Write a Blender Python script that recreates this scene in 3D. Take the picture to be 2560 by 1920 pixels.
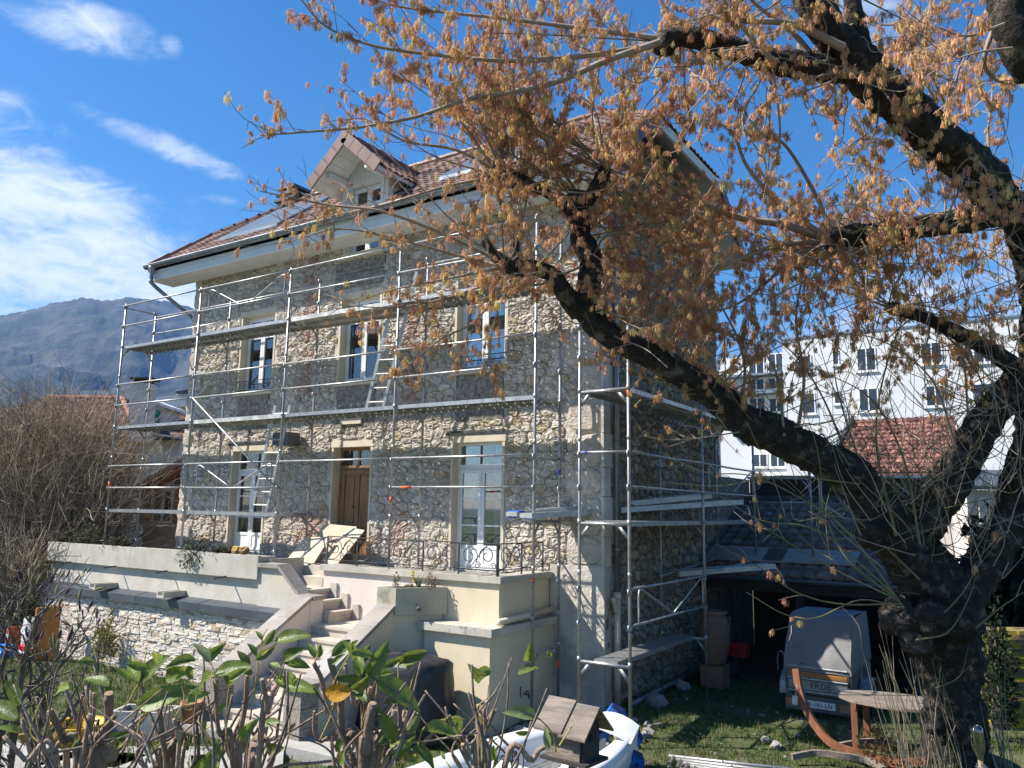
import bpy, math, random
import numpy as np
from mathutils import Vector, Matrix, noise
random.seed(7); RNG = np.random.default_rng(7)
for o in list(bpy.data.objects): bpy.data.objects.remove(o)
scene = bpy.context.scene
COL = scene.collection
rad = math.radians
# ------------------------------------------------------------------ camera
CAM = np.array([6.6444, -10.89, 3.2679]); FPX = 1976.48
_y, _p, _r = 0.57772, 0.15671, 0.016375
FW = np.array([-math.sin(_y)*math.cos(_p), math.cos(_y)*math.cos(_p), math.sin(_p)])
_r0 = np.cross(FW, [0, 0, 1]); _r0 /= np.linalg.norm(_r0); _u0 = np.cross(_r0, FW)
RT = math.cos(_r)*_r0 + math.sin(_r)*_u0; UP = -math.sin(_r)*_r0 + math.cos(_r)*_u0
cd = bpy.data.cameras.new('camera'); cam = bpy.data.objects.new('camera', cd); COL.objects.link(cam)
cd.sensor_width = 36; cd.lens = FPX/2560*36; cd.clip_start = .1; cd.clip_end = 30000
M = Matrix.Identity(4)
for i in range(3):
    M[i][0] = RT[i]; M[i][1] = UP[i]; M[i][2] = -FW[i]; M[i][3] = CAM[i]
cam.matrix_world = M; scene.camera = cam
scene.render.resolution_x = 1024; scene.render.resolution_y = 768
# ------------------------------------------------------------------ sun and sky
TOSUN = Vector((-1.46, -1.0, 1.76)).normalized()
EL = math.asin(TOSUN.z); AZ = math.atan2(TOSUN.x, TOSUN.y)
sl = bpy.data.lights.new('sun', 'SUN'); sl.energy = 5.0; sl.angle = rad(.53); sl.color = (1, .95, .875)
sun = bpy.data.objects.new('sun', sl); COL.objects.link(sun)
sun.rotation_euler = TOSUN.to_track_quat('Z', 'Y').to_euler(); sun.location = (0, -20, 30)
w = bpy.data.worlds.new('World'); scene.world = w; w.use_nodes = True
nt = w.node_tree; N = nt.nodes; L = nt.links
for n in list(N): N.remove(n)
def wn(t, **k):
    n = N.new(t)
    for a, b in k.items(): setattr(n, a, b)
    return n
def wmath(op, a, b=None, clamp=False):
    n = wn('ShaderNodeMath', operation=op, use_clamp=clamp)
    for i, v in enumerate((a, b)):
        if v is None: continue
        if isinstance(v, (int, float)): n.inputs[i].default_value = v
        else: L.new(v, n.inputs[i])
    return n.outputs[0]
sky = wn('ShaderNodeTexSky', sky_type='NISHITA'); sky.sun_disc = False
sky.sun_elevation = EL; sky.sun_rotation = AZ; sky.air_density = 1.0; sky.dust_density = .35; sky.ozone_density = 3.0
hs = wn('ShaderNodeHueSaturation'); hs.inputs['Saturation'].default_value = 1.36; hs.inputs['Value'].default_value = 1.0
L.new(sky.outputs[0], hs.inputs['Color'])
tc = wn('ShaderNodeTexCoord'); dirv = tc.outputs['Generated']
sep = wn('ShaderNodeSeparateXYZ'); L.new(dirv, sep.inputs[0])
def pixdir(x, y):
    d = FW + RT*(x-1280)/FPX - UP*(y-960)/FPX
    return d/np.linalg.norm(d)
# wispy cloud layer: direction flattened on to a plane overhead, warped noise
zz = wmath('ADD', wmath('MAXIMUM', sep.outputs[2], 0.0), .22)
px_ = wmath('DIVIDE', sep.outputs[0], zz); py_ = wmath('DIVIDE', sep.outputs[1], zz)
cmb = wn('ShaderNodeCombineXYZ'); L.new(px_, cmb.inputs[0]); L.new(py_, cmb.inputs[1])
nz = wn('ShaderNodeTexNoise'); nz.inputs['Scale'].default_value = 2.6; nz.inputs['Detail'].default_value = 9; nz.inputs['Roughness'].default_value = .62; nz.inputs['Distortion'].default_value = .5
L.new(cmb.outputs[0], nz.inputs['Vector'])
nz2 = wn('ShaderNodeTexNoise'); nz2.inputs['Scale'].default_value = 9; nz2.inputs['Detail'].default_value = 8; nz2.inputs['Roughness'].default_value = .65; nz2.inputs['Distortion'].default_value = .8
L.new(cmb.outputs[0], nz2.inputs['Vector'])
def blob(x, y, ex, ey, sa, sb, amp):
    """soft elliptical cloud bank: centre direction, long axis direction, half sizes (radians)"""
    c = pixdir(x, y); e = pixdir(ex, ey); a = e-c*np.dot(c, e); a /= np.linalg.norm(a); b = np.cross(c, a)
    out = []
    for ax, s in ((a, sa), (b, sb)):
        d = wn('ShaderNodeVectorMath', operation='DOT_PRODUCT'); L.new(dirv, d.inputs[0]); d.inputs[1].default_value = tuple(ax/s)
        out.append(wmath('POWER', wmath('ABSOLUTE', d.outputs['Value']), 2.0))
    d = wn('ShaderNodeVectorMath', operation='DOT_PRODUCT'); L.new(dirv, d.inputs[0]); d.inputs[1].default_value = tuple(c)
    front = wmath('GREATER_THAN', d.outputs['Value'], 0.0)
    g = wmath('SUBTRACT', 1.0, wmath('MULTIPLY', wmath('ADD', out[0], out[1]), .5), True)
    return wmath('MULTIPLY', wmath('MULTIPLY', wmath('POWER', g, .7), amp), front)
bl = None
for a in ((40, 665, 420, 735, .25, .09, .47), (250, 775, 440, 775, .2, .05, .42), (195, 55, 340, 105, .085, .028, .37), (400, 360, 560, 425, .085, .017, .40), (425, 112, 450, 118, .016, .012, .32),
          (570, 503, 620, 510, .04, .008, .26), (2360, 760, 2500, 700, .16, .05, .42), (2170, 40, 2260, 200, .07, .05, .36), (-500, 560, 0, 600, .3, .14, .5), (3300, 700, 3600, 650, .4, .13, .5)):
    b = blob(*a); bl = b if bl is None else wmath('MAXIMUM', bl, b)
nmix = wmath('ADD', wmath('MULTIPLY', nz.outputs[0], .62), wmath('MULTIPLY', nz2.outputs[0], .38))
mask = wmath('ADD', wmath('SUBTRACT', nmix, .635), bl)
mr = wn('ShaderNodeMapRange'); mr.inputs['From Min'].default_value = 0.06; mr.inputs['From Max'].default_value = .42; mr.interpolation_type = 'SMOOTHERSTEP'
L.new(mask, mr.inputs['Value'])
cm = wmath('MULTIPLY', mr.outputs[0], .93)
mx = wn('ShaderNodeMix', data_type='RGBA'); L.new(cm, mx.inputs['Factor']); L.new(hs.outputs[0], mx.inputs['A'])
mx.inputs['B'].default_value = (6.6, 6.95, 7.5, 1)
bg = wn('ShaderNodeBackground'); bg.inputs['Strength'].default_value = .088; L.new(mx.outputs['Result'], bg.inputs['Color'])
wo = wn('ShaderNodeOutputWorld'); L.new(bg.outputs[0], wo.inputs['Surface'])
vs = scene.view_settings; vs.view_transform = 'Standard'; vs.look = 'None'; vs.gamma = 1; vs.exposure = 0.98
try: vs.use_curve_mapping = False
except Exception: pass
# ------------------------------------------------------------------ helpers
def V(*a): return np.array(a, float)
def ray(x, y): return FW + RT*(x-1280)/FPX - UP*(y-960)/FPX
def at(x, y, t): return CAM + ray(x, y)*t                     # survey point: picture bearing and distance ahead
def onY(x, y, Y): d = ray(x, y); return CAM + d*(Y-CAM[1])/d[1]
def onX(x, y, X): d = ray(x, y); return CAM + d*(X-CAM[0])/d[0]
def onZ(x, y, Z): d = ray(x, y); return CAM + d*(Z-CAM[2])/d[2]
def nrm(v): v = np.asarray(v, float); return v/(np.linalg.norm(v)+1e-12)
def rect_frame(d):
    d = nrm(d); a = V(0, 0, 1) if abs(d[2]) < .9 else V(1, 0, 0)
    s = nrm(np.cross(d, a)); return s, np.cross(s, d)
class MB:
    def __init__(s): s.v = []; s.f = []; s.n = 0; s.c = []
    def add(s, vs, fs, col=None):
        vs = np.asarray(vs, float).reshape(-1, 3); s.v.append(vs)
        k = s.n; s.f.extend([tuple(i+k for i in f) for f in fs]); s.n += len(vs)
        if col is not None: s.c.append(np.tile(np.asarray(col, float), (len(vs), 1)))
        return s
    def box(s, x0, x1, y0, y1, z0, z1, col=None):
        vs = [(x, y, z) for z in (z0, z1) for y in (y0, y1) for x in (x0, x1)]
        return s.add(vs, [(0, 2, 3, 1), (4, 5, 7, 6), (0, 1, 5, 4), (2, 6, 7, 3), (0, 4, 6, 2), (1, 3, 7, 5)], col)
    def obox(s, a, b, wd, ht, up=(0, 0, 1), col=None):
        """bar from a to b, width wd sideways, height ht along up"""
        a = np.asarray(a, float); b = np.asarray(b, float); d = nrm(b-a); sd = nrm(np.cross(d, up)); u = np.cross(sd, d)
        vs = []
        for p in (a, b):
            for i, j in ((-1, -1), (1, -1), (1, 1), (-1, 1)): vs.append(p+sd*i*wd/2+u*j*ht/2)
        return s.add(vs, [(0, 1, 2, 3), (7, 6, 5, 4), (0, 4, 5, 1), (1, 5, 6, 2), (2, 6, 7, 3), (3, 7, 4, 0)], col)
    def tube(s, pts, r, n=8, col=None, cap=True, jit=0):
        pts = np.asarray(pts, float); m = len(pts)
        r = np.full(m, r, float) if np.isscalar(r) else np.asarray(r, float)
        T = np.gradient(pts, axis=0) if m > 2 else np.tile(pts[1]-pts[0], (m, 1))
        sd, u = rect_frame(T[0]); vs = []
        ang = np.linspace(0, 2*math.pi, n, endpoint=False)
        for i in range(m):
            t = nrm(T[i]); sd = nrm(sd-t*np.dot(sd, t)); u = np.cross(t, sd)
            rr = r[i]*(1+jit*RNG.uniform(-1, 1, n)) if jit else np.full(n, r[i])
            vs.append(pts[i]+np.outer(np.cos(ang)*rr, sd)+np.outer(np.sin(ang)*rr, u))
        vs = np.concatenate(vs); fs = []
        for i in range(m-1):
            for j in range(n):
                k = (j+1) % n; fs.append((i*n+j, i*n+k, (i+1)*n+k, (i+1)*n+j))
        if cap: fs.append(tuple(range(n-1, -1, -1))); fs.append(tuple((m-1)*n+j for j in range(n)))
        return s.add(vs, fs, col)
    def lathe(s, prof, c=(0, 0, 0), n=20, col=None):
        vs = []; fs = []
        for r, z in prof:
            for j in range(n):
                a = 2*math.pi*j/n; vs.append((c[0]+r*math.cos(a), c[1]+r*math.sin(a), c[2]+z))
        for i in range(len(prof)-1):
            for j in range(n):
                k = (j+1) % n; fs.append((i*n+j, i*n+k, (i+1)*n+k, (i+1)*n+j))
        fs.append(tuple(range(n-1, -1, -1))); fs.append(tuple((len(prof)-1)*n+j for j in range(n)))
        return s.add(vs, fs, col)
    def prism(s, poly, ext, col=None):
        """closed polygon of 3-D points swept by vector ext"""
        p = np.asarray(poly, float); n = len(p); e = np.asarray(ext, float)
        fs = [tuple(range(n)), tuple(range(2*n-1, n-1, -1))]
        for i in range(n): k = (i+1) % n; fs.append((i, i+n, k+n, k))
        return s.add(np.concatenate([p, p+e]), fs, col)
    def quad(s, a, b, c, d, col=None): return s.add([a, b, c, d], [(0, 1, 2, 3)], col)
    def data(s, name, mat, smooth=False):
        me = bpy.data.meshes.new(name); v = np.concatenate(s.v) if s.v else np.zeros((0, 3))
        me.from_pydata(v.tolist(), [], s.f)
        if s.c:
            ca = me.color_attributes.new('Col', 'FLOAT_COLOR', 'POINT')
            c = np.concatenate(s.c); c = np.concatenate([c, np.ones((len(c), 1))], 1); ca.data.foreach_set('color', c.ravel())
        if mat: me.materials.append(mat)
        if smooth: me.polygons.foreach_set('use_smooth', [True]*len(me.polygons))
        me.update(); return me
    def build(s, name, mat, parent=None, smooth=False, kind=None):
        return link(name, s.data(name, mat, smooth), parent, kind)
def link(name, me, parent=None, kind=None, loc=None):
    o = bpy.data.objects.new(name, me); COL.objects.link(o)
    if parent is not None: o.parent = parent
    if kind: o['kind'] = kind
    if loc is not None: o.location = loc
    return o
def tag(o, label, cat, group=None):
    o['label'] = label; o['category'] = cat
    if group: o['group'] = group
    return o
def thing(name, label, cat, loc=(0, 0, 0), group=None):
    o = bpy.data.objects.new(name, None); COL.objects.link(o); o.location = loc; o.empty_display_size = .1
    return tag(o, label, cat, group)
def bez(P, n=12):
    """Catmull-Rom through points"""
    P = np.asarray(P, float); Q = np.vstack([2*P[0]-P[1], P, 2*P[-1]-P[-2]]); out = []
    for i in range(1, len(Q)-2):
        for t in np.linspace(0, 1, n, endpoint=False):
            a, b, c, d = Q[i-1:i+3]
            out.append(.5*((2*b)+(-a+c)*t+(2*a-5*b+4*c-d)*t*t+(-a+3*b-3*c+d)*t**3))
    out.append(P[-1]); return np.array(out)
def nzf(p, s=1.0): return noise.noise(Vector((p[0]*s, p[1]*s, p[2]*s)))
# ------------------------------------------------------------------ materials
def mat(name, c1, c2=None, scale=4.0, rough=.8, bump=.25, bscale=30., metal=0., rand=0., attr=False, spots=None, spec=.35, stretch=None, bdist=.02, detail=6., trans=0., coord='Object', c3=None, c3scale=1.2, c3lim=(.52, .62), crisp=(.35, .65), sheen=0.):
    m = bpy.data.materials.new(name); m.use_nodes = True; t = m.node_tree; n = t.nodes; l = t.links
    b = n['Principled BSDF']; b.inputs['Roughness'].default_value = rough; b.inputs['Metallic'].default_value = metal
    b.inputs['Specular IOR Level'].default_value = spec
    tcn = n.new('ShaderNodeTexCoord'); vec = tcn.outputs[coord]
    oi = None
    if rand:
        oi = n.new('ShaderNodeObjectInfo'); cx = n.new('ShaderNodeVectorMath'); cx.operation = 'MULTIPLY_ADD'
        l.new(oi.outputs['Random'], cx.inputs[0]); cx.inputs[1].default_value = (37, 91, 53); l.new(vec, cx.inputs[2]); vec = cx.outputs[0]
    if stretch:
        mp = n.new('ShaderNodeMapping'); mp.inputs['Scale'].default_value = stretch; l.new(vec, mp.inputs['Vector']); vec = mp.outputs[0]
    def tex(sc, d=detail, r=.6):
        x = n.new('ShaderNodeTexNoise'); x.inputs['Scale'].default_value = sc; x.inputs['Detail'].default_value = d; x.inputs['Roughness'].default_value = r
        l.new(vec, x.inputs['Vector']); return x.outputs['Fac']
    def ramp(f, a, bb):
        x = n.new('ShaderNodeMapRange'); x.inputs['From Min'].default_value = a; x.inputs['From Max'].default_value = bb; x.interpolation_type = 'SMOOTHSTEP'
        l.new(f, x.inputs['Value']); return x.outputs[0]
    def mixc(f, A, B, mode='MIX'):
        x = n.new('ShaderNodeMix'); x.data_type = 'RGBA'; x.blend_type = mode
        for s_, v_ in (('Factor', f), ('A', A), ('B', B)):
            if isinstance(v_, (int, float)): x.inputs[s_].default_value = v_
            elif isinstance(v_, tuple): x.inputs[s_].default_value = (*v_[:3], 1)
            else: l.new(v_, x.inputs[s_])
        return x.outputs['Result']
    if attr:
        at_ = n.new('ShaderNodeAttribute'); at_.attribute_name = 'Col'; base = at_.outputs['Color']
        col = mixc(ramp(tex(scale), *crisp), base, mixc(1.0, base, c2 or (.7, .7, .7), 'MULTIPLY'))
    else:
        col = mixc(ramp(tex(scale), *crisp), c1, c2 or tuple(x*.75 for x in c1))
    if c3: col = mixc(ramp(tex(c3scale, 8, .65), *c3lim), col, c3)
    if spots: col = mixc(ramp(tex(spots[1], 3), .58, .66), col, spots[0])
    if rand:
        mm = n.new('ShaderNodeMapRange'); mm.inputs['To Min'].default_value = 1-rand; mm.inputs['To Max'].default_value = 1+rand*.6
        l.new(oi.outputs['Random'], mm.inputs['Value'])
        hv = n.new('ShaderNodeHueSaturation'); l.new(mm.outputs[0], hv.inputs['Value']); l.new(col, hv.inputs['Color']); col = hv.outputs[0]
    l.new(col, b.inputs['Base Color'])
    if bump:
        bp = n.new('ShaderNodeBump'); bp.inputs['Strength'].default_value = bump; bp.inputs['Distance'].default_value = bdist
        l.new(tex(bscale, 5), bp.inputs['Height']); l.new(bp.outputs[0], b.inputs['Normal'])
    if rough < .97:
        rr = n.new('ShaderNodeMapRange'); rr.inputs['To Min'].default_value = max(0.02, rough-.12); rr.inputs['To Max'].default_value = min(1, rough+.12)
        l.new(tex(scale*2.3), rr.inputs['Value']); l.new(rr.outputs[0], b.inputs['Roughness'])
    if trans:
        td = n.new('ShaderNodeBsdfTranslucent'); l.new(col, td.inputs['Color']); ms = n.new('ShaderNodeMixShader'); ms.inputs[0].default_value = trans
        l.new(b.outputs[0], ms.inputs[1]); l.new(td.outputs[0], ms.inputs[2]); l.new(ms.outputs[0], n['Material Output'].inputs['Surface'])
    return m
def glassmat(name, tint=(.9, .95, .97), fac=.82):
    m = bpy.data.materials.new(name); m.use_nodes = True; t = m.node_tree; n = t.nodes; l = t.links; n.remove(n['Principled BSDF'])
    tr = n.new('ShaderNodeBsdfTransparent'); tr.inputs[0].default_value = (*tint, 1); g = n.new('ShaderNodeBsdfGlossy'); g.inputs['Roughness'].default_value = .02
    g.inputs['Color'].default_value = (1, 1, 1, 1); fr = n.new('ShaderNodeFresnel'); fr.inputs[0].default_value = 1.55
    nz_ = n.new('ShaderNodeTexNoise'); nz_.inputs['Scale'].default_value = 1.5; bp = n.new('ShaderNodeBump'); bp.inputs['Strength'].default_value = .03; l.new(nz_.outputs[0], bp.inputs['Height']); l.new(bp.outputs[0], g.inputs['Normal'])
    mp = n.new('ShaderNodeMath'); mp.operation = 'MULTIPLY_ADD'; l.new(fr.outputs[0], mp.inputs[0]); mp.inputs[1].default_value = 1.3; mp.inputs[2].default_value = .09
    ms = n.new('ShaderNodeMixShader'); l.new(mp.outputs[0], ms.inputs[0]); l.new(tr.outputs[0], ms.inputs[1]); l.new(g.outputs[0], ms.inputs[2])
    l.new(ms.outputs[0], n['Material Output'].inputs['Surface']); return m
K = {}
K['mortar'] = mat('mortar', (.64, .595, .525), (.54, .50, .44), 3, .95, 1., 30, bdist=.05, c3=(.50, .455, .39), c3scale=.9)
K['stone'] = mat('stone', (.5, .46, .4), (.78, .75, .71), 7, .92, 1., 22, attr=True, bdist=.06)
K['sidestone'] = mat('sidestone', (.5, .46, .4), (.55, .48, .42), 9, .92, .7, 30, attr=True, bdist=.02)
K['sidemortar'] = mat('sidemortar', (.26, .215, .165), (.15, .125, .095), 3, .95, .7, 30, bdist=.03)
K['render'] = mat('render', (.60, .545, .475), (.48, .435, .38), 2.5, .95, .8, 24, bdist=.03, c3=(.36, .33, .30), c3scale=.7)
K['cinder'] = mat('cinder', (.15, .135, .115), (.36, .32, .27), 11, .95, 1., 40, bdist=.03)
K['cream'] = mat('cream', (.62, .55, .42), (.55, .48, .36), 2, .75, .1, 40, c3=(.46, .40, .32), c3scale=2.2, c3lim=(.6, .75))
K['white'] = mat('white', (.80, .80, .79), (.74, .74, .73), 3, .35, .03, 10)
K['whitewood'] = mat('whitewood', (.72, .70, .67), (.64, .62, .59), 3, .55, .08, 20, stretch=(1, 8, 8))
K['soffit'] = mat('soffit', (.76, .75, .73), (.68, .67, .65), 2, .6, .06, 12)
K['glass'] = glassmat('glass')
K['dark'] = mat('dark', (.03, .03, .035), None, 2, .9, 0)
K['curtain'] = mat('curtain', (.5, .52, .55), (.42, .44, .47), 2, .9, .1, 6, stretch=(14, 1, .3), trans=.3)
K['floorwood'] = mat('floorwood', (.12, .08, .05), None, 2, .7, 0)
K['oak'] = mat('oak', (.33, .18, .08), (.22, .115, .048), 2.2, .5, .15, 14, stretch=(9, 9, .8))
K['iron'] = mat('iron', (.085, .09, .09), (.05, .052, .055), 12, .55, .12, 60, metal=.3, c3=(.16, .15, .14), c3scale=9)
K['zinc'] = mat('zinc', (.30, .325, .35), (.22, .24, .265), 3, .42, .05, 9, metal=.75)
K['zincdark'] = mat('zincdark', (.105, .118, .135), (.075, .085, .10), 2, .45, .06, 9, metal=.35)
K['tile'] = mat('tile', (.21, .115, .085), (.135, .08, .065), 1.6, .8, .2, 30, attr=True)
K['brownmetal'] = mat('brownmetal', (.20, .105, .085), (.16, .085, .07), 3, .55, .08, 14)
K['panel'] = mat('panel', (.13, .155, .18), (.10, .125, .15), 1.3, .35, .02, 6)
K['pvc'] = mat('pvc', (.62, .55, .40), (.55, .48, .35), 2, .6, .06, 10, c3=(.42, .37, .28), c3scale=2)
K['galv'] = mat('galv', (.42, .42, .41), (.31, .31, .305), 9, .45, .12, 60, metal=.65, c3=(.50, .485, .45), c3scale=6, c3lim=(.55, .68), rand=.12)
K['galvdirty'] = mat('galvdirty', (.48, .475, .45), (.36, .36, .34), 7, .6, .2, 50, metal=.35, c3=(.68, .65, .58), c3scale=5, rand=.1)
K['deckwood'] = mat('deckwood', (.34, .31, .27), (.24, .21, .18), 3, .8, .2, 20, stretch=(1, 9, 9))
K['alu'] = mat('alu', (.52, .52, .50), (.42, .42, .40), 8, .5, .1, 40, metal=.55)
K['orange'] = mat('orange', (.75, .13, .05), (.62, .1, .04), 6, .5, .1, 20)
K['blue'] = mat('blue', (.03, .16, .55), (.02, .12, .45), 6, .5, .1, 20)
K['concrete'] = mat('concrete', (.50, .465, .395), (.41, .375, .315), 2.4, .9, .25, 40, c3=(.50, .47, .40), c3scale=1.1)
K['terrwall'] = mat('terrwall', (.58, .54, .46), (.48, .44, .37), 1.8, .9, .2, 30, c3=(.55, .48, .37), c3scale=1.0)
K['yelwall'] = mat('yelwall', (.70, .595, .415), (.62, .53, .37), 1.5, .9, .15, 26, c3=(.42, .38, .28), c3scale=1.6, c3lim=(.62, .78))
K['pinkwall'] = mat('pinkwall', (.70, .61, .53), (.63, .55, .48), 1.5, .9, .12, 26)
K['coping'] = mat('coping', (.52, .48, .40), (.40, .37, .31), 3, .9, .3, 40, c3=(.19, .18, .16), c3scale=2.5, c3lim=(.58, .7))
K['slate'] = mat('slate', (.33, .295, .255), (.26, .23, .20), 2.6, .8, .2, 26, c3=(.37, .35, .32), c3scale=1.5)
K['step'] = mat('step', (.56, .50, .41), (.46, .40, .33), 3, .85, .25, 34, c3=(.27, .24, .20), c3scale=2.2, c3lim=(.6, .72))
K['veneer'] = mat('veneer', (.6, .56, .5), (.78, .76, .74), 7, .85, .5, 40, attr=True, bdist=.012)
K['granite'] = mat('granite', (.36, .32, .26), (.20, .18, .15), 30, .9, .8, 50)
K['card'] = mat('card', (.55, .46, .34), (.50, .41, .30), 2, .85, .05, 10)
K['black'] = mat('black', (.022, .023, .026), (.03, .031, .035), 3, .42, .35, 6, bdist=.05)
K['terra'] = mat('terra', (.36, .16, .09), (.42, .22, .14), 4, .85, .1, 30)
K['jar'] = mat('jar', (.30, .185, .115), (.23, .14, .09), 3, .8, .15, 18)
K['bark'] = mat('bark', (.052, .043, .034), (.022, .018, .015), 9, .97, 1., 26, bdist=.06, c3=(.17, .14, .11), c3scale=6, c3lim=(.52, .66))
K['twig'] = mat('twig', (.36, .28, .215), (.27, .205, .155), 6, .8, .2, 40)
K['greentwig'] = mat('greentwig', (.20, .185, .085), (.15, .135, .065), 6, .7, .1, 40)
K['blossom'] = mat('blossom', (.4, .25, .12), (.82, .78, .74), 30, .9, 0, attr=True, trans=.35)
K['moss'] = mat('moss', (.085, .082, .022), (.05, .05, .016), 8, 1, .6, 60)
K['grass'] = mat('grass', (.1, .13, .04), (.75, .8, .7), 3, .9, 0, attr=True, trans=.25)
K['yelcon'] = mat('yelcon', (.50, .45, .33), (.40, .36, .27), 2.4, .9, .25, 40, c3=(.24, .22, .17), c3scale=2.4, c3lim=(.58, .72))
K['leaf'] = mat('leaf', (.235, .30, .055), (.15, .22, .045), 5, .38, .2, 14, rand=.35, trans=.42, spec=.5, c3=(.36, .33, .06), c3scale=3, c3lim=(.5, .72))
K['leafyel'] = mat('leafyel', (.55, .30, .03), (.42, .22, .03), 5, .5, .1, 18, trans=.3, spots=((.06, .04, .02), 22))
K['stump'] = mat('stump', (.38, .27, .20), (.24, .17, .125), 14, .9, .9, 40, stretch=(1, 1, .6), rand=.3, c3=(.37, .31, .26), c3scale=6)
K['cutwood'] = mat('cutwood', (.42, .30, .19), (.30, .21, .13), 12, .9, .4, 40)
K['yeltwig'] = mat('yeltwig', (.48, .36, .10), (.38, .28, .08), 6, .6, .1, 20)
K['greywood'] = mat('greywood', (.29, .24, .19), (.17, .14, .11), 3, .9, .45, 22, stretch=(1, 7, 7))
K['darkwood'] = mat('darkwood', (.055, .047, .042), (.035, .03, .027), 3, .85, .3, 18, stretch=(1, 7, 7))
K['redwood'] = mat('redwood', (.25, .10, .05), (.18, .07, .035), 3, .7, .2, 18, stretch=(7, 7, 1))
K['tarp'] = mat('tarp', (.21, .20, .195), (.18, .17, .165), 2, .6, .3, 7, bdist=.05)
K['trailer'] = mat('trailer', (.115, .125, .12), (.09, .10, .095), 4, .5, .05, 20, metal=.3)
K['rubber'] = mat('rubber', (.02, .02, .02), None, 5, .8, .2, 30)
K['red'] = mat('red', (.55, .035, .03), (.45, .03, .025), 4, .45, .03, 10)
K['boat'] = mat('boat', (.72, .72, .70), (.65, .65, .62), 1.6, .3, .02, 6, c3=(.55, .53, .47), c3scale=2.4, c3lim=(.6, .8))
K['navy'] = mat('navy', (.02, .03, .12), None, 4, .5, 0)
K['rubble'] = mat('rubble', (.40, .37, .33), (.28, .26, .235), 5, .95, .6, 26, rand=.35)
K['gwall'] = mat('gwall', (.62, .55, .50), (.55, .49, .45), .8, .9, .1, 14)
K['bwhite'] = mat('bwhite', (.66, .66, .655), (.62, .62, .615), .4, .85, .05, 10)
K['bglass'] = mat('bglass', (.05, .065, .09), (.03, .04, .055), .5, .15, 0)
K['orangewood'] = mat('orangewood', (.46, .20, .05), (.36, .15, .04), 3, .6, .1, 20, stretch=(7, 7, 1))
K['conifer'] = mat('conifer', (.045, .06, .032), (.025, .035, .02), 4, .9, 0, attr=True, trans=.15)
K['pale'] = mat('pale', (.4, .4, .3), (.75, .75, .7), 6, .9, 0, attr=True, trans=.2)
K['yellow'] = mat('yellow', (.62, .40, .03), (.5, .33, .03), 4, .5, .05, 12)
K['cloth'] = mat('cloth', (.62, .6, .55), (.5, .48, .44), 5, .9, .2, 12)
K['soil'] = mat('soil', (.10, .075, .05), (.06, .045, .03), 8, 1, .8, 30)
K['slab'] = mat('slab', (.42, .40, .36), (.33, .31, .28), 2.2, .9, .3, 24)
K['drygrass'] = mat('drygrass', (.4, .3, .1), (.7, .66, .6), 6, .95, 0, attr=True, trans=.15)
K['clearglass'] = glassmat('clearglass', (.55, .62, .58))

# ------------------------------------------------------------------ ground
def ground_h(x, y):
    h = .035*math.sin(x*.9+y*.4)+.03*math.sin(y*1.3-x*.5)
    if -14 < x < 9 and -9 < y < 12: h += .05*nzf((x, y, 0), .8)
    return h*(1 if abs(x) < 60 and abs(y) < 60 else 0)
gx = np.unique(np.concatenate([-np.geomspace(20, 4700, 22), np.arange(-20, 20.01, .5), np.geomspace(20, 4700, 22)]))
gm = MB(); vs = [(x, y, ground_h(x, y)) for y in gx for x in gx]; n_ = len(gx)
gm.add(vs, [(j*n_+i, j*n_+i+1, (j+1)*n_+i+1, (j+1)*n_+i) for j in range(n_-1) for i in range(n_-1)])
K['ground'] = mat('ground', (.062, .085, .026), (.10, .105, .045), 1.5, 1, .6, 22, c3=(.15, .125, .085), c3scale=.55, c3lim=(.5, .66), bdist=.04)
gm.build('ground', K['ground'], kind='structure', smooth=True)
# far mountain ridge: heightfield in bearing / distance round the view
crest = [(-900, 870), (-500, 850), (-200, 830), (0, 807), (60, 795), (130, 783), (200, 777), (260, 778), (310, 775), (380, 776), (440, 780), (520, 790), (700, 815), (1000, 870), (1500, 960), (2200, 1050), (3200, 1120)]
cx_ = np.array([c[0] for c in crest]); cy_ = np.array([c[1] for c in crest]); DM = 3600.
mm_ = MB(); cols = np.linspace(-880, 3100, 520); rows = np.linspace(0, 1, 60); vs = []
for t in rows:
    for x in cols:
        d = ray(x, 960.); d = d/np.linalg.norm(d[:2])
        dc = ray(x, np.interp(x, cx_, cy_)); ec = dc[2]/np.linalg.norm(dc[:2])*DM+CAM[2]
        D = 1300+(DM-1300)*t if t < .92 else DM+(t-.92)*9000
        hz = ec*(t/.92)**1.25 if t < .92 else ec*(1-((t-.92)/.08)*.5)
        q = CAM[:2]+d[:2]*D
        k = 1-abs(t/.92-.55)/.6
        hz += max(0, k)*(90*nzf((q[0], q[1], 0), .0022)+60*nzf((q[0], q[1], 5), .006)+34*nzf((q[0], q[1], 9), .017)) if t < .92 else 0
        hz += (7*nzf((x*.35, t*30, 3), 1)+5*nzf((x*.9, 3, t*9), 1))*(1 if .6 < t < .95 else .3)
        vs.append((q[0], q[1], max(hz, -2) if t > 0 else -5))
nc = len(cols)
mm_.add(vs, [(j*nc+i, j*nc+i+1, (j+1)*nc+i+1, (j+1)*nc+i) for j in range(len(rows)-1) for i in range(nc-1)])
K['mountain'] = mat('mountain', (.024, .034, .022), (.075, .072, .055), .0045, 1, 1, .03, bdist=12., c3=(.21, .20, .175), c3scale=.010, c3lim=(.6, .74), detail=10, coord='Object', crisp=(.42, .6))
mm_.build('mountain', K['mountain'], kind='structure', smooth=True)

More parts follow.
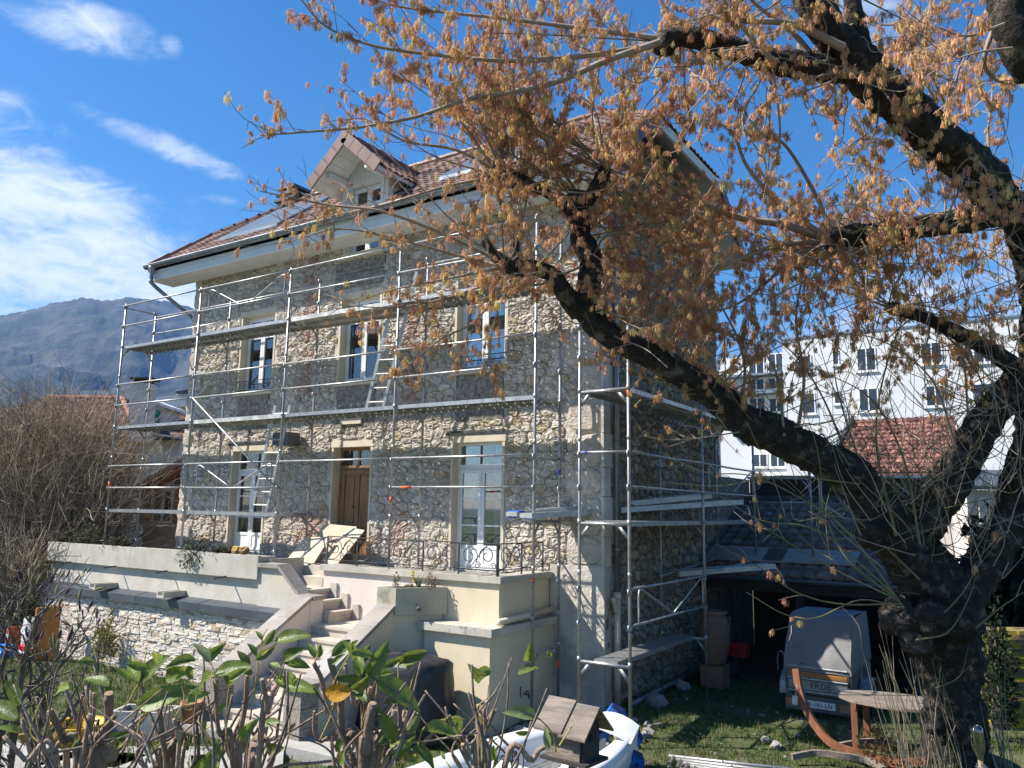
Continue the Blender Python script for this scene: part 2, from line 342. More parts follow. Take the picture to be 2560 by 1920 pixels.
# ------------------------------------------------------------------ rubble masonry generator
def clip(poly, p, nv):
    out = []; n = len(poly)
    for i in range(n):
        a = poly[i]; b = poly[(i+1) % n]; da = (a[0]-p[0])*nv[0]+(a[1]-p[1])*nv[1]; db = (b[0]-p[0])*nv[0]+(b[1]-p[1])*nv[1]
        if da <= 0: out.append(a)
        if (da < 0 < db) or (db < 0 < da): t = da/(da-db); out.append((a[0]+(b[0]-a[0])*t, a[1]+(b[1]-a[1])*t))
    return out
def cells(x0, x1, z0, z1, sx, sz, holes, rng, jit=.42):
    """irregular stone outlines filling a rectangle, keeping clear of the holes"""
    seeds = []; r = 0; z = z0
    while z < z1+sz:
        x = x0-rng.random()*sx
        while x < x1+sx:
            w_ = sx*rng.uniform(.55, 1.6); seeds.append((x+w_/2, z+rng.uniform(-jit, jit)*sz)); x += w_
        z += sz*rng.uniform(.8, 1.15); r += 1
    S = np.array(seeds); A = np.array([1/sx, 1/sz]); out = []
    for i, s in enumerate(S):
        if not (x0 < s[0] < x1 and z0 < s[1] < z1): continue
        if any(h[0] < s[0] < h[1] and h[2] < s[1] < h[3] for h in holes): continue
        d = ((S-s)*A); dd = (d*d).sum(1); near = np.argsort(dd)[1:15]
        poly = [(x0, z0), (x1, z0), (x1, z1), (x0, z1)]
        R = 2.2*sx; poly = [(max(x0, s[0]-R), max(z0, s[1]-R)), (min(x1, s[0]+R), max(z0, s[1]-R)), (min(x1, s[0]+R), min(z1, s[1]+R)), (max(x0, s[0]-R), min(z1, s[1]+R))]
        for j in near:
            q = S[j]; nv = (q-s)*A*A; poly = clip(poly, (s+q)/2, nv)
            if len(poly) < 3: break
        for h in holes:
            if len(poly) < 3: break
            sep_ = [(h[0]-s[0], (h[0], s[1]), (1, 0)), (s[0]-h[1], (h[1], s[1]), (-1, 0)), (h[2]-s[1], (s[0], h[2]), (0, 1)), (s[1]-h[3], (s[0], h[3]), (0, -1))]
            m_ = max(sep_, key=lambda q: q[0]); poly = clip(poly, m_[1], m_[2])
        if len(poly) >= 3: out.append((s, poly))
    return out
def area(p): return abs(sum(p[i][0]*p[(i+1) % len(p)][1]-p[(i+1) % len(p)][0]*p[i][1] for i in range(len(p))))/2
def stone_mesh(poly, gap, proud, rng, rough=.017):
    """rounded, pillowed stone: local u (right), v (up), w (out)"""
    P = np.array(poly); c = P.mean(0)
    if np.cross(P[1]-P[0], P[2]-P[1]) < 0: P = P[::-1]
    Q = []
    for i in range(len(P)):
        a = P[i]; b = P[(i+1) % len(P)]; Q += [a*.78+b*.22, a*.22+b*.78]
    Q = np.array(Q); n = len(Q); d = Q-c; ln = np.linalg.norm(d, axis=1, keepdims=True)
    Q = c+d*np.maximum(.3, (ln-gap)/ln)
    tilt = rng.uniform(-.05, .05, 2)
    fl = rng.random(); rings = [(1.0, -.012), (.95-.05*fl, proud*(.35+.5*fl)), (.80-.1*fl, proud*.95), (.42, proud*1.02)]
    vs = []; 
    for k, (s, h) in enumerate(rings):
        q = c+(Q-c)*s
        hh = h+((q-c)@tilt if k else 0)+(rng.uniform(-rough, rough, n) if k else 0)
        if k == 1 or k == 2: q = q+rng.uniform(-.006, .006, q.shape)
        vs.append(np.column_stack([q, np.broadcast_to(hh, n)]))
    vs.append(np.array([[c[0], c[1], proud+rng.uniform(-rough, rough)]]))
    vs = np.concatenate(vs); fs = []
    for k in range(len(rings)-1):
        for j in range(n): m_ = (j+1) % n; fs.append((k*n+j, k*n+m_, (k+1)*n+m_, (k+1)*n+j))
    k = len(rings)-1
    for j in range(n): fs.append((k*n+j, k*n+(j+1) % n, len(vs)-1))
    return vs, fs, c
STONE_LEFT = [300]
def masonry(cl, parent, frame, mt, colf, gap, proud, rng, nsingle, name='stone'):
    """frame maps local (u,v,w) to world; the largest pieces are parts, the rest one joined part"""
    O, U, Vv, Wv = [np.asarray(a, float) for a in frame]
    cl = sorted(cl, key=lambda c: -area(c[1])); rest = MB()
    for i, (s, poly) in enumerate(cl):
        if area(poly) < .002: continue
        vs, fs, c = stone_mesh(poly, gap, rng.uniform(.5, 1.3)*proud, rng)
        wv = O+np.outer(vs[:, 0], U)+np.outer(vs[:, 1], Vv)+np.outer(vs[:, 2], Wv)
        if i < nsingle:
            loc = O+U*c[0]+Vv*c[1]; b = MB().add(wv-loc, fs, colf(s)); b.build(name, mt, parent).location = loc
        else: rest.add(wv, fs, colf(s))
    if rest.n: rest.build('small_'+name+'s', mt, parent, kind='stuff')
# ------------------------------------------------------------------ stone house
X0, X1, YF, YB, ZE = -11.0, .63, 1.2, 7.2, 9.2
house = thing('stone_house', 'tall old stone house with stripped rubble walls and brown tiled roof', 'house', (-5.2, 4.2, 0))
HO = V(-5.2, 4.2, 0)
def hp(name, mb, mt, parent=None, smooth=False, kind=None):
    o = mb.build(name, mt, parent or house, smooth, kind)
    if parent is None: o.location = -HO
    return o
UW = [(-9.03, -7.88, 5.88, 7.74), (-5.72, -4.6, 5.88, 7.74), (-2.54, -1.4, 5.88, 7.74)]
GW = [(-9.05, -7.9, 2.2, 4.5), (-5.74, -4.68, 2.3, 4.5), (-2.55, -1.42, 2.15, 4.5)]
DW = (-5.68, -4.7, 8.74, ZE+.1)
OPEN = UW+GW+[DW]
SP = [(-9.0, -7.92, 4.92, 5.80), (-5.72, -4.62, 4.92, 5.80), (-2.52, -1.42, 4.92, 5.80), (-5.95, -4.5, 7.98, 8.58)]
# front wall: uneven mortar face with the openings cut out
xs = np.unique(np.round(np.concatenate([np.linspace(X0, X1, 134)]+[np.array(o[:2]) for o in OPEN]), 4))
zs = np.unique(np.round(np.concatenate([np.linspace(-.1, ZE, 108)]+[np.array(o[2:]) for o in OPEN]), 4)); zs = zs[zs <= ZE]
fw = MB(); idx = {}; vs = []; fs = []
for j, z in enumerate(zs):
    for i, x in enumerate(xs):
        e = 0 if any(abs(x-o[0]) < 1e-3 or abs(x-o[1]) < 1e-3 for o in OPEN) else 1
        vs.append((x, YF+.004+e*(.014*nzf((x, 0, z), 2.2)+.014*nzf((x, 3, z), 7)), z))
nx = len(xs)
for j in range(len(zs)-1):
    for i in range(nx-1):
        mx_, mz_ = (xs[i]+xs[i+1])/2, (zs[j]+zs[j+1])/2
        if any(o[0] < mx_ < o[1] and o[2] < mz_ < o[3] for o in OPEN): continue
        fs.append((j*nx+i, j*nx+i+1, (j+1)*nx+i+1, (j+1)*nx+i))
fw.add(vs, fs)
# wall thickness behind the face
OPX = [(o[0]-.03, o[1]+.03, o[2]-.03, o[3]+.03) for o in OPEN]
cols_ = sorted({X0, X1} | {v for o in OPX for v in o[:2]})
for a, b in zip(cols_[:-1], cols_[1:]):
    hs_ = sorted([o for o in OPX if o[0] <= (a+b)/2 <= o[1]], key=lambda o: o[2]); z = -.1
    for o in hs_+[(0, 0, ZE, ZE)]:
        if o[2]-z > .01: fw.box(a, b, YF+.05, YF+.42, z, o[2])
        z = o[3]
front = hp('front_wall', fw, K['mortar'], smooth=False)
QU = []; z = 2.35; k = 0; rng = np.random.default_rng(3)
while z < 9.0:
    h = rng.uniform(.46, .72); h = min(h, 9.15-z); QU.append((X1-(.46 if k % 2 else .74)*rng.uniform(.9, 1.1), X1, z, z+h)); z += h; k += 1
QL = []; z = 2.3; k = 0
while z < 9.0:
    h = rng.uniform(.35, .6); h = min(h, 9.15-z); QL.append((X0, X0+(.34 if k % 2 else .55)*rng.uniform(.9, 1.15), z, z+h)); z += h; k += 1
SKIRT = (-.36, X1, -.1, 2.35)
holes = [(o[0]-.06, o[1]+.06, o[2]-.07, o[3]+.16) for o in OPEN]+SP+QU+QL+[SKIRT]
def front_col(s):
    x, z = s; r = rng.random()
    base = V(.67, .61, .525)*rng.uniform(.86, 1.08)
    if r < .22: base = V(.60, .555, .49)*rng.uniform(.8, 1.1)
    elif r < .30: base = V(.64, .53, .37)*rng.uniform(.8, 1.05)
    elif r < .42: base = V(.73, .68, .59)
    g = max(math.exp(-((x+6.72)/.28)**2)*(z > 5.6), math.exp(-((x+3.62)/.3)**2)*(z > 5.3 and z < 8.6), math.exp(-((x+6.3)/.55)**2-((z-2.7)/.5)**2), math.exp(-((x+4.0)/.5)**2-((z-2.8)/.6)**2))
    if g > .3 and rng.random() < .75: base = base*(1-.6*g)+V(.42, .20, .15)*(.6*g)
    return base
cl = cells(X0, X1, 2.0, ZE, .235, .145, holes, rng, .5)
masonry(cl, front, (V(0, YF-.004, 0), V(1, 0, 0), V(0, 0, 1), V(0, -1, 0)), K['stone'], front_col, .003, .024, rng, 190)
sk = MB(); q = 26; sx_ = np.linspace(SKIRT[0], X1+.04, 12); sz_ = np.linspace(-.1, 2.35, 30)
vs = [(x, YF-.05+.012*nzf((x, 1, z), 6), z) for z in sz_ for x in sx_]
sk.add(vs, [(j*12+i, j*12+i+1, (j+1)*12+i+1, (j+1)*12+i) for j in range(29) for i in range(11)])
sk.box(SKIRT[0]+.02, X1+.039, YF-.035, YF, -.1, 2.34)
hp('plinth_render', sk, K['render'])
for a in QU+QL:
    b = MB(); c = V((a[0]+a[1])/2, YF-.003, (a[2]+a[3])/2); poly = [(a[0], a[2]), (a[1], a[2]), (a[1], a[3]), (a[0], a[3])]
    vs, fs, cc = stone_mesh(poly, .008, .05, rng, .008); wv = np.column_stack([vs[:, 0], YF-.003-vs[:, 2], vs[:, 1]])
    b.add(wv, fs, V(.62, .56, .48)*rng.uniform(.88, 1.06)); hp('quoin', b, K['stone'])
for i, a in enumerate(SP):
    zm = (a[2]+a[3])/2+rng.uniform(-.05, .05)
    for z0, z1 in ((a[2], zm-.012), (zm+.012, a[3])):
        b = MB(); nx_ = 12; nz_ = 6; gxx = np.linspace(a[0], a[1], nx_); gzz = np.linspace(z0, z1, nz_)
        vs = [(x, YF-.02-.014*nzf((x, 2, z), 9), z) for z in gzz for x in gxx]
        b.add(vs, [(j*nx_+i2, j*nx_+i2+1, (j+1)*nx_+i2+1, (j+1)*nx_+i2) for j in range(nz_-1) for i2 in range(nx_-1)]); b.box(a[0], a[1], YF-.006, YF+.03, z0, z1)
        hp('block_panel', b, K['cinder'])
# openings: cream surround, joinery, glass, room behind
def surround(o, parent, lint=.13, sill=True):
    b = MB(); t = .055; d = YF+.23
    b.box(o[0]-t, o[0], YF-.012, d, o[2], o[3]); b.box(o[1], o[1]+t, YF-.012, d, o[2], o[3])
    b.box(o[0]-t-.02, o[1]+t+.02, YF-.02, d, o[3], o[3]+lint)
    e = hp(parent, b, K['cream'])
    if sill: MB().box(o[0]-.09, o[1]+.09, YF-.07, d-.02, o[2]-.075, o[2]).build('sill', K['cream'], e)
    return e
def room(o, parent, curt=True):
    b = MB(); x0, x1, z0, z1 = o[0]-.3, o[1]+.3, o[2]-.02, o[3]+.2; y0, y1 = YF+.425, YF+2.2
    b.quad((x0, y1, z0), (x1, y1, z0), (x1, y1, z1), (x0, y1, z1)); b.quad((x0, y0, z0), (x0, y1, z0), (x0, y1, z1), (x0, y0, z1)); b.quad((x1, y0, z0), (x1, y1, z0), (x1, y1, z1), (x1, y0, z1))
    b.quad((x0, y0, z0), (x1, y0, z0), (x1, y1, z0), (x0, y1, z0)); b.quad((x0, y0, z1), (x1, y0, z1), (x1, y1, z1), (x0, y1, z1))
    b.build('room', K['dark'], parent)
    if curt:
        for sgn in (0, 1):
            w_ = (o[1]-o[0])*.34; xa = o[0]+.02 if sgn == 0 else o[1]-.02-w_; m_ = 26; b = MB(); vs = []
            for k in range(m_+1):
                u = k/m_; yy = YF+.33+.025*math.sin(u*30+sgn); vs += [(xa+w_*u, yy, o[2]+.02), (xa+w_*u, yy, o[3]-.05)]
            b.add(vs, [(2*k, 2*k+2, 2*k+3, 2*k+1) for k in range(m_)]); b.build('curtain', K['curtain'], parent, True)
def casement(o, parent, bars, door=0., top=0.):
    """white frame with two leaves; bars = heights (0..1 of glass) of glazing bars; door = solid panel height; top = fixed light height"""
    y0, y1 = YF+.17, YF+.235; t = .05; x0, x1, z0, z1 = o; b = MB()
    b.box(x0, x0+t, y0, y1, z0, z1); b.box(x1-t, x1, y0, y1, z0, z1); b.box(x0+t, x1-t, y0, y1, z1-t, z1); b.box(x0+t, x1-t, y0, y1, z0, z0+t*.9)
    zt = z1-t
    if top: zt = z1-t-top; b.box(x0+t, x1-t, y0, y1, zt-.09, zt)
    b.build('frame', K['white'], parent)
    if top: MB().box(x0+t, x1-t, y0+.025, y0+.031, zt, z1-t).build('pane', K['glass'], parent)
    if top: zt -= .09
    xm = (x0+x1)/2
    for xa, xb in ((x0+t+.004, xm-.004), (xm+.004, x1-t-.004)):
        lf = MB(); s = .065; za, zb = z0+t*.9+.004, zt-.004; ya, yb = y0-.018, y0+.04
        lf.box(xa, xa+s, ya, yb, za, zb); lf.box(xb-s, xb, ya, yb, za, zb); lf.box(xa+s, xb-s, ya, yb, zb-s, zb); lf.box(xa+s, xb-s, ya, yb, za, za+s)
        if door: lf.box(xa+s, xb-s, ya+.012, yb-.01, za+s, za+s+door); lf.box(xa+s, xb-s, ya, yb, za+s+door, za+2*s+door)
        g0 = za+s+(door+s if door else 0)
        for k in bars: zz_ = g0+(zb-s-g0)*k; lf.box(xa+s, xb-s, ya+.012, yb-.02, zz_-.013, zz_+.013)
        lf.build('leaf', K['white'], parent)
        MB().box(xa+s, xb-s, y0+.004, y0+.009, g0, zb-s).build('pane', K['glass'], parent)
for i, o in enumerate(UW):
    e = surround(o, 'window'); room(o, e); casement((o[0], o[1], o[2], o[3]), e, (.75,))
    if i != 1:
        b = MB(); y = YF-.03; zt = o[2]+.27; b.tube([(o[0]-.05, y, zt), (o[1]+.05, y, zt)], .011, 6); b.tube([(o[0]-.05, y, o[2]+.05), (o[1]+.05, y, o[2]+.05)], .008, 6)
        n_b = 7
        for k in range(n_b):
            x = o[0]+(o[1]-o[0])*(k+.5)/n_b; pts = [(x+.055*math.cos(a)*(1-a/14), y, o[2]+.16+.085*math.sin(a)*(1-a/14)) for a in np.linspace(0, 9, 22)]; b.tube(pts, .006, 4)
        b.build('grille', K['iron'], e)
for i, o in ((0, GW[0]), (2, GW[2])):
    e = surround(o, 'french_window', sill=False); room(o, e); casement(o, e, (.27, .64), .26, .36)
    b = MB(); b.obox((o[0]-.14, YF-.03, o[3]+.20), (o[1]+.05, YF-.03, o[3]+.20), .05, .04); b.lathe([(.035, -.03), (.045, 0), (.035, .03)], (o[0]-.12, YF-.05, o[3]+.17), 8); b.build('shutter_rail', K['iron'], e)
# front door
o = GW[1]; e = surround(o, 'front_door', sill=False); y0 = YF+.2
MB().box(o[0]-.06, o[1]+.06, YF-.08, YF+.3, 2.12, 2.3).build('doorstep', K['step'], e)
b = MB(); x0, x1, z0, z1 = o; t = .06
b.box(x0, x0+t, y0, y0+.07, z0, z1); b.box(x1-t, x1, y0, y0+.07, z0, z1); b.box(x0+t, x1-t, y0, y0+.07, z1-t, z1); zt = 4.12; b.box(x0+t, x1-t, y0-.02, y0+.07, zt-.07, zt); b.box((x0+x1)/2-.025, (x0+x1)/2+.025, y0, y0+.06, zt, z1-t)
b.build('frame', K['oak'], e); MB().box(x0+t, x1-t, y0+.03, y0+.036, zt, z1-t).build('pane', K['glass'], e)
lf = MB(); xa, xb, za, zb = x0+t+.004, x1-t-.004, z0+.01, zt-.075
lf.box(xa, xb, y0+.02, y0+.05, za, zb)
s = .1; xm = (xa+xb)/2
for p_ in ((xa, xa+s, za, zb), (xb-s, xb, za, zb), (xm-s*.6, xm+s*.6, za+.5, zb-.12)): lf.box(p_[0], p_[1], y0-.005, y0+.02, p_[2], p_[3])
for p_ in ((xa+s, xb-s, zb-.12, zb), (xa+s, xb-s, za+.42, za+.5), (xa+s, xb-s, za, za+.14)): lf.box(p_[0], p_[1], y0-.005, y0+.02, p_[2], p_[3])
lf.box(xa+.03, xb-.03, y0-.03, y0-.005, zb-.1, zb-.03); lf.box(xa, xb, y0-.035, y0-.005, za+.36, za+.42)
lf.build('door_leaf', K['oak'], e)
for pa, pb in ((xa+s, xm-s*.6), (xm+s*.6, xb-s)):
    MB().box(pa+.03, pb-.03, y0+.004, y0+.019, za+.54, zb-.16).build('door_panel', K['oak'], e)
MB().lathe([(.012, 0), (.012, .03), (.03, .045), (.03, .07), (.01, .08)], (xm, y0-.09, za+.9), 10).build('door_knob', K['iron'], e)
room(o, e, False)
# small fittings on the facade
b = MB(); b.box(-5.55, -4.95, YF-.06, YF-.01, 4.98, 5.1); b.box(-5.6, -4.9, YF-.09, YF-.01, 5.1, 5.13); hp('air_vent', b, K['cream'])
b = MB(); b.box(-7.22, -6.72, YF-.42, YF-.08, 4.56, 4.84); b.tube([(-6.97, YF-.2, 4.66), (-6.97, YF, 4.6)], .03, 6); hp('wall_lamp', b, K['zincdark'])
# side wall
def zr(y): return min(ZE+.77*(y-.5), ZE+.77*(7.7-y), ZE+1.386)-.06
sw = MB(); ys = np.linspace(YF, YB, 66); m_ = 60; vs = []
for y in ys:
    for k in range(m_+1): z = -.1+(zr(y)+.1)*k/m_; vs.append((X1-.004+.012*nzf((0, y, z), 2.2)+.012*nzf((3, y, z), 7), y, z))
sw.add(vs, [(i*(m_+1)+k, (i+1)*(m_+1)+k, (i+1)*(m_+1)+k+1, i*(m_+1)+k+1) for i in range(65) for k in range(m_)])
sw.prism([(X1-.05, YF+.43, -.1), (X1-.05, YB, -.1), (X1-.05, YB, zr(YB)), (X1-.05, 5.9, zr(5.9)), (X1-.05, 2.3, zr(2.3)), (X1-.05, YF+.43, zr(YF+.43))], (-.36, 0, 0))
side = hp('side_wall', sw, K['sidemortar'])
cl2 = cells(YF+.02, YB, 0, ZE+1.3, .25, .17, [(YF, YF+.30, 0, 9.6)], rng); cl3 = []
for s, poly in cl2:
    if s[1] > zr(s[0])-.08: continue
    n1 = nrm((-.77, 1)); poly = clip(poly, (.5, ZE-.1), n1); poly = clip(poly, (7.7, ZE-.1), nrm((.77, 1))); poly = clip(poly, (0, ZE+1.28), (0, 1))
    if len(poly) > 2: cl3.append((s, poly))
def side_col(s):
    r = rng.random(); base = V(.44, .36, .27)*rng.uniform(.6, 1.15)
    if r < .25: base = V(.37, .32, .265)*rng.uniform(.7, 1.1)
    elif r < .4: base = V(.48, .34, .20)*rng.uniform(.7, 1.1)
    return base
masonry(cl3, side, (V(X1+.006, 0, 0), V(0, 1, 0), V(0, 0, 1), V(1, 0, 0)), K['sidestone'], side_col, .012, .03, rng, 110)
b = MB()
for z, h, w_ in [(q[2], q[3]-q[2], .2+.12*(i % 2)) for i, q in enumerate(QU)]: b.box(X1-.02, X1+.035+.004*(int(z*10) % 3), YF-.046, YF+w_, z+.006, z+h-.006)
hp('corner_return', b, K['render'])
# back and left walls
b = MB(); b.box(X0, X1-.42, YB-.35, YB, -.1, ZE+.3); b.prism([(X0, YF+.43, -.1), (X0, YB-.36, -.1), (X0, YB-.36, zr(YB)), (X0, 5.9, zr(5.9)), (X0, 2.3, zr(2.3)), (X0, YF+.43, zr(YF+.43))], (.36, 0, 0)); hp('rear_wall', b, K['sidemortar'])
# ------------------------------------------------------------------ roof
XL, XR, YE, YR_, ZH, ZR = -12.0, 1.25, .5, 4.1, ZE+1.386, ZE+2.772
RL, RR = -10.0, -.72
def slab(poly, t=.13): return MB().prism(poly, (0, 0, -t))
roof = MB()
def roofpt(x, y): return (x, y, ZE+.08+.77*(y-YE))
G0, G1 = -5.98, -4.38
roof.prism([roofpt(XL, YE), roofpt(G0, YE), roofpt(G0, 2.3), roofpt(XL, 2.3)], (0, 0, -.12))
roof.prism([roofpt(G1, YE), roofpt(XR, YE), roofpt(XR, 2.3), roofpt(G1, 2.3)], (0, 0, -.12))
roof.prism([roofpt(G0, 1.3), roofpt(G1, 1.3), roofpt(G1, 2.3), roofpt(G0, 2.3)], (0, 0, -.12))
roof.prism([roofpt(XL, 2.3), roofpt(XR, 2.3), roofpt(RR, YR_), roofpt(RL, YR_)], (0, 0, -.12))
bk = lambda p: (p[0], 2*YR_-p[1], p[2])
roof.prism([bk(roofpt(XL, 2.3)), bk(roofpt(XL, YE)), bk(roofpt(XR, YE)), bk(roofpt(XR, 2.3))], (0, 0, -.12))
roof.prism([bk(roofpt(RL, YR_)), bk(roofpt(XL, 2.3)), bk(roofpt(XR, 2.3)), bk(roofpt(RR, YR_))], (0, 0, -.12))
for xe, xr_ in ((XL, RL), (XR, RR)):
    roof.prism([roofpt(xe, 2.3), bk(roofpt(xe, 2.3)), roofpt(xr_, YR_)], (0, 0, -.12))
roof_o = hp('roof', roof, K['soffit'])
def tile_strip(tb, O, U, S, Nn, x0, x1, tw, s0, sl, amp, rng, cbase, seg=6):
    """one course of wavy tiles from x0 to x1 starting at slope distance s0"""
    k0 = math.ceil(x0/tw-.001); k1 = math.floor(x1/tw+.001)
    for k in range(k0, k1):
        c = cbase*rng.uniform(.7, 1.2)*V(1, rng.uniform(.93, 1.05), rng.uniform(.92, 1.05)); vs = []
        for i in range(seg+1):
            u = i/seg; wv_ = amp*math.sin(u*2*math.pi)*.5+amp*.25*math.sin(u*4*math.pi)
            for s, h in ((0, 0.), (0, .026), (sl*1.06, .006)): vs.append(O+U*(k+u)*tw+S*(s0+s)+Nn*(h+wv_+amp*.5+.006))
        tb.add(vs, [f for i in range(seg) for f in ((3*i, 3*i+3, 3*i+4, 3*i+1), (3*i+1, 3*i+4, 3*i+5, 3*i+2))], c)
sv = nrm((0, 1, .77)); Nn = nrm((0, -.77, 1)); tb = MB(); sl_ = .30; SLN = 3.6*math.hypot(1, .77); rt = np.random.default_rng(5); cb = V(.30, .195, .155)
O_ = V(0, YE-.05, ZE+.08-.05*.77)
k = 0; s = 0
while s < SLN-.05:
    y = YE+s/math.hypot(1, .77); xa, xb = XL, XR
    if y > 2.3: f_ = (y-2.3)/1.8; xa = XL+(RL-XL)*f_; xb = XR+(RR-XR)*f_
    if y < 1.35: tile_strip(tb, O_, V(1, 0, 0), sv, Nn, xa, G0, .215, s, sl_, .028, rt, cb); tile_strip(tb, O_, V(1, 0, 0), sv, Nn, G1, xb, .215, s, sl_, .028, rt, cb)
    else: tile_strip(tb, O_, V(1, 0, 0), sv, Nn, xa, xb, .215, s, sl_, .028, rt, cb)
    s += sl_
tb.build('roof_tiles', K['tile'], roof_o, kind='stuff')
for xe, xr_, sg in ((XL, RL, 1), (XR, RR, -1)):
    tb = MB(); sv2 = nrm((xr_-xe, 0, 1.386)); N2 = nrm((-1.386*sg, 0, abs(xr_-xe))); LN = math.hypot(xr_-xe, 1.386); s = 0
    while s < LN-.1:
        f_ = s/LN; tile_strip(tb, V(xe-.03*sg, 0, ZH+.09), V(0, 1, 0), sv2, N2, 2.3+1.8*f_, 5.9-1.8*f_, .215, s, sl_, .028, rt, cb); s += sl_
    tb.build('hip_tiles', K['tile'], roof_o, kind='stuff')
# ridge and hip cappings, verge boards, gutters
def ridge_caps(a, b, parent, r=.10, ln=.36):
    a = np.asarray(a, float); b = np.asarray(b, float); n = max(1, int(np.linalg.norm(b-a)/ln)); d = (b-a)/n
    for i in range(n):
        m_ = MB(); p0 = a+d*i; p1 = a+d*(i+1.08); m_.tube([p0, p1], [r*1.08, r*.92], 8); m_.build('ridge_tile', K['brownmetal'], parent)
ridge_caps((RL, YR_, ZR+.12), (RR, YR_, ZR+.12), roof_o)
for xe, xr_ in ((XL, RL), (XR, RR)): ridge_caps((xe, 2.3, ZH+.12), (xr_, YR_, ZR+.12), roof_o, .085)
for X_ in (XL, XR):
    for A, B in (((YE-.05, ZE+.06), (2.3, ZH+.08)), ((7.75, ZE+.06), (5.9, ZH+.08))):
        n = 6
        for i in range(n):
            t0, t1 = i/n, (i+1)/n; m_ = MB(); p0 = V(X_, A[0]+(B[0]-A[0])*t0, A[1]+(B[1]-A[1])*t0-.05+.012*(i % 2)); p1 = V(X_, A[0]+(B[0]-A[0])*t1, A[1]+(B[1]-A[1])*t1-.05+.012*(i % 2)+.02)
            m_.obox(p0, p1, .06, .26); m_.build('verge_tile', K['brownmetal'], roof_o)
    MB().obox((X_, 2.25, ZH-.03), (X_, 5.95, ZH-.03), .05, .2).build('verge_board', K['whitewood'], roof_o)
b = MB(); b.lathe([(.13, 0), (.12, .08), (.07, .22), (.04, .4), (.055, .43), (.02, .5), (.012, .62)], (RL, YR_, ZR+.12), 12); hp('finial', b, K['brownmetal'])
def gutter(x0, x1):
    b = MB(); y, z, r = YE-.10, ZE+.07, .085; n = 9; vs = []
    for x in (x0, x1):
        for rr in (r, r-.008):
            for k in range(n): a = math.pi*k/(n-1); vs.append((x, y-rr*math.cos(a), z-rr*math.sin(a)))
    fs = []
    for k in range(n-1): fs += [(k, k+1, 2*n+k+1, 2*n+k), (n+k, 3*n+k, 3*n+k+1, n+k+1)]
    fs += [tuple(range(n)), tuple(range(2*n, 3*n))]
    b.add(vs, fs); b.tube([(x0, y-r, z), (x1, y-r, z)], .011, 6); return b
hp('gutter', gutter(XL-.02, XR), K['zinc'])
x = XL+.35
while x < XR: m_ = MB(); m_.tube([(x, YE-.1+.09*math.cos(a), ZE+.07-.092*math.sin(a)) for a in np.linspace(0, math.pi, 7)], .006, 4); hp('gutter_bracket', m_, K['galv']); x += .52
hp('fascia', MB().box(XL+.03, XR-.03, YE, YE+.03, ZE-.115, ZE+.06), K['soffit']); hp('fascia', MB().box(XL+.03, XR-.03, YE+.012, YE+.04, ZE-.30, ZE-.12), K['soffit'])
for k in range(5): y0 = YE+.042+k*.13; hp('soffit_board', MB().box(XL+.03, XR-.03, y0, y0+.126, ZE-.29+.001*(k % 2), ZE-.26), K['soffit'])
b = MB(); b.box(XL+.04, XL+.07, YE+.041, YF-.02, ZE-.257, ZE+.2); b.box(XR-.07, XR-.04, YE+.041, YF-.02, ZE-.257, ZE+.2); hp('eave_board', b, K['soffit'])
# rainwater pipes
b = MB(); P_ = bez([(XL+.27, YE-.1, ZE), (XL+.27, YE-.1, ZE-.3), (XL+.33, YE-.02, ZE-.48), (X0-.12, YF+.1, ZE-1.25), (X0-.07, YF+.18, ZE-1.5)], 6); b.tube(P_, .05, 10); b.tube([(X0-.07, YF+.18, ZE-1.5), (X0-.07, YF+.18, 2.3)], .05, 10); b.lathe([(.05, -.2), (.055, -.12), (.1, 0), (.1, .02)], (XL+.27, YE-.1, ZE), 10); hp('rainwater_pipe', b, K['zinc'], smooth=True)
b = MB(); YPp = YF+.33; b.tube([(X1+.09, YPp, 9.0), (X1+.09, YPp, 1.9)], .05, 10)
for z in (8, 6.2, 4.4, 2.6): b.tube([(X1+.09, YPp, z), (X1+.09, YPp, z+.05)], .062, 10)
hp('rainwater_pipe', b, K['zinc'], smooth=True)
b = MB(); b.tube([(X1+.09, YPp, 1.92), (X1+.09, YPp, .02)], .058, 12); b.tube([(X1+.09, YPp, 1.55), (X1+.09, YPp-.12, 1.75), (X1+.09, YPp-.16, 1.84)], .045, 10); b.tube([(X1+.09, YPp, 1.9), (X1+.09, YPp, 1.8)], .07, 12); hp('drain_pipe', b, K['pvc'], smooth=True)
# solar panels, roof vent, chimney
def onroof(x, y, off=.16):
    d = ray(x, y); k = V(0, -.77, 1); c = ZE+.08+off-.77*YE
    t = (c-np.dot(k, CAM))/np.dot(k, d); return CAM+d*t
A_ = [onroof(*q) for q in ((586, 592), (678, 569), (782, 527), (687, 548))]
def panel(x0, x1, y0, y1):
    b = MB(); b.prism([(x0, y0, ZE+.2+.77*(y0-YE)), (x1, y0, ZE+.2+.77*(y0-YE)), (x1, y1, ZE+.2+.77*(y1-YE)), (x0, y1, ZE+.2+.77*(y1-YE))], (0, 0, -.09)); o_ = hp('solar_panel', b, K['zinc'])
    b = MB(); b.prism([(x0+.04, y0+.05, ZE+.204+.77*(y0+.05-YE)), (x1-.04, y0+.05, ZE+.204+.77*(y0+.05-YE)), (x1-.04, y1-.05, ZE+.204+.77*(y1-.05-YE)), (x0+.04, y1-.05, ZE+.204+.77*(y1-.05-YE))], (0, 0, -.003)); b.build('panel_glass', K['panel'], o_)
xa = min(q[0] for q in A_); xb = max(q[0] for q in A_); ya = min(q[1] for q in A_); yb = max(q[1] for q in A_)
print('panel', xa, xb, ya, yb)
panel(-10.3, -8.1, 1.25, 3.1)
panel(-3.4, -1.0, 1.5, 3.0)
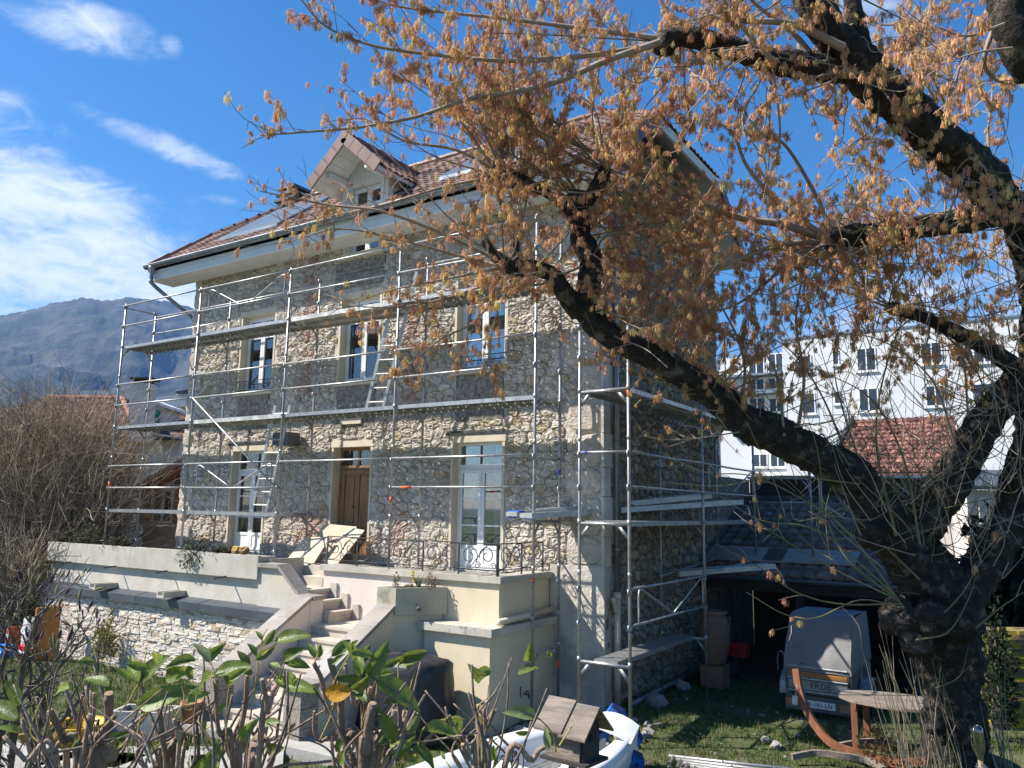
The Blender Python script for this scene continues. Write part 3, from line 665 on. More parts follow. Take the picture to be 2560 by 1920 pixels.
b = MB(); b.tube([(XL-.02, 2.2, ZH+.06), (XL-.02, 6.0, ZH+.06)], .07, 8); hp('hip_gutter', b, K['zinc'])
c_ = onY(735, 560, 4.9); CT = onY(735, 476, 4.9)[2]; cxh, cyh = c_[0], 4.9
ch = hp('chimney', MB().box(cxh-.36, cxh+.36, cyh-.4, cyh+.4, 10.2, CT-.55), K['render'])
for k in range(3):
    MB().box(cxh-.44+.03*k, cxh+.44-.03*k, cyh-.48+.03*k, cyh+.48-.03*k, CT-.5+.2*k, CT-.41+.2*k).build('cowl', K['zincdark'], ch)
MB().box(cxh-.28, cxh+.28, cyh-.32, cyh+.32, CT-.6, CT-.02).build('flue', K['dark'], ch)
# ------------------------------------------------------------------ dormer
DX = -5.19; ZP = 11.14; HW = .98; SP_ = .87
def dz(x): return ZP-SP_*abs(x-DX)
b = MB()
for x0, x1 in ((DX-.68, DX-.5), (DX+.5, DX+.68)): b.prism([(x0, YF, ZE), (x1, YF, ZE), (x1, YF, dz(x1)-.1), (x0, YF, dz(x0)-.1)], (0, .2, 0))
b.prism([(DX-.5, YF, 10.35), (DX+.5, YF, 10.35), (DX+.5, YF, dz(DX+.5)-.1), (DX, YF, ZP-.1), (DX-.5, YF, dz(DX-.5)-.1)], (0, .2, 0))
for x0, x1 in ((DX-.68, DX-.62), (DX+.62, DX+.68)): b.prism([(x0, YF+.21, ZE+.5), (x0, YF+.21, dz(x0)-.1), (x0, 2.6, dz(x0)-.1)], (x1-x0, 0, 0))
dm = hp('dormer', b, K['whitewood'])
for k in range(8): x = DX-.44+k*.125; MB().box(x-.06, x+.06, YF-.008, YF-.002, 10.42, dz(abs(x-DX)+.06+DX)-.12).build('cladding_board', K['whitewood'], dm)
for sg in (-1, 1):
    b = MB(); b.prism([(DX, .5, ZP), (DX+sg*HW, .5, ZP-SP_*HW), (DX+sg*HW, 2.0, ZP-SP_*HW), (DX, 3.3, ZP)], (0, 0, -.1)); b.build('dormer_roof', K['soffit'], dm)
    tb = MB(); s2 = nrm((-sg, 0, SP_)); n2 = nrm((sg*SP_, 0, 1)); LN = HW*math.hypot(1, SP_); s = 0
    while s < LN-.1:
        tile_strip(tb, V(DX+sg*(HW+.03), 0, ZP-SP_*(HW+.03)), V(0, 1, 0), s2, n2, .5, 2.0+1.3*s/LN, .2, s, .26, .028, rt, cb); s += .26
    tb.build('dormer_tiles', K['tile'], dm, kind='stuff')
    for i in range(4):
        t0, t1 = i/4, (i+1)/4; p0 = V(DX+sg*(HW+.04)*t1, .485, ZP-SP_*(HW+.04)*t1-.03); p1 = V(DX+sg*(HW+.04)*t0, .485, ZP-SP_*(HW+.04)*t0-.01)
        MB().obox(p0, p1, .035, .26, up=(0, -1, 0) if False else (0, 0, 1)).build('verge_tile', K['brownmetal'], dm)
    for k in range(5):
        t0 = .06+k*.19; xa_, xb_ = DX+sg*HW*t0, DX+sg*HW*(t0+.18)
        MB().prism([(xa_, .52, dz(xa_)-.102), (xb_, .52, dz(xb_)-.102), (xb_, YF-.01, dz(xb_)-.102), (xa_, YF-.01, dz(xa_)-.102)], (0, 0, -.012-.001*(k % 2))).build('soffit_board', K['soffit'], dm)
    MB().box(DX+sg*.56-.05, DX+sg*.56+.05, .62, YF-.002, dz(DX+sg*.56)-.3, dz(DX+sg*.56)-.17).build('corbel', K['whitewood'], dm)
n = 8
for i in range(n): MB().tube([(DX, .46+i*.35, ZP+.04), (DX, .46+(i+1.06)*.35, ZP+.04)], [.105, .09], 10).build('ridge_tile', K['brownmetal'], dm)
e = dm; o = (-5.68, -4.7, 8.74, 10.34); casement(o, e, (.55,)); MB().box(-5.85, -4.52, YF-.1, YF+.1, 8.62, 8.735).build('sill', K['cream'], e); room(o, e, True)
b = MB(); b.box(-5.76, -5.682, YF-.03, YF+.24, 8.74, 10.34); b.box(-4.698, -4.62, YF-.03, YF+.24, 8.74, 10.34); b.build('surround', K['whitewood'], e)
# ------------------------------------------------------------------ terrace with stairs
ter = thing('terrace', 'raised stone clad terrace with planters and stone stairs before the house', 'terrace', (-6, -.5, 0)); TO = V(-6, -.5, 0)
def tp(name, mb, mt, parent=None, smooth=False, kind=None):
    o = mb.build(name, mt, parent or ter, smooth, kind)
    if parent is None: o.location = -TO
    return o
rng = np.random.default_rng(11)
tp('floor_slab', MB().box(-12.2, -5.05, -.78, YF-.06, 1.98, 2.15).box(-4.2, -.56, -.19, YF-.06, 2.0, 2.11).box(-5.049, -4.201, .101, YF-.06, 1.98, 2.15), K['slab'])
for x0, x1 in ((-12.25, -10.62), (-10.61, -9.0), (-8.99, -7.0), (-6.99, -5.05)):
    b = MB(); b.box(x0, x1, -1.2, -1.13, 1.95, 2.36); b.box(x0, x1, -.82, -.79, 1.95, 2.34); b.box(x0, x1, -1.13, -.82, 1.95, 2.0); b.box(x0, x0+.06, -1.129, -.821, 2.0, 2.345); b.box(x1-.06, x1, -1.129, -.821, 2.0, 2.345); p_ = tp('planter', b, K['concrete'])
    MB().box(x0+.061, x1-.061, -1.128, -.822, 2.0, 2.29).build('soil', K['soil'], p_)
tp('upper_wall', MB().box(-12.2, -5.06, -1.1, -.6, .05, 1.948), K['terrwall'])
b = MB(); b.prism([(-12.3, -1.36, 1.38), (-12.3, -1.101, 1.43), (-12.3, -1.101, 1.50), (-12.3, -1.39, 1.445), (-12.3, -1.39, 1.31), (-12.3, -1.36, 1.31)], (8.3, 0, 0)); zc = tp('zinc_coping', b, K['zincdark'])
for x in (-10.4, -8.4, -6.4): MB().prism([(x, -1.395, 1.28), (x, -1.395, 1.45), (x, -1.11, 1.506), (x, -1.11, 1.50), (x, -1.38, 1.448), (x, -1.38, 1.28)], (.012, 0, 0)).build('seam', K['zincdark'], zc)
cw = tp('clad_wall', MB().box(-12.2, -3.9, -1.26, -.9, -.1, 1.375), K['mortar'])
# split-face cladding strips
strips = []; z = -.02
while z < 1.33:
    h = rng.choice([.035, .045, .06, .08]); x = -12.2-rng.random()*.3
    while x < -3.95:
        l_ = rng.uniform(.09, .32); a, b_ = max(x, -12.2), min(x+l_, -3.94)
        if b_-a > .05:
            if h > .1 and rng.random() < .5: m_ = z+h*.5; strips += [(a, b_, z, m_), (a, b_, m_, z+h)]
            else: strips.append((a, b_, z, min(z+h, 1.37)))
        x += l_
    z += h
key = sorted(range(len(strips)), key=lambda i: -(strips[i][1]-strips[i][0])*(strips[i][3]-strips[i][2])*(1 if -10.9 < strips[i][0] < -5.2 and strips[i][2] > .2 else .2)); rest = MB()
for k, i in enumerate(key):
    a, b_, z0, z1 = strips[i]; d = rng.uniform(.006, .035); g = .0025; r = rng.random()
    c = V(.70, .635, .54)*rng.uniform(.85, 1.08)
    if r < .12: c = V(.50, .40, .28)*rng.uniform(.8, 1.1)
    elif r < .3: c = V(.58, .54, .48)*rng.uniform(.8, 1.1)
    nx_ = 4; vs = []
    for zz_ in (z0+g, (z0+z1)/2, z1-g):
        for u in range(nx_): vs.append((a+g+(b_-a-2*g)*u/(nx_-1), -1.262-d-rng.uniform(-.006, .006), zz_))
    n0 = len(vs)
    for zz_ in (z0+g, z1-g):
        for x in (a+g, b_-g): vs.append((x, -1.258, zz_))
    fs = [(j*nx_+u, j*nx_+u+1, (j+1)*nx_+u+1, (j+1)*nx_+u) for j in range(2) for u in range(nx_-1)]
    fs += [(n0, n0+1, nx_-1, 2, 1, 0), (n0+3, n0+2, 2*nx_, 2*nx_+1, 2*nx_+2, 3*nx_-1), (n0, 0, nx_, 2*nx_, n0+2), (n0+1, n0+3, 3*nx_-1, 2*nx_-1, nx_-1)]
    if k < 300: loc = V((a+b_)/2, -1.262, z0); m_ = MB().add(np.array(vs)-loc, fs, c).build('cladding_stone', K['veneer'], cw); m_.location = loc
    else: rest.add(vs, fs, c)
rest.build('small_cladding_stones', K['veneer'], cw, kind='stuff')
for px, py in ((262, 1478), (432, 1502)):
    c = onY(px, py, -1.3); b = MB(); x = c[0]; b.box(x-.11, x+.11, -1.58, -1.05, 1.5, 1.54); b.box(x-.11, x-.075, -1.58, -1.05, 1.54, 1.61); b.box(x+.075, x+.11, -1.58, -1.05, 1.54, 1.61); tp('water_spout', b, K['coping'])
for px, py in ((178, 1398), (290, 1412), (418, 1424), (565, 1440)):
    c = onY(px, py, -1.2); tp('drain_rod', MB().tube([(c[0], -1.05, 1.97), (c[0], -1.46, 1.93)], .016, 6), K['iron'])
# steps
for k, x in enumerate((-3.97, -3.69, -3.41)):
    z = 1.82-.165*k; b = MB(); b.box((-5.0 if k == 0 else x-.29), x, -.985, -.405, z-.045, z); b.box(-5.0 if k == 0 else x-.29, x-.025, -.985, -.405, .1, z-.046); tp('step', b, K['step'])
    tp('skirting_stone', MB().box(x-.02, x+.14, -.44, -.402, z-.17, z+.09), K['step'])
b = MB(); b.box(-3.7, -2.2, -1.25, -.405, 1.275, 1.32); b.box(-3.55, -2.2, -1.22, -.405, .1, 1.274); tp('landing', b, K['step'])
tp('step', MB().box(-5.0, -4.22, -.404, -.16, 1.3, 1.985), K['step']); tp('terrace_edge', MB().box(-5.05, -4.21, -.159, .1, 1.2, 2.149), K['step']); tp('planter_end', MB().box(-5.049, -4.995, -.985, -.158, 1.0, 2.3), K['concrete'])
for k in range(1, 8):
    z = 1.32-.165*k; y = -1.25-.28*k; b = MB(); b.box(-3.55, -2.2, y, y+.295, z-.045, z); b.box(-3.55, -2.2, y+.025, y+.29, -.05, z-.046); tp('step', b, K['step'])
def ramp_wall(x0, x1, ya, za, yb, zb, mt):   # sloping parapet along y
    tp('parapet', MB().prism([(x0, ya, -.05), (x0, yb, -.05), (x0, yb, zb-.07), (x0, ya, za-.07)], (x1-x0, 0, 0)), mt)
    n = 3
    for i in range(n):
        t0, t1 = i/n+.002, (i+1)/n-.002; y0, y1, z0, z1 = ya+(yb-ya)*t0, ya+(yb-ya)*t1, za+(zb-za)*t0, za+(zb-za)*t1
        tp('coping_slab', MB().prism([(x0-.04, y0, z0-.068), (x0-.04, y1, z1-.068), (x0-.04, y1, z1), (x0-.04, y0, z0)], (x1-x0+.08, 0, 0)), K['slate'])
ramp_wall(-3.87, -3.57, -1.28, 1.77, -2.72, .9, K['pinkwall']); ramp_wall(-2.2, -1.9, -1.05, 1.77, -2.6, .85, K['yelwall'])
b = MB(); b.box(-3.88, -3.56, -1.279, -1.0, -.05, 1.70); tp('newel', b, K['pinkwall']); tp('coping_slab', MB().box(-3.92, -3.5, -1.277, -1.02, 1.702, 1.772), K['slate'])
for x0, z0, x1, z1 in ((-5.06, 2.24, -4.5, 2.24), (-4.49, 2.236, -3.93, 1.775)):
    tp('coping_slab', MB().prism([(x0, -1.22, z0-.07), (x1, -1.22, z1-.07), (x1, -1.22, z1), (x0, -1.22, z0)], (0, .28, 0)), K['slate'])
tp('parapet', MB().prism([(-5.058, -1.15, .05), (-3.88, -1.15, .05), (-3.88, -1.15, 1.70), (-4.5, -1.15, 2.165), (-5.058, -1.15, 2.165)], (0, .16, 0)), K['terrwall'])
for x, y, h in ((-3.72, -2.9, .84), (-2.05, -2.78, .78)):
    for k in range(3): tp('pillar_block', MB().box(x-.17+.006*k, x+.17-.004*k, y-.17+.005*k, y+.17, h*k/3-.03*(k == 0), h*(k+1)/3-.008), K['granite'])
    tp('pillar_cap', MB().box(x-.22, x+.22, y-.22, y+.2, h, h+.06), K['slate'])
# balcony block
tp('balcony_wall', MB().box(-4.2, -1.76, -.4, -.2, 0, 2.115), K['pinkwall'])
tp('balcony_wall', MB().box(-1.758, -.37, -.4, -.2, 1.4, 2.113).box(-.55, -.37, -.199, YF-.055, 1.4, 2.112), K['yelwall'])
tp('balcony_coping', MB().box(-4.26, -.31, -.46, -.1, 2.12, 2.22).box(-.66, -.308, -.099, YF-.06, 2.12, 2.219), K['coping'])
tp('ledge', MB().box(-1.62, -.2, -.84, -.401, 1.375, 1.49).box(-.369, -.2, -.4, YF-.06, 1.375, 1.49), K['coping'])
tp('lower_block', MB().box(-1.55, -.29, -.74, YF-.06, -.05, 1.374), K['yelwall'])
b = MB(); pts = [(-2.2, -1.05), (-1.9, -1.05), (-1.45, -.42), (-1.75, -.42)]; b.prism([(x, y, -.05) for x, y in pts], (0, 0, 1.62)); tp('parapet', b, K['yelwall'])
b = MB(); pi = [(-2.26, -1.1), (-1.86, -1.1), (-1.36, -.42), (-1.76, -.42)]; b.prism([(x, y, 1.58) for x, y in pi], (0, 0, .05))
ins = [(-2.2, -1.05), (-1.9, -1.05), (-1.44, -.43), (-1.72, -.43)]
for k in range(4):
    a, c = pi[k], pi[(k+1) % 4]; ai, ci = ins[k], ins[(k+1) % 4]; b.prism([(*a, 1.63), (*c, 1.63), (*ci, 1.63), (*ai, 1.63)], (0, 0, .37))
pr_ = tp('planter', b, K['yelcon']); MB().prism([(x, y, 1.632) for x, y in ins], (0, 0, .31)).build('soil', K['soil'], pr_)
b = MB(); b.tube([(-1.62, -.85, 1.72), (-1.5, -.95, 1.69)], .03, 8); tp('drain_rod', b, K['iron'])
tp('waste_pipe', MB().tube([(-.28, -.55, 1.555), (-.28, YF-.08, 1.60)], .05, 10), K['pvc'], smooth=True)
b = MB(); c = onX(1310, 1735, -.29); b.tube([(-.29, c[1], c[2]), (-.2, c[1], c[2])], .014, 6); b.tube([(-.2, c[1], c[2]+.02), (-.2, c[1], c[2]-.06)], .014, 6); b.box(-.25, -.22, c[1]-.04, c[1]+.04, c[2]+.03, c[2]+.05); b.tube([(-.28, c[1]-.12, c[2]+.13), (-.28, c[1]-.12, c[2]-.02)], .01, 6); tp('water_tap', b, K['iron'])
# ------------------------------------------------------------------ wrought iron railing
rl = thing('iron_railing', 'dark wrought iron railing with scrollwork along the balcony edge', 'railing', (-2.3, -.3, 2.22)); RO = V(-2.3, -.3, 2.22)
def rp(name, b): o = b.build(name, K['iron'], rl); o.location = -RO; return o
def run(p0, p1, npan):
    p0 = np.array(p0); p1 = np.array(p1); d = (p1-p0)/npan; ln = np.linalg.norm(d); u = d/ln; up = V(0, 0, 1)
    rp('hand_rail', MB().obox(p0+up*.5, p1+up*.5, .035, .016)); rp('bottom_rail', MB().obox(p0+up*.09, p1+up*.09, .022, .012))
    for k in range(npan+1): rp('post', MB().obox(p0+d*k, p0+d*k+up*.492, .022, .022, up=u))
    for k in range(npan):
        o = p0+d*k
        def sc(cx, cz, r, turns, a0, sg, th=.0085):
            a = np.linspace(0, turns*2*math.pi, int(14*turns)+6); rr = r*(1-.72*(a/a[-1])); pts = [o+u*(cx+q*math.cos(a0+sg*t))+up*(cz+q*math.sin(a0+sg*t)) for t, q in zip(a, rr)]
            rp('scroll', MB().tube(pts, th, 5))
        w_ = ln
        sc(w_*.28, .30, .165, 1.35, -.6, 1); sc(w_*.74, .31, .15, 1.3, 3.4, -1); sc(w_*.5, .155, .06, 1.4, 0, 1, .007); sc(w_*.91, .155, .055, 1.4, 3, -1, .007); sc(w_*.1, .44, .045, 1.3, 1, 1, .007)
        rp('scroll', MB().tube(bez([o+u*(.02*w_)+up*.1, o+u*(.3*w_)+up*.13, o+u*(.52*w_)+up*.3, o+u*(.75*w_)+up*.47, o+u*(.97*w_)+up*.49], 5), .0085, 5))
run((-4.14, -.40, 2.22), (-.42, -.40, 2.22), 5); run((-.42, -.36, 2.22), (-.42, 1.0, 2.22), 2)
a = np.linspace(0, 8, 30); rp('scroll', MB().tube([(-4.2+.0-.11*math.cos(t*.7)*(1-t/12), -.4, 2.33+.11*math.sin(t*.7)*(1-t/12)) for t in a], .012, 6))
rp('scroll', MB().tube(bez([(-4.14, -.4, 2.72), (-4.24, -.4, 2.66), (-4.2, -.4, 2.52), (-4.12, -.4, 2.42), (-4.13, -.4, 2.3)], 6), .012, 6))
# boards leaning at the door
b = lambda *a: MB().prism(*a)
def board(pts, th, label):
    pts = [np.array(p) for p in pts]; n_ = nrm(np.cross(pts[1]-pts[0], pts[3]-pts[0])); c = sum(pts)/4; c[2] = min(p[2] for p in pts)
    o = MB().prism([p-c for p in pts], n_*th).build('board', K['card'], None); o.location = c; tag(o, label, 'board')
board([(-5.85, .75, 2.16), (-4.85, .7, 2.16), (-4.8, 1.02, 2.86), (-5.8, 1.06, 2.9)], .012, 'pale brown board leaning against the wooden front door')
board([(-5.15, .4, 2.16), (-4.62, .35, 2.16), (-4.42, .85, 2.80), (-4.9, .92, 2.84)], .012, 'pale board leaning before another one below the front door')
board([(-6.0, .3, 2.16), (-5.1, .2, 2.16), (-5.05, .55, 2.66), (-5.85, .62, 2.62)], .012, 'low pale board lying tilted on the terrace by the steps')
# ------------------------------------------------------------------ scaffolding
LV = [1.1, 3.1, 5.1, 7.1]; BW = 3.014; SD = .82; SXs = [-4*BW, -3*BW, -2*BW, -BW, 0.]
def holed_plank(ln, wd, name='deck'):
    """pressed steel plank with rows of perforations, 6 cm deep lips; runs along +x from the origin"""
    b = MB(); nx_ = int(ln/.085); ny = 5; cx, cy = ln/nx_, wd/ny
    for i in range(nx_):
        for j in range(ny):
            x, y = i*cx, j*cy; ox, oy = (cx*.37, cy*.37) if (i+j) % 2 == 0 else (cx*.47, cy*.47)
            if (i+j) % 2: b.quad((x, y, 0), (x+cx, y, 0), (x+cx, y+cy, 0), (x, y+cy, 0)); continue
            vs = [(x, y, 0), (x+cx, y, 0), (x+cx, y+cy, 0), (x, y+cy, 0), (x+ox, y+oy, 0), (x+cx-ox, y+oy, 0), (x+cx-ox, y+cy-oy, 0), (x+ox, y+cy-oy, 0)]
            b.add(vs, [(0, 1, 5, 4), (1, 2, 6, 5), (2, 3, 7, 6), (3, 0, 4, 7)])
    b.box(0, ln, -.004, .004, -.07, -.001); b.box(0, ln, wd-.004, wd+.004, -.07, -.001); b.box(0, .004, .005, wd-.005, -.06, -.002); b.box(ln-.004, ln, .005, wd-.005, -.06, -.002)
    for f in (.25, .5, .75): b.box(ln*f-.015, ln*f+.015, .005, wd-.005, -.05, -.03)
    return b
steel_deck = holed_plank(BW-.06, .37).data('deck_plank', K['galv'])
wood_deck = MB().box(0, BW-.06, 0, .37, -.03, 0).box(0, BW-.06, -.005, .0, -.08, .005).box(0, BW-.06, .37, .375, -.08, .005).data('deck_plank', K['galvdirty'])
def scaff(name, label, loc):
    e = thing(name, label, 'scaffolding', loc); e.rotation_euler = (0, 0, 0); return e, np.array(loc, float)
def sp(e, lo, name, b, mt='galv', smooth=True): o = b.build(name, K[mt], e, smooth); o.location = -lo; return o
def standard(e, lo, x, y, z0, z1, base=True):
    b = MB(); b.tube([(x, y, z0), (x, y, z1)], .0242, 10)
    for z in LV:
        for dz_ in (.0, .5, 1.0, 1.25):
            if z0+.15 < z+dz_ < z1-.03: b.tube([(x, y, z+dz_-.035), (x, y, z+dz_+.035)], .034 if dz_ != 1.25 else .029, 10)
            if z0+.15 < z+dz_ < z1-.03 and dz_ in (.5, 1.0): b.box(x-.012, x+.012, y-.06, y-.02, z+dz_-.03, z+dz_+.05)
    if base: b.box(x-.075, x+.075, y-.075, y+.075, z0, z0+.008); b.tube([(x, y, z0), (x, y, z0+.3)], .017, 8)
    return sp(e, lo, 'standard', b)
def rail(e, lo, p, q, r=.019, name='guard_rail'):
    p = np.array(p, float); q = np.array(q, float); m_ = (p+q)/2+V(0, 0, RNG.uniform(-.012, .004)); return sp(e, lo, name, MB().tube([p, m_, q], r, 8))
def frame_transom(e, lo, x0, y0, x1, y1, z):
    b = MB(); b.tube([(x0, y0, z-.03), (x1, y1, z-.03)], .0242, 8); d = nrm((x1-x0, y1-y0, 0))
    for p, s in (((x0, y0), 1), ((x1, y1), -1)):
        p = V(p[0], p[1], z-.03); b.obox(p+d*s*.02+V(0, 0, -.2), p+d*s*.18+V(0, 0, -.01), .008, .05, up=(0, 0, 1))
    sp(e, lo, 'transom', b)
fs_, lo = scaff('scaffolding', 'long galvanised scaffolding standing along the sunlit front of the stone house', (-6.0, .4, 2.2))
foot = [2.36, 2.32, 2.16, 2.2, .1]; footi = [2.16, 2.16, 2.16, 2.2, .12]
for i, x in enumerate(SXs):
    standard(fs_, lo, x, 0, foot[i], 8.2); standard(fs_, lo, x, SD, footi[i], 8.15)
    for k, z in enumerate(LV):
        if k == 0 and i != 4: continue
        frame_transom(fs_, lo, x, 0, x, SD, z)
for i in range(4):
    xa, xb = SXs[i]+.03, SXs[i+1]-.03
    for k, z in enumerate(LV):
        if k == 0: continue
        for j, dz_ in enumerate((.52, 1.04)):
            if k == 1 and i == 2 and j == 0: continue
            rail(fs_, lo, (xa, -.03, z+dz_), (xb, -.03, z+dz_))
        if k == 1 and i >= 2: continue
        for j in range(2):
            me = wood_deck if (k, i) in ((3, 2), (2, 1)) else steel_deck
            o = link('deck_plank', me, fs_); o.location = V(xa, .015+j*.40, z+.012)-lo
rail(fs_, lo, (SXs[0], SD, 8.02), (SXs[2], SD, 8.02)); rail(fs_, lo, (SXs[0], SD+.02, 7.6), (SXs[1], SD+.02, 7.6)); rail(fs_, lo, (SXs[0], 0, 8.1), (SXs[0], SD, 8.1))
rail(fs_, lo, (SXs[4], 0, 4.1), (SXs[4], SD, 4.1)); rail(fs_, lo, (SXs[3], SD, 8.02), (SXs[4], SD, 8.02))
rail(fs_, lo, (SXs[1]+.05, -.05, 5.62), (SXs[2]-.02, -.05, 3.62), .021, 'brace')
rail(fs_, lo, (SXs[1]-1.1, SD, 5.75), (SXs[1], SD, 6.6), .017, 'brace')
def vguard(e, lo, p, q, z0, z1, r=.016):
    p = np.array(p, float); q = np.array(q, float); m_ = (p+q)/2
    b = MB(); b.tube(bez([(*p, z0), (*p, z1-.06), (*(p+(m_-p)*.06), z1), (*(p+(m_-p)*.2), z1-(z1-z0)*.12), (*(p+(m_-p)*.97), z0+.02)], 5), r, 7)
    b.tube(bez([(*q, z0), (*q, z1-.06), (*(q+(m_-q)*.06), z1), (*(q+(m_-q)*.2), z1-(z1-z0)*.12), (*(q+(m_-q)*.97), z0+.02)], 5), r, 7); sp(e, lo, 'guard_frame', b)
vguard(fs_, lo, (SXs[1]+.25, .05), (SXs[2]-.25, .05), 7.56, 8.1); vguard(fs_, lo, (SXs[1]+.3, .05), (SXs[2]-.3, .05), 3.6, 4.1)
def tape(e, lo, x, y, z, mt, h=.09): sp(e, lo, 'marking_tape', MB().tube([(x, y, z), (x, y, z+h)], .0275, 10), mt)
tape(fs_, lo, SXs[0], 0, 3.55, 'orange', .22); tape(fs_, lo, 0, 0, 2.14, 'orange', .06); tape(fs_, lo, 0, SD, .72, 'orange', .12); tape(fs_, lo, SXs[3], 0, 3.35, 'orange', .1); tape(fs_, lo, 0, SD, 3.85, 'blue', .08)
sp(fs_, lo, 'marking_tape', MB().tube([(SXs[3]+.25, -.03, 3.62), (SXs[3]+.5, -.03, 3.62)], .0225, 10), 'orange')
# side scaffolding along the gable wall
ss, lo2 = scaff('scaffolding', 'galvanised scaffolding standing along the shaded gable wall of the stone house', (1.3, 3, 0))
FX, GX, FY, HY, IY = .89, 1.71, -.1265, 3.02, 6.21
for x, y, z0, z1 in ((FX, FY, .12, 6.15), (GX, FY, -.02, 6.2), (FX, HY, 0, 5.6), (GX, HY, 0, 5.6), (FX, IY, 2.25, 5.3), (GX, IY, 2.3, 5.3), (GX+1.15, IY, 2.3, 4.6), (GX+1.15, IY+1.0, 2.6, 4.6)): standard(ss, lo2, x, y, z0, z1)
for k, z in enumerate(LV[:3]):
    for y in (FY, HY, IY):
        if y == IY and k == 0: continue
        frame_transom(ss, lo2, FX, y, GX, y, z)
    if k: 
        for ya, yb in ((FY, HY), (HY, IY)):
            for j in range(2):
                o = link('deck_plank', steel_deck, ss); o.rotation_euler = (0, 0, math.pi/2); o.location = V(GX-.02-j*.4, ya+.03, z+.012)-lo2; o.scale = ((yb-ya-.06)/(BW-.06), 1, 1)
frame_transom(ss, lo2, GX, IY, GX+1.15, IY, 4.02); MBd = MB().box(GX+.03, GX+1.12, IY+.02, IY+.4, 4.0, 4.05); sp(ss, lo2, 'deck_plank', MBd, 'deckwood', False)
o = link('deck_plank', steel_deck, ss); o.rotation_euler = (0, 0, math.pi/2); o.location = V(1.5, FY+.02, 1.12)-lo2; o.scale = (1.06, 1, 1)
for za in (3.62, 4.14):
    rail(ss, lo2, (GX+.03, FY, za), (GX+.03, HY, za)); rail(ss, lo2, (GX+.03, HY, za), (GX+.03, IY, za)); 

rail(ss, lo2, (FX, FY, 4.14), (GX, FY, 4.14)); rail(ss, lo2, (GX, IY, 3.5), (GX+1.15, IY, 3.5)); rail(ss, lo2, (FX, HY, 2.1), (FX, IY, 2.3)); rail(ss, lo2, (GX, HY, 2.2), (GX, IY, 2.3))
for za in (1.64, 2.16): rail(ss, lo2, (GX+.03, FY, za), (GX+.03, HY, za))
vguard(ss, lo2, (GX+.03, FY+.25), (GX+.03, HY-.2), 1.66, 2.12); vguard(ss, lo2, (GX+.03, HY+.25), (GX+.03, IY-.2), 3.64, 4.1)
tape(ss, lo2, GX, FY, 1.55, 'blue', .06); tape(ss, lo2, GX, FY, 4.95, 'orange', .12)
sp(ss, lo2, 'marking_tape', MB().tube([(FX+.08, FY, 4.14), (FX+.13, FY, 4.14)], .0225, 10), 'blue')
for k, (x, y, sx, sy) in enumerate(((1.35, 6.25, .95, .32), (2.8, 6.25, .9, .3))):
    z = 2.14+.36*(y-5.6); o = MB().prism([(-sx, -sy, -sy*.39), (sx, -sy, -sy*.39), (sx, sy, sy*.39), (-sx, sy, sy*.39)], (0, 0, .03)).build('board', K['deckwood']); o.location = (x, y, z+.02); tag(o, ('weathered board under the scaffolding feet on the garage roof by the gable wall', 'weathered board under the outer scaffolding feet on the garage roof')[k], 'board')
# loose planks lying across the scaffolding
def loose(p, q, wd, label):
    p = np.array(p, float); q = np.array(q, float); L_ = np.linalg.norm(q-p); b = MB(); b.box(0, L_, -wd/2, wd/2, -.012, 0); b.box(0, L_, -wd/2-.004, -wd/2, -.085, .01); b.box(0, L_, wd/2, wd/2+.004, -.085, .01); b.box(-.004, 0, -wd/2, wd/2, -.07, 0)
    for f in np.arange(.1, .95, .12): b.box(L_*f, L_*f+.03, -wd/2, wd/2, -.07, -.04)
    o = b.build('scaffold_plank', K['alu']); d = q-p; o.location = p; o.rotation_euler = (0, -math.asin(d[2]/L_), math.atan2(d[1], d[0])); tag(o, label, 'plank', 'loose planks on the scaffolding'); return o
loose((-.44, .02, 3.22), (1.32, 4.3, 3.62), .3, 'loose grey metal plank with a blue strap lying slanted across the scaffolding corner')
loose((-.1, -.08, 3.2), (1.62, 5.3, 3.52), .3, 'longer loose grey metal plank lying slanted below another across the scaffolding corner')
b = MB(); b.box(-.02, .1, -.16, .16, -.1, .015); o = b.build('strap', K['blue']); o.parent = bpy.data.objects['scaffold_plank']; o.location = (.06, 0, 0)
loose((.95, 3.6, 2.16), (2.35, 5.0, 2.3), .32, 'short grey metal plank lying on the garage roof edge beside the gable wall')
# ladders
def ladder(foot_, top, wd, label):
    f_ = np.array(foot_, float); t_ = np.array(top, float); L_ = np.linalg.norm(t_-f_); d = (t_-f_)/L_; e = thing('ladder', label, 'ladder', tuple(f_)); y = nrm(np.cross(d, (0, 0, 1))) if abs(d[2]) < .99 else V(0, 1, 0)
    s = nrm(np.array(wd[1])); w_ = wd[0]
    for sg in (0, 1): MB().obox(s*w_*sg, s*w_*sg+d*L_, .025, .06, up=s).build('stile', K['alu'], e)
    n = int(L_/.28)
    for k in range(n): MB().tube([d*(.15+k*.28), d*(.15+k*.28)+s*w_], .015, 6).build('rung', K['alu'], e)
ladder((-4.03, .32, 5.12), (-3.3, .32, 7.75), (.36, (1, .25, 0)), 'aluminium ladder leaning from the middle scaffolding deck up to the top deck')
ladder((-7.15, .30, 3.12), (-6.62, .30, 5.35), (.36, (1, .25, 0)), 'aluminium ladder leaning from the lowest scaffolding deck by the french window')
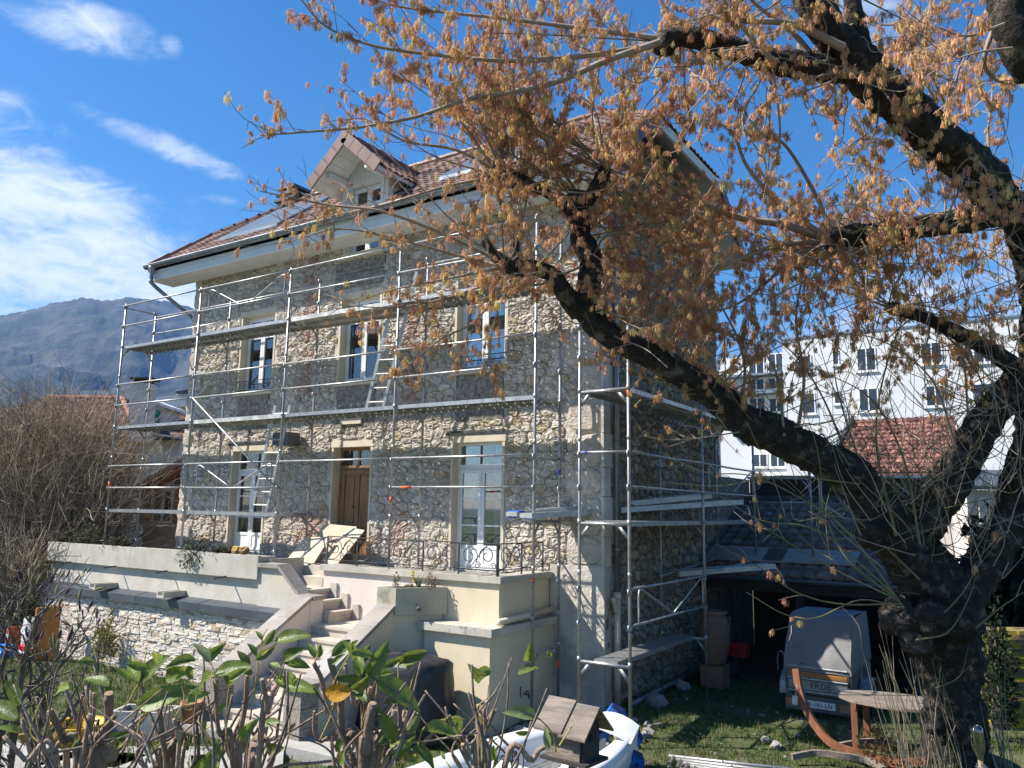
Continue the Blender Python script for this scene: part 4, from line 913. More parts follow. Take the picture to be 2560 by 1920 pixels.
# ------------------------------------------------------------------ lean-to garage
gar = thing('garage', 'low lean-to garage with dark grey tiled roof against the gable wall', 'garage', (2.6, 7, 0)); GO = V(2.6, 7, 0)
def gp(name, mb, mt, parent=None, smooth=False, kind=None):
    o = mb.build(name, mt, parent or gar, smooth, kind)
    if parent is None: o.location = -GO
    return o
K['slatetile'] = mat('slatetile', (.20, .17, .15), (.13, .11, .10), 3, .85, .3, 24, rand=.3, c3=(.10, .105, .05), c3scale=4, c3lim=(.62, .75))
EY, TY, EZ, TZ = 5.55, 9.56, 2.02, 3.55
sv = nrm((0, TY-EY, TZ-EZ)); SLG = math.hypot(TY-EY, TZ-EZ)
gr = gp('roof', MB().prism([(.66, EY, EZ), (4.85, EY, EZ), (3.2, TY, TZ), (.66, TY, TZ)], (0, 0, -.1)), K['darkwood'])
tm = MB(); seg = 8; tw, tl = .27, .40
for i in range(seg+1):
    u = i/seg; h = .017*math.sin(u*2*math.pi)+.008*math.sin(u*4*math.pi)+.04
    for s, k in ((0, -.03), (0, .05), (tl, -.012)): tm.v.append(np.array([[u*tw, s, h+k]])); tm.n += 1
tm.f = [f for i in range(seg) for f in ((3*i, 3*i+3, 3*i+4, 3*i+1), (3*i+1, 3*i+4, 3*i+5, 3*i+2))]
tmesh = tm.data('roof_tile', K['slatetile'], True); pit = math.atan2(TZ-EZ, TY-EY); k = 0; s = -.05
while s < SLG-.1:
    f_ = s/SLG; xr_ = 4.85-1.65*max(0, f_); x = .68
    while x+tw*.7 < xr_:
        o = link('roof_tile', tmesh, gr); o.location = (x, EY+sv[1]*s+RNG.uniform(-.008, .008), EZ+sv[2]*s+RNG.uniform(-.004, .008)); o.rotation_euler = (pit+RNG.uniform(-.015, .015), RNG.uniform(-.02, .02), RNG.uniform(-.012, .012)); x += tw-.005
    s += .355; k += 1
n = 11
for i in range(n):
    t0, t1 = i/n, (i+1.06)/n; p0 = V(4.86-1.65*t0, EY+(TY-EY)*t0, EZ+.1+(TZ-EZ)*t0); p1 = V(4.86-1.65*t1, EY+(TY-EY)*t1, EZ+.085+(TZ-EZ)*t1); gp('verge_tile', MB().tube([p0, p1], [.09, .08], 8), K['slatetile'], gr)
gp('flashing', MB().prism([(.664, EY-.03, EZ+.06), (.664, TY, TZ+.06), (.664, TY, TZ+.26), (.664, EY-.03, EZ+.26)], (.012, 0, 0)), K['zincdark'])
gp('flashing', MB().box(.68, 3.25, TY-.02, TY+.02, TZ+.03, TZ+.16), K['zincdark'])
gp('fascia', MB().box(.68, 4.84, EY-.03, EY-.005, EZ-.2, EZ-.01), K['darkwood'])
gp('gutter', MB().tube([(.7, EY-.09, EZ-.05), (4.9, EY-.09, EZ-.07)], .055, 8), K['zincdark'])
gp('rear_wall', MB().box(.64, 4.8, TY, TY+.2, -.05, 4.12), K['darkwood']); gp('wall_coping', MB().box(.6, 4.9, TY-.06, TY+.26, 4.12, 4.18), K['soffit'])  # rear and side walls coloured dark so the garage inside reads as shade
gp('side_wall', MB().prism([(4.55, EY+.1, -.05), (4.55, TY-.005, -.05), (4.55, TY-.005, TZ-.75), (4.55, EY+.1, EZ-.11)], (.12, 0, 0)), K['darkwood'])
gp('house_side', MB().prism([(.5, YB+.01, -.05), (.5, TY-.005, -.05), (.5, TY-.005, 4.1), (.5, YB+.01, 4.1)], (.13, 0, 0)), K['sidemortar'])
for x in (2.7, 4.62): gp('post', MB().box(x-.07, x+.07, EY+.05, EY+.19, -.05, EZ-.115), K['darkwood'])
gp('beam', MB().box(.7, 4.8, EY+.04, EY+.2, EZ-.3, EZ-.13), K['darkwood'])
gp('floor', MB().box(.66, 4.8, EY-.2, TY, -.06, .03), K['soil'])  # dark floor colour adds to the painted shade inside
# ------------------------------------------------------------------ jar on a pedestal
c = V(1.37, 4.45, 0.02)
j = thing('pottery_jar', 'tall brown pottery jar on a block at the garage mouth', 'jar', tuple(c))
MB().box(-.22, .22, -.2, .2, -.02, .38).build('pedestal', K['jar'], j)
MB().lathe([(.17, .385), (.2, .42), (.27, .65), (.305, .9), (.29, 1.12), (.24, 1.25), (.22, 1.3), (.26, 1.33), (.265, 1.37), (.2, 1.37), (.19, 1.2)], (0, 0, 0), 24).build('jar_body', K['jar'], j, True)
for a in (0.6, 3.7): MB().tube([(math.cos(a)*(.24+q), math.sin(a)*(.24+q), z) for q, z in ((0, 1.26), (.07, 1.24), (.075, 1.13), (.05, 1.07))], .02, 6).build('handle', K['jar'], j)
# red toolbox on stand
c = onY(1835, 1720, 5.4); c[2] = .03
t = thing('toolbox', 'red plastic toolbox on a dark folding stand in the dark garage', 'toolbox', (c[0], 5.4, .03))
MB().box(-.24, .3, -.14, .14, .42, .66).build('box', K['red'], t); MB().box(-.24, .3, -.141, -.139, .55, .56).box(-.03, .07, -.02, .02, .66, .71).build('handle', K['black'], t)
b = MB(); b.tube([(-.22, -.1, 0), (.25, .1, .42)], .015, 6); b.tube([(.25, -.1, 0), (-.22, .1, .42)], .015, 6); b.box(-.24, .3, -.14, .14, .405, .419); b.build('stand', K['iron'], t)
c = onZ(1818, 1700, 0); t = thing('pressure_washer', 'dark grey wheeled pump unit beside the pottery jar', 'machine', (c[0], c[1]+.25, 0)); MB().box(-.13, .13, -.12, .12, .08, .34).build('housing', K['zincdark'], t); MB().tube([(-.1, 0, .34), (-.13, 0, .62), (.05, 0, .68), (.13, 0, .55), (.1, 0, .34)], .014, 6).build('handle', K['galv'], t); MB().tube([(-.18, 0, .09), (.18, 0, .09)], .09, 12).build('wheel', K['rubber'], t)
# ------------------------------------------------------------------ text helper
def text_part(txt, size, mt, parent, loc, rot, name='lettering', ext=.002, align='CENTER'):
    cu = bpy.data.curves.new(name, 'FONT'); cu.body = txt; cu.size = size; cu.align_x = align; cu.align_y = 'CENTER'; cu.extrude = ext
    tmp = bpy.data.objects.new('tmp', cu); COL.objects.link(tmp); bpy.context.view_layer.update()
    me = bpy.data.meshes.new_from_object(tmp.evaluated_get(bpy.context.evaluated_depsgraph_get())); bpy.data.objects.remove(tmp)
    me.materials.clear(); me.materials.append(mt); o = link(name, me, parent); o.location = loc; o.rotation_euler = rot; return o
# ------------------------------------------------------------------ trailer
tx, ty = 3.53, 3.14
tr = thing('box_trailer', 'small grey luggage trailer with a grey tarpaulin cover before the garage', 'trailer', (tx, ty, 0)); tr.rotation_euler = (0, 0, -.03)
b = MB(); b.box(-.5, .5, .0, 1.55, .42, .46)
for x0, x1 in ((-.52, -.49), (.49, .52)): b.box(x0, x1, 0, 1.55, .40, .86)
b.box(-.489, .489, 1.52, 1.55, .42, .86); b.build('body', K['trailer'], tr)
b = MB(); b.box(-.488, .488, -.012, .012, .36, .84); tg = b.build('tailgate', K['trailer'], tr)
for z in (.40, .60, .78): MB().tube([(-.47, -.03, z), (.47, -.03, z)], .018, 8).build('rib', K['galv'], tr)
MB().box(-.46, .46, -.02, -.0125, .625, .70).build('stripe', K['orangewood'], tr); MB().box(-.46, .46, -.02, -.0125, .43, .57).build('stripe', K['zinc'], tr)
text_part('ERDE', .14, K['black'], tr, (.05, -.0215, .5), (math.pi/2, 0, 0)); MB().prism([(-.34, -.0205, .45), (-.24, -.0205, .45), (-.29, -.0205, .56)], (0, -.003, 0)).build('logo', K['red'], tr)
b = MB(); b.box(-.52, .52, -.03, .02, .10, .34); lb = b.build('light_board', K['trailer'], tr)
for x in (-.42, .42): MB().box(x-.09, x+.09, -.04, -.031, .15, .27).build('tail_light', K['terra'], tr)
MB().box(-.27, .27, -.042, -.031, .16, .27).build('number_plate', K['white'], tr); text_part('A-181-LN', .095, K['black'], tr, (.03, -.0445, .213), (math.pi/2, 0, 0))
for sx in (-1, 1):
    w_ = MB(); w_.tube([(sx*.56, .75, .27), (sx*.70, .75, .27)], .27, 20); w_.build('tyre', K['rubber'], tr, False); MB().tube([(sx*.555, .75, .27), (sx*.71, .75, .27)], .15, 16).build('rim', K['galv'], tr)
    f_ = MB(); a = np.linspace(-.1, math.pi+.1, 12); vs = []
    for t_ in a: vs += [(sx*.54, .75+.34*math.cos(t_), .27+.34*math.sin(t_)), (sx*.74, .75+.34*math.cos(t_), .27+.34*math.sin(t_)), (sx*.74, .75+.325*math.cos(t_), .27+.325*math.sin(t_)), (sx*.54, .75+.325*math.cos(t_), .27+.325*math.sin(t_))]
    f_.add(vs, [(4*i+k_, 4*i+(k_+1) % 4, 4*i+4+(k_+1) % 4, 4*i+4+k_) for i in range(11) for k_ in range(4)]+[(0, 1, 2, 3), (44, 45, 46, 47)]); f_.build('mudguard', K['galv'], tr)
    MB().tube(bez([(sx*.6, .35, .62), (sx*.62, .3, .9), (sx*.72, .32, .9), (sx*.74, .36, .62)], 4), .012, 6).build('grab_bar', K['galv'], tr)
# tarpaulin: sloped front with sag and creases
vs = []; nu, nv_ = 22, 18
prof = [(-.025, .72), (-.03, .86), (.34, 1.56), (.5, 1.6), (1.5, 1.6), (1.58, 1.5), (1.58, .78)]
L_ = np.cumsum([0]+[math.dist(prof[i], prof[i+1]) for i in range(6)]); L_ /= L_[-1]
for i in range(nv_+1):
    t_ = i/nv_; y = np.interp(t_, L_, [p[0] for p in prof]); z = np.interp(t_, L_, [p[1] for p in prof])
    for u in range(nu+1):
        x = -.53+1.06*u/nu; q = .018*nzf((x*3, t_*9, 1), 1.3)+.012*math.sin((x+t_*2)*19)*(1 if .1 < t_ < .5 else .2); vs.append((x*(1-.07*(z-.72)), y-q, z+q*.6))
b = MB(); b.add(vs, [(i*(nu+1)+u, i*(nu+1)+u+1, (i+1)*(nu+1)+u+1, (i+1)*(nu+1)+u) for i in range(nv_) for u in range(nu)])
for sx in (-1, 1): k_ = 1-.07*.84; b.add([(sx*.53, -.025, .72), (sx*.528, -.03, .86), (sx*.53*k_, .34, 1.56), (sx*.53*k_, 1.5, 1.6), (sx*.53, 1.58, .78)], [(0, 1, 2, 3, 4)])
b.build('tarpaulin', K['tarp'], tr, True)
# ------------------------------------------------------------------ garden table
tb_ = thing('garden_table', 'oval weathered wooden table with red brown legs under the big tree', 'table', (4.9, 1.7, 0))
a = np.linspace(0, 2*math.pi, 28, endpoint=False)
for k in range(6):
    y0, y1 = -.5+k/6, -.5+(k+1)/6-.006; xs_ = [.78*math.sqrt(max(.0, 1-(y/.5)**2)) for y in (y0, (y0+y1)/2, y1)]; m_ = [max(q, .12) for q in xs_]
    MB().prism([(-m_[0], y0, .70), (m_[0], y0, .70), (m_[1], (y0+y1)/2, .70), (m_[2], y1, .70), (-m_[2], y1, .70), (-m_[1], (y0+y1)/2, .70)], (0, 0, .035)).build('tabletop_board', K['greywood'], tb_)
for x, y in ((-.52, -.25), (.5, -.25), (-.46, .28), (.46, .28)): MB().box(x-.04, x+.04, y-.04, y+.04, -.02, .66).build('leg', K['redwood'], tb_); 
for x in (-.5, .48): MB().box(x-.03, x+.03, -.4, .4, .62, .699).build('rail', K['redwood'], tb_)
MB().box(-.47, .45, -.02, .02, .6, .66).build('stretcher', K['redwood'], tb_)
# curved wooden stand
P_ = [onY(x, y, Y) for x, y, Y in ((1990, 1672, 1.45), (2000, 1730, 1.4), (2030, 1800, 1.3), (2075, 1855, 1.2), (2130, 1888, 1.15))]; P_[-1][2] = .1; P_ += [P_[-1]+V(.5, -.12, -.02), P_[-1]+V(1.0, -.22, .12)]
hc = P_[4].copy(); hc[2] = 0
hm = thing('hammock_stand', 'curved dark wooden hammock stand with crossed feet on the lawn', 'stand', tuple(hc)); Q = bez([p-hc for p in P_], 6); b = MB(); n = len(Q); vs = []
for i in range(n):
    d = nrm(Q[min(i+1, n-1)]-Q[max(i-1, 0)]); s_ = nrm(np.cross(d, V(.25, 1, 0))); w_ = nrm(np.cross(s_, d))
    for i1, j1 in ((-1, -1), (1, -1), (1, 1), (-1, 1)): vs.append(Q[i]+s_*.05*i1+w_*.03*j1)
b.add(vs, [(4*i+k, 4*i+(k+1) % 4, 4*i+4+(k+1) % 4, 4*i+4+k) for i in range(n-1) for k in range(4)]+[(3, 2, 1, 0), (4*n-4, 4*n-3, 4*n-2, 4*n-1)]); b.build('arc_beam', K['redwood'], hm)
for sg, pts in ((0, ((1980, 1892), (2040, 1882), (2110, 1890), (2170, 1902), (2210, 1925))), (1, ((2080, 1868), (2150, 1855), (2230, 1850)))):
    Q = bez([onZ(x, y, .06+.04*(i == 1)+.04*(i == 2)*(sg == 0))-hc for i, (x, y) in enumerate(pts)], 5); b = MB(); n = len(Q)
    for i in range(n-1): b.obox(Q[i], Q[i+1]+(Q[i+1]-Q[i])*.04, .055, .075)
    b.build('foot', K['greywood'], hm)
b = MB(); p_ = P_[1]-hc; b.tube([p_+V(-.03, -.05, .1), p_+V(-.05, -.06, -.05)], .004, 5); b.box(p_[0]-.09, p_[0]-.02, p_[1]-.1, p_[1]-.03, p_[2]-.16, p_[2]-.05); b.build('rope_block', K['cloth'], hm)
# ------------------------------------------------------------------ dinghy
bo = thing('dinghy', 'white sailing dinghy with side tanks lying on the lawn', 'boat', (1.75, -2.8, 0)); bo.rotation_euler = (0, 0, -.12)
b = MB(); vs = []; ns = 22; sec = []
for i in range(ns):
    t_ = i/(ns-1); y = -2.0+3.75*t_; wd = .80*(1-.62*max(0, t_-.55)**1.6/.45**1.6); sheer = .46+.10*t_
    pts = [(-wd*.3, .06), (-wd*.8, .12), (-wd, .30), (-wd*1.01, sheer), (-wd*.97, sheer+.03), (-wd*.66, sheer+.005), (-wd*.62, sheer-.05), (-wd*.60, .20), (0, .17), (wd*.60, .20), (wd*.62, sheer-.05), (wd*.66, sheer+.005), (wd*.97, sheer+.03), (wd*1.01, sheer), (wd, .30), (wd*.8, .12), (wd*.3, .06)]
    vs += [(x, y, z) for x, z in pts]
m_ = 17
b.add(vs, [(i*m_+k, i*m_+(k+1) % m_, (i+1)*m_+(k+1) % m_, (i+1)*m_+k) for i in range(ns-1) for k in range(m_)]+[tuple(range(m_)), tuple((ns-1)*m_+k for k in range(m_-1, -1, -1))]); b.build('hull', K['boat'], bo, True)
b = MB(); vs = [];
for i in range(6):
    t_ = i/5; y = 1.05+.62*t_; wd = .62*(1-.4*t_)
    for k in range(7): u = -1+2*k/6; vs.append((u*wd, y, .50+.05*t_+.10*(1-u*u)+.05))
b.add(vs, [(i*7+k, i*7+k+1, (i+1)*7+k+1, (i+1)*7+k) for i in range(5) for k in range(6)]); b.build('foredeck', K['boat'], bo, True)
MB().prism([(.08, .95, .2), (.08, .35, .2), (.08, .45, .48), (.08, .62, .62), (.08, .82, .68), (.08, .95, .6)], (.10, 0, 0)).build('thwart_knee', K['boat'], bo)
MB().box(-.48, .48, -.35, -.1, .36, .42).build('thwart', K['boat'], bo)
MB().box(.50, .54, -.2, -.02, .50, .512).build('deck_fitting', K['black'], bo)
text_part('CAEV', .16, K['navy'], bo, (-.472, .15, .37), (math.pi/2, 0, math.pi/2))
for k in range(3): MB().tube([(-.3+.12*k, -1.6, .24+.02*k), (-.25+.12*k, .7, .30+.02*k)], .02, 6).build('spar', K['galv'], bo)
b = MB(); a = np.linspace(0, 16, 50); b.tube([(.12+.22*math.cos(t_)*(1+.3*math.sin(t_*.7)), .1+.22*math.sin(t_*1.1), .22+.03*math.sin(t_*2)) for t_ in a], .008, 4); b.tube(bez([(.3, .5, .6), (.4, .1, .3), (.6, -.4, .55), (.5, -.9, .4)], 6), .006, 4); b.build('rope', K['yeltwig'], bo)
for px, py, Y, rz in ((1532, 1795, -1.05, .4), (1497, 1845, -1.1, 1.2), (1580, 1858, -1.15, 2.0), (1588, 1905, -1.6, .7)):
    c = onY(px, py, Y); q = thing('foam_block', ('blue notched foam carrier block on top of the dinghy bow', 'blue notched foam block leaning on the dinghy bow side', 'blue foam block wedged low by the dinghy deck edge', 'small blue foam block lying inside the dinghy')[[1795, 1845, 1858, 1905].index(py)], 'foam block', tuple(c)); s_ = .8 if py > 1900 else 1.25
    b = MB(); b.prism([(-.1*s_, -.05, -.08*s_), (-.02*s_, -.05, -.08*s_), (-.02*s_, -.05, .02*s_), (.05*s_, -.05, .02*s_), (.05*s_, -.05, -.08*s_), (.12*s_, -.05, -.07*s_), (.11*s_, -.05, .09*s_), (-.07*s_, -.05, .11*s_)], (0, .14, 0)); b.build('block', K['blue'], q); MB().box(-.06*s_, .08*s_, -.052, .092, .112*s_, .118*s_).build('strap', K['navy'], q); q.rotation_euler = (.4*rz, .5*math.sin(rz*3), rz)
# spare scaffolding frames on the grass
for k in range(4):
    p0 = onZ(1672+18*k, 1888+9*k, .04+.05*k); p1 = onZ(2010, 1925+10*k, .04+.05*k); d = nrm(p1-p0); d[2] = 0; sdv = V(-d[1], d[0], 0); e = thing('spare_scaffolding', 'spare scaffolding section on the lawn by the dinghy, '+('bottom of its pile', 'second from the bottom of its pile', 'second from the top of its pile', 'topmost of its pile')[k], 'scaffolding', (p0[0], p0[1], .03+.052*k), 'pile of spare scaffolding')
    for s_ in (0, .62): MB().tube([sdv*-s_, sdv*-s_+d*2.0], .0242, 8).build('tube', K['galv'], e, True)
    for f_ in (.06, .7, 1.35, 1.94): MB().tube([d*f_, d*f_-sdv*.62], .02, 8).build('crossbar', K['galv'], e, True)
# ------------------------------------------------------------------ covered barbecue
bq = thing('barbecue', 'barbecue hidden under a draped black cover beside the yellow wall', 'barbecue', (-1.22, -1.5, 0)); b = MB(); nv_, nu = 16, 40; vs = []
for i in range(nv_+1):
    t_ = i/nv_
    for u in range(nu):
        a_ = 2*math.pi*u/nu; ca, sa = math.cos(a_), math.sin(a_); se = (abs(ca)**3.2+abs(sa)**3.2)**(-1/3.2)
        if t_ < .35: rr = .56*(t_/.35); zz_ = 1.02-.06*(t_/.35)**2+.03*nzf((ca, sa, 2), 2)
        else: q = (t_-.35)/.65; rr = .56+.05*q+.05*q*math.sin(a_*9+2*math.sin(q*4)); zz_ = .95-.93*q
        w_ = 1+.05*nzf((ca*2, sa*2, t_*5), 1.4); vs.append((rr*se*ca*1.12*w_, rr*se*sa*.86*w_, zz_*1.1+.04*nzf((ca*3, sa*3, t_*3), 1)))
b.add(vs, [(i*nu+u, i*nu+(u+1) % nu, (i+1)*nu+(u+1) % nu, (i+1)*nu+u) for i in range(nv_) for u in range(nu)]); b.build('cover', K['black'], bq, True)
for x, y in ((-.3, -.25), (.3, -.25), (-.3, .25), (.3, .25)): MB().box(x-.02, x+.02, y-.02, y+.02, -.01, .5).build('leg', K['iron'], bq)
# ------------------------------------------------------------------ rubble
def rock(r, seed):
    rg = np.random.default_rng(seed); b = MB(); nu, nv_ = 7, 4; vs = [(0, 0, -1)]
    for i in range(1, nv_):
        for u in range(nu): a_ = 2*math.pi*(u+.5*(i % 2))/nu; p_ = math.pi*i/nv_-math.pi/2; q = rg.uniform(.75, 1.15); vs.append((q*math.cos(p_)*math.cos(a_), q*math.cos(p_)*math.sin(a_), q*math.sin(p_)))
    vs.append((0, 0, .9)); fs = [(0, 1+(u+1) % nu, 1+u) for u in range(nu)]
    for i in range(nv_-2):
        for u in range(nu): k_ = (u+1) % nu; fs.append((1+i*nu+u, 1+i*nu+k_, 1+(i+1)*nu+k_, 1+(i+1)*nu+u))
    e_ = len(vs)-1; fs += [(e_, 1+(nv_-2)*nu+u, 1+(nv_-2)*nu+(u+1) % nu) for u in range(nu)]
    b.add(np.array(vs)*r*V(1, .75, .55), fs); return b.data('rubble_stone', K['rubble'])
rocks = [rock(1, s) for s in range(8)]; rg = np.random.default_rng(21)
def put_rock(x, y, s, label, group):
    o = link('rubble_stone', rocks[rg.integers(8)], None); o.location = (x, y, ground_h(x, y)+s*.25); o.scale = (s, s*rg.uniform(.7, 1.2), s*rg.uniform(.6, 1.2)); o.rotation_euler = (rg.uniform(-.5, .5), rg.uniform(-.5, .5), rg.uniform(0, 6)); tag(o, label, 'stone', group)
for k in range(150): put_rock(rg.uniform(-.25, 1.75), 1.1-abs(rg.normal(0, .75)) if k % 2 else rg.uniform(-.9, 1.0), rg.uniform(.04, .14), 'broken grey stone in the rubble heap at the foot of the corner', 'rubble heap below the corner')
for k in range(60): put_rock(rg.uniform(.8, 3.6), rg.uniform(-.8, 3.2), rg.uniform(.02, .05), 'pale stone chip scattered on the lawn by the scaffolding', 'stone chips on the lawn')
for px, py, s in ((1705, 1718, .22), (1640, 1765, .24), (1325, 1835, .17), (1300, 1822, .13), (2040, 1832, .06), (1915, 1852, .12), (1940, 1862, .1)):
    c = onZ(px, py, .03); put_rock(c[0], c[1], s, 'large broken stone lying on the grass beside the scaffolding feet', 'large loose stones')
p0, p1 = onZ(1570, 1755, .08), onX(1745, 1675, .85)
o = MB().tube([(0, 0, 0), (-.02, 4.2, .08)], .05, 10).build('plastic_pipe', K['zinc'], None, True); o.location = (.86, 1.7, .1); tag(o, 'long grey pipe lying along the foot of the gable wall', 'pipe')
# rubble and mortar dust on terrace
for k in range(40): 
    o = link('rubble_stone', rocks[rg.integers(8)], None); s = rg.uniform(.015, .05); o.location = (rg.uniform(-5.0, -4.2), rg.uniform(-.1, .3), 2.15+s*.3) if k < 24 else (rg.uniform(-11.5, -9.5), rg.uniform(.1, .9), 2.15+s*.3); o.scale = (s, s, s*.7); o.rotation_euler = (0, 0, rg.uniform(0, 6)); tag(o, *(('crumb of broken mortar on the terrace above the stairs', 'stone', 'mortar crumbs above the stairs') if k < 24 else ('crumb of broken mortar on the terrace behind the left planter', 'stone', 'mortar crumbs behind the planter')))
# ------------------------------------------------------------------ birdhouse on a post
FH = nrm((FW[0], FW[1], 0)); RH = nrm((RT[0], RT[1], 0)); D = 4.0
bc = at(1432, 1888, D); nf = nrm(-FH*.62+RH*.78); nl = V(nf[1], -nf[0], 0)*1.0
if np.dot(nl, RH) > 0: nl = -nl
bh = thing('birdhouse', 'small weathered wooden birdhouse with a gabled roof on a post', 'birdhouse', (bc[0], bc[1], 0)); zb = bc[2]
def B(f_, l_, z): return nf*f_+nl*l_+V(0, 0, zb+z)
hw, hl, hh = .085, .11, .15
b = MB(); b.prism([B(hl-.012, -hw+.01, .0), B(hl-.012, hw-.01, 0), B(hl-.012, hw-.01, hh), B(hl-.012, 0, hh+.075), B(hl-.012, -hw+.01, hh)], nf*.012); b.build('front', K['darkwood'], bh)  # darker board colour stands in for the shade on the front
b = MB(); b.prism([B(-hl, -hw, .0), B(-hl, hw, 0), B(-hl, hw, hh), B(-hl, 0, hh+.08), B(-hl, -hw, hh)], nf*.012); b.build('back', K['greywood'], bh)
for s_ in (-1, 1): b = MB(); b.prism([B(-hl+.013, s_*hw, 0), B(hl-.014, s_*hw, 0), B(hl-.014, s_*hw, hh), B(-hl+.013, s_*hw, hh)], -nl*s_*.012); b.build('side', K['greywood'], bh)
b = MB(); b.prism([B(-hl-.02, -hw-.02, -.016), B(hl+.035, -hw-.02, -.016), B(hl+.035, hw+.02, -.016), B(-hl-.02, hw+.02, -.016)], V(0, 0, .015)); b.build('floor', K['darkwood'], bh)
for s_ in (-1, 1):
    for k, (f0, f1, dzz) in enumerate(((-hl-.04, .02, .012), (.0, hl+.05, 0))):
        b = MB(); b.prism([B(f0, 0, hh+.095+dzz), B(f1, 0, hh+.095+dzz), B(f1, s_*(hw+.05), hh-.035+dzz), B(f0, s_*(hw+.05), hh-.035+dzz)], V(0, 0, .011)); b.build('roof_board', K['greywood'], bh)
MB().tube([V(0, 0, 0), V(0, 0, zb-.017)], .022, 8).build('post', K['stump'], bh)
b = MB(); b.tube([B(hl-.001, 0, .1), B(hl+.006, 0, .1)], .018, 12); b.build('entrance_hole', K['dark'], bh)
# bottle on a stake
c = at(2452, 1905, 5.0); t_ = at(2438, 1805, 5.0); q = thing('bottle', 'clear glass bottle upended on a garden stake at the tree foot', 'bottle', (c[0], c[1], 0)); d = nrm(t_-c); p0 = V(0, 0, c[2])-d*.03
b = MB(); L_ = np.linalg.norm(t_-c); b.tube([p0+d*f_*L_ for f_ in (0, .12, .22, .42, .5, .7, .97, 1.0)], [.013, .014, .018, .034, .037, .037, .037, .03], 16); b.build('glass_bottle', K['clearglass'], q, True)
MB().tube([V(.06, 0, 0), p0+d*.05], .016, 8).build('stake', K['cutwood'], q); MB().tube([p0+V(0, .0, -.01)+V(.03*math.cos(a_), .03*math.sin(a_), .002*a_) for a_ in np.linspace(0, 9, 24)], .004, 5).build('twine', K['zinc'], q)
# items on the left lawn
c = onZ(475, 1806, .12); p_ = thing('flower_pot', 'terracotta flower pot standing on the low slab left of the stairs', 'pot', (c[0], c[1], .14)); MB().lathe([(.10, 0), (.13, .2), (.15, .2), (.155, .27), (.14, .27), (.125, .23)], (0, 0, 0), 18).build('pot', K['terra'], p_, True); MB().lathe([(.0, .215), (.124, .215)], (0, 0, 0), 14).build('soil', K['soil'], p_)
sb_ = MB(); a0 = onZ(450, 1812, 0.1); a1 = onZ(760, 1880, .1); d = nrm(a1-a0); d[2] = 0; s_ = V(-d[1], d[0], 0); sb_.prism([V(0, 0, 0), d*3.0, d*3.0+s_*.55, s_*.55], (0, 0, .16)); o = sb_.build('stone_slab', K['slab']); o.location = (a0[0], a0[1], -.04); tag(o, 'long pale stone slab on the lawn at the foot of the stairs', 'slab')
for k, (px, py, w_, l_) in enumerate(((60, 1900, 1.3, .8), (230, 1915, 1.0, .8), (420, 1905, 1.3, .9), (600, 1915, 1.1, .8))):
    c = onZ(px, py, 0); o = MB().prism([(-w_/2, -l_/2, 0), (w_/2*.9, -l_/2*1.1, 0), (w_/2, l_/2, 0), (-w_/2*1.1, l_/2*.9, 0)], (0, 0, .07)).build('paving_slab', K['slab']); o.location = (c[0], c[1], -.0); o.rotation_euler = (0, 0, .3*k); tag(o, 'irregular pale paving slab set in the lawn behind the pruned shrubs', 'paving slab', 'garden path slabs')
c = onZ(360, 1850, 0); o = thing('concrete_trough', 'dark grey concrete trough on the left lawn behind the pruned shrubs', 'trough', (c[0], c[1], 0)); o.rotation_euler = (0, 0, .5); b = MB(); b.box(-.4, .4, -.22, -.17, 0, .42); b.box(-.4, .4, .17, .22, 0, .42); b.box(-.4, -.35, -.17, .17, 0, .42); b.box(.35, .4, -.17, .17, 0, .42); b.build('walls', K['slab'], o); MB().box(-.35, .35, -.17, .17, 0, .36).build('soil', K['soil'], o)
c = onZ(190, 1870, 0); o = thing('wheelbarrow_tray', 'yellow plastic tub with handles on the left lawn', 'tub', (c[0], c[1], 0)); MB().lathe([(.22, 0), (.34, .3), (.37, .31), (.36, .33), (.33, .31), (.21, .02)], (0, 0, 0), 20).build('tub', K['yellow'], o, True)
for s_ in (-1, 1): MB().tube([(s_*.33, -.08, .3), (s_*.38, -.06, .4), (s_*.38, .06, .4), (s_*.33, .08, .3)], .015, 6).build('handle', K['black'], o)
o['label'] = 'round yellow plastic tub with handles on the left lawn'; o.name = 'plastic_tub'
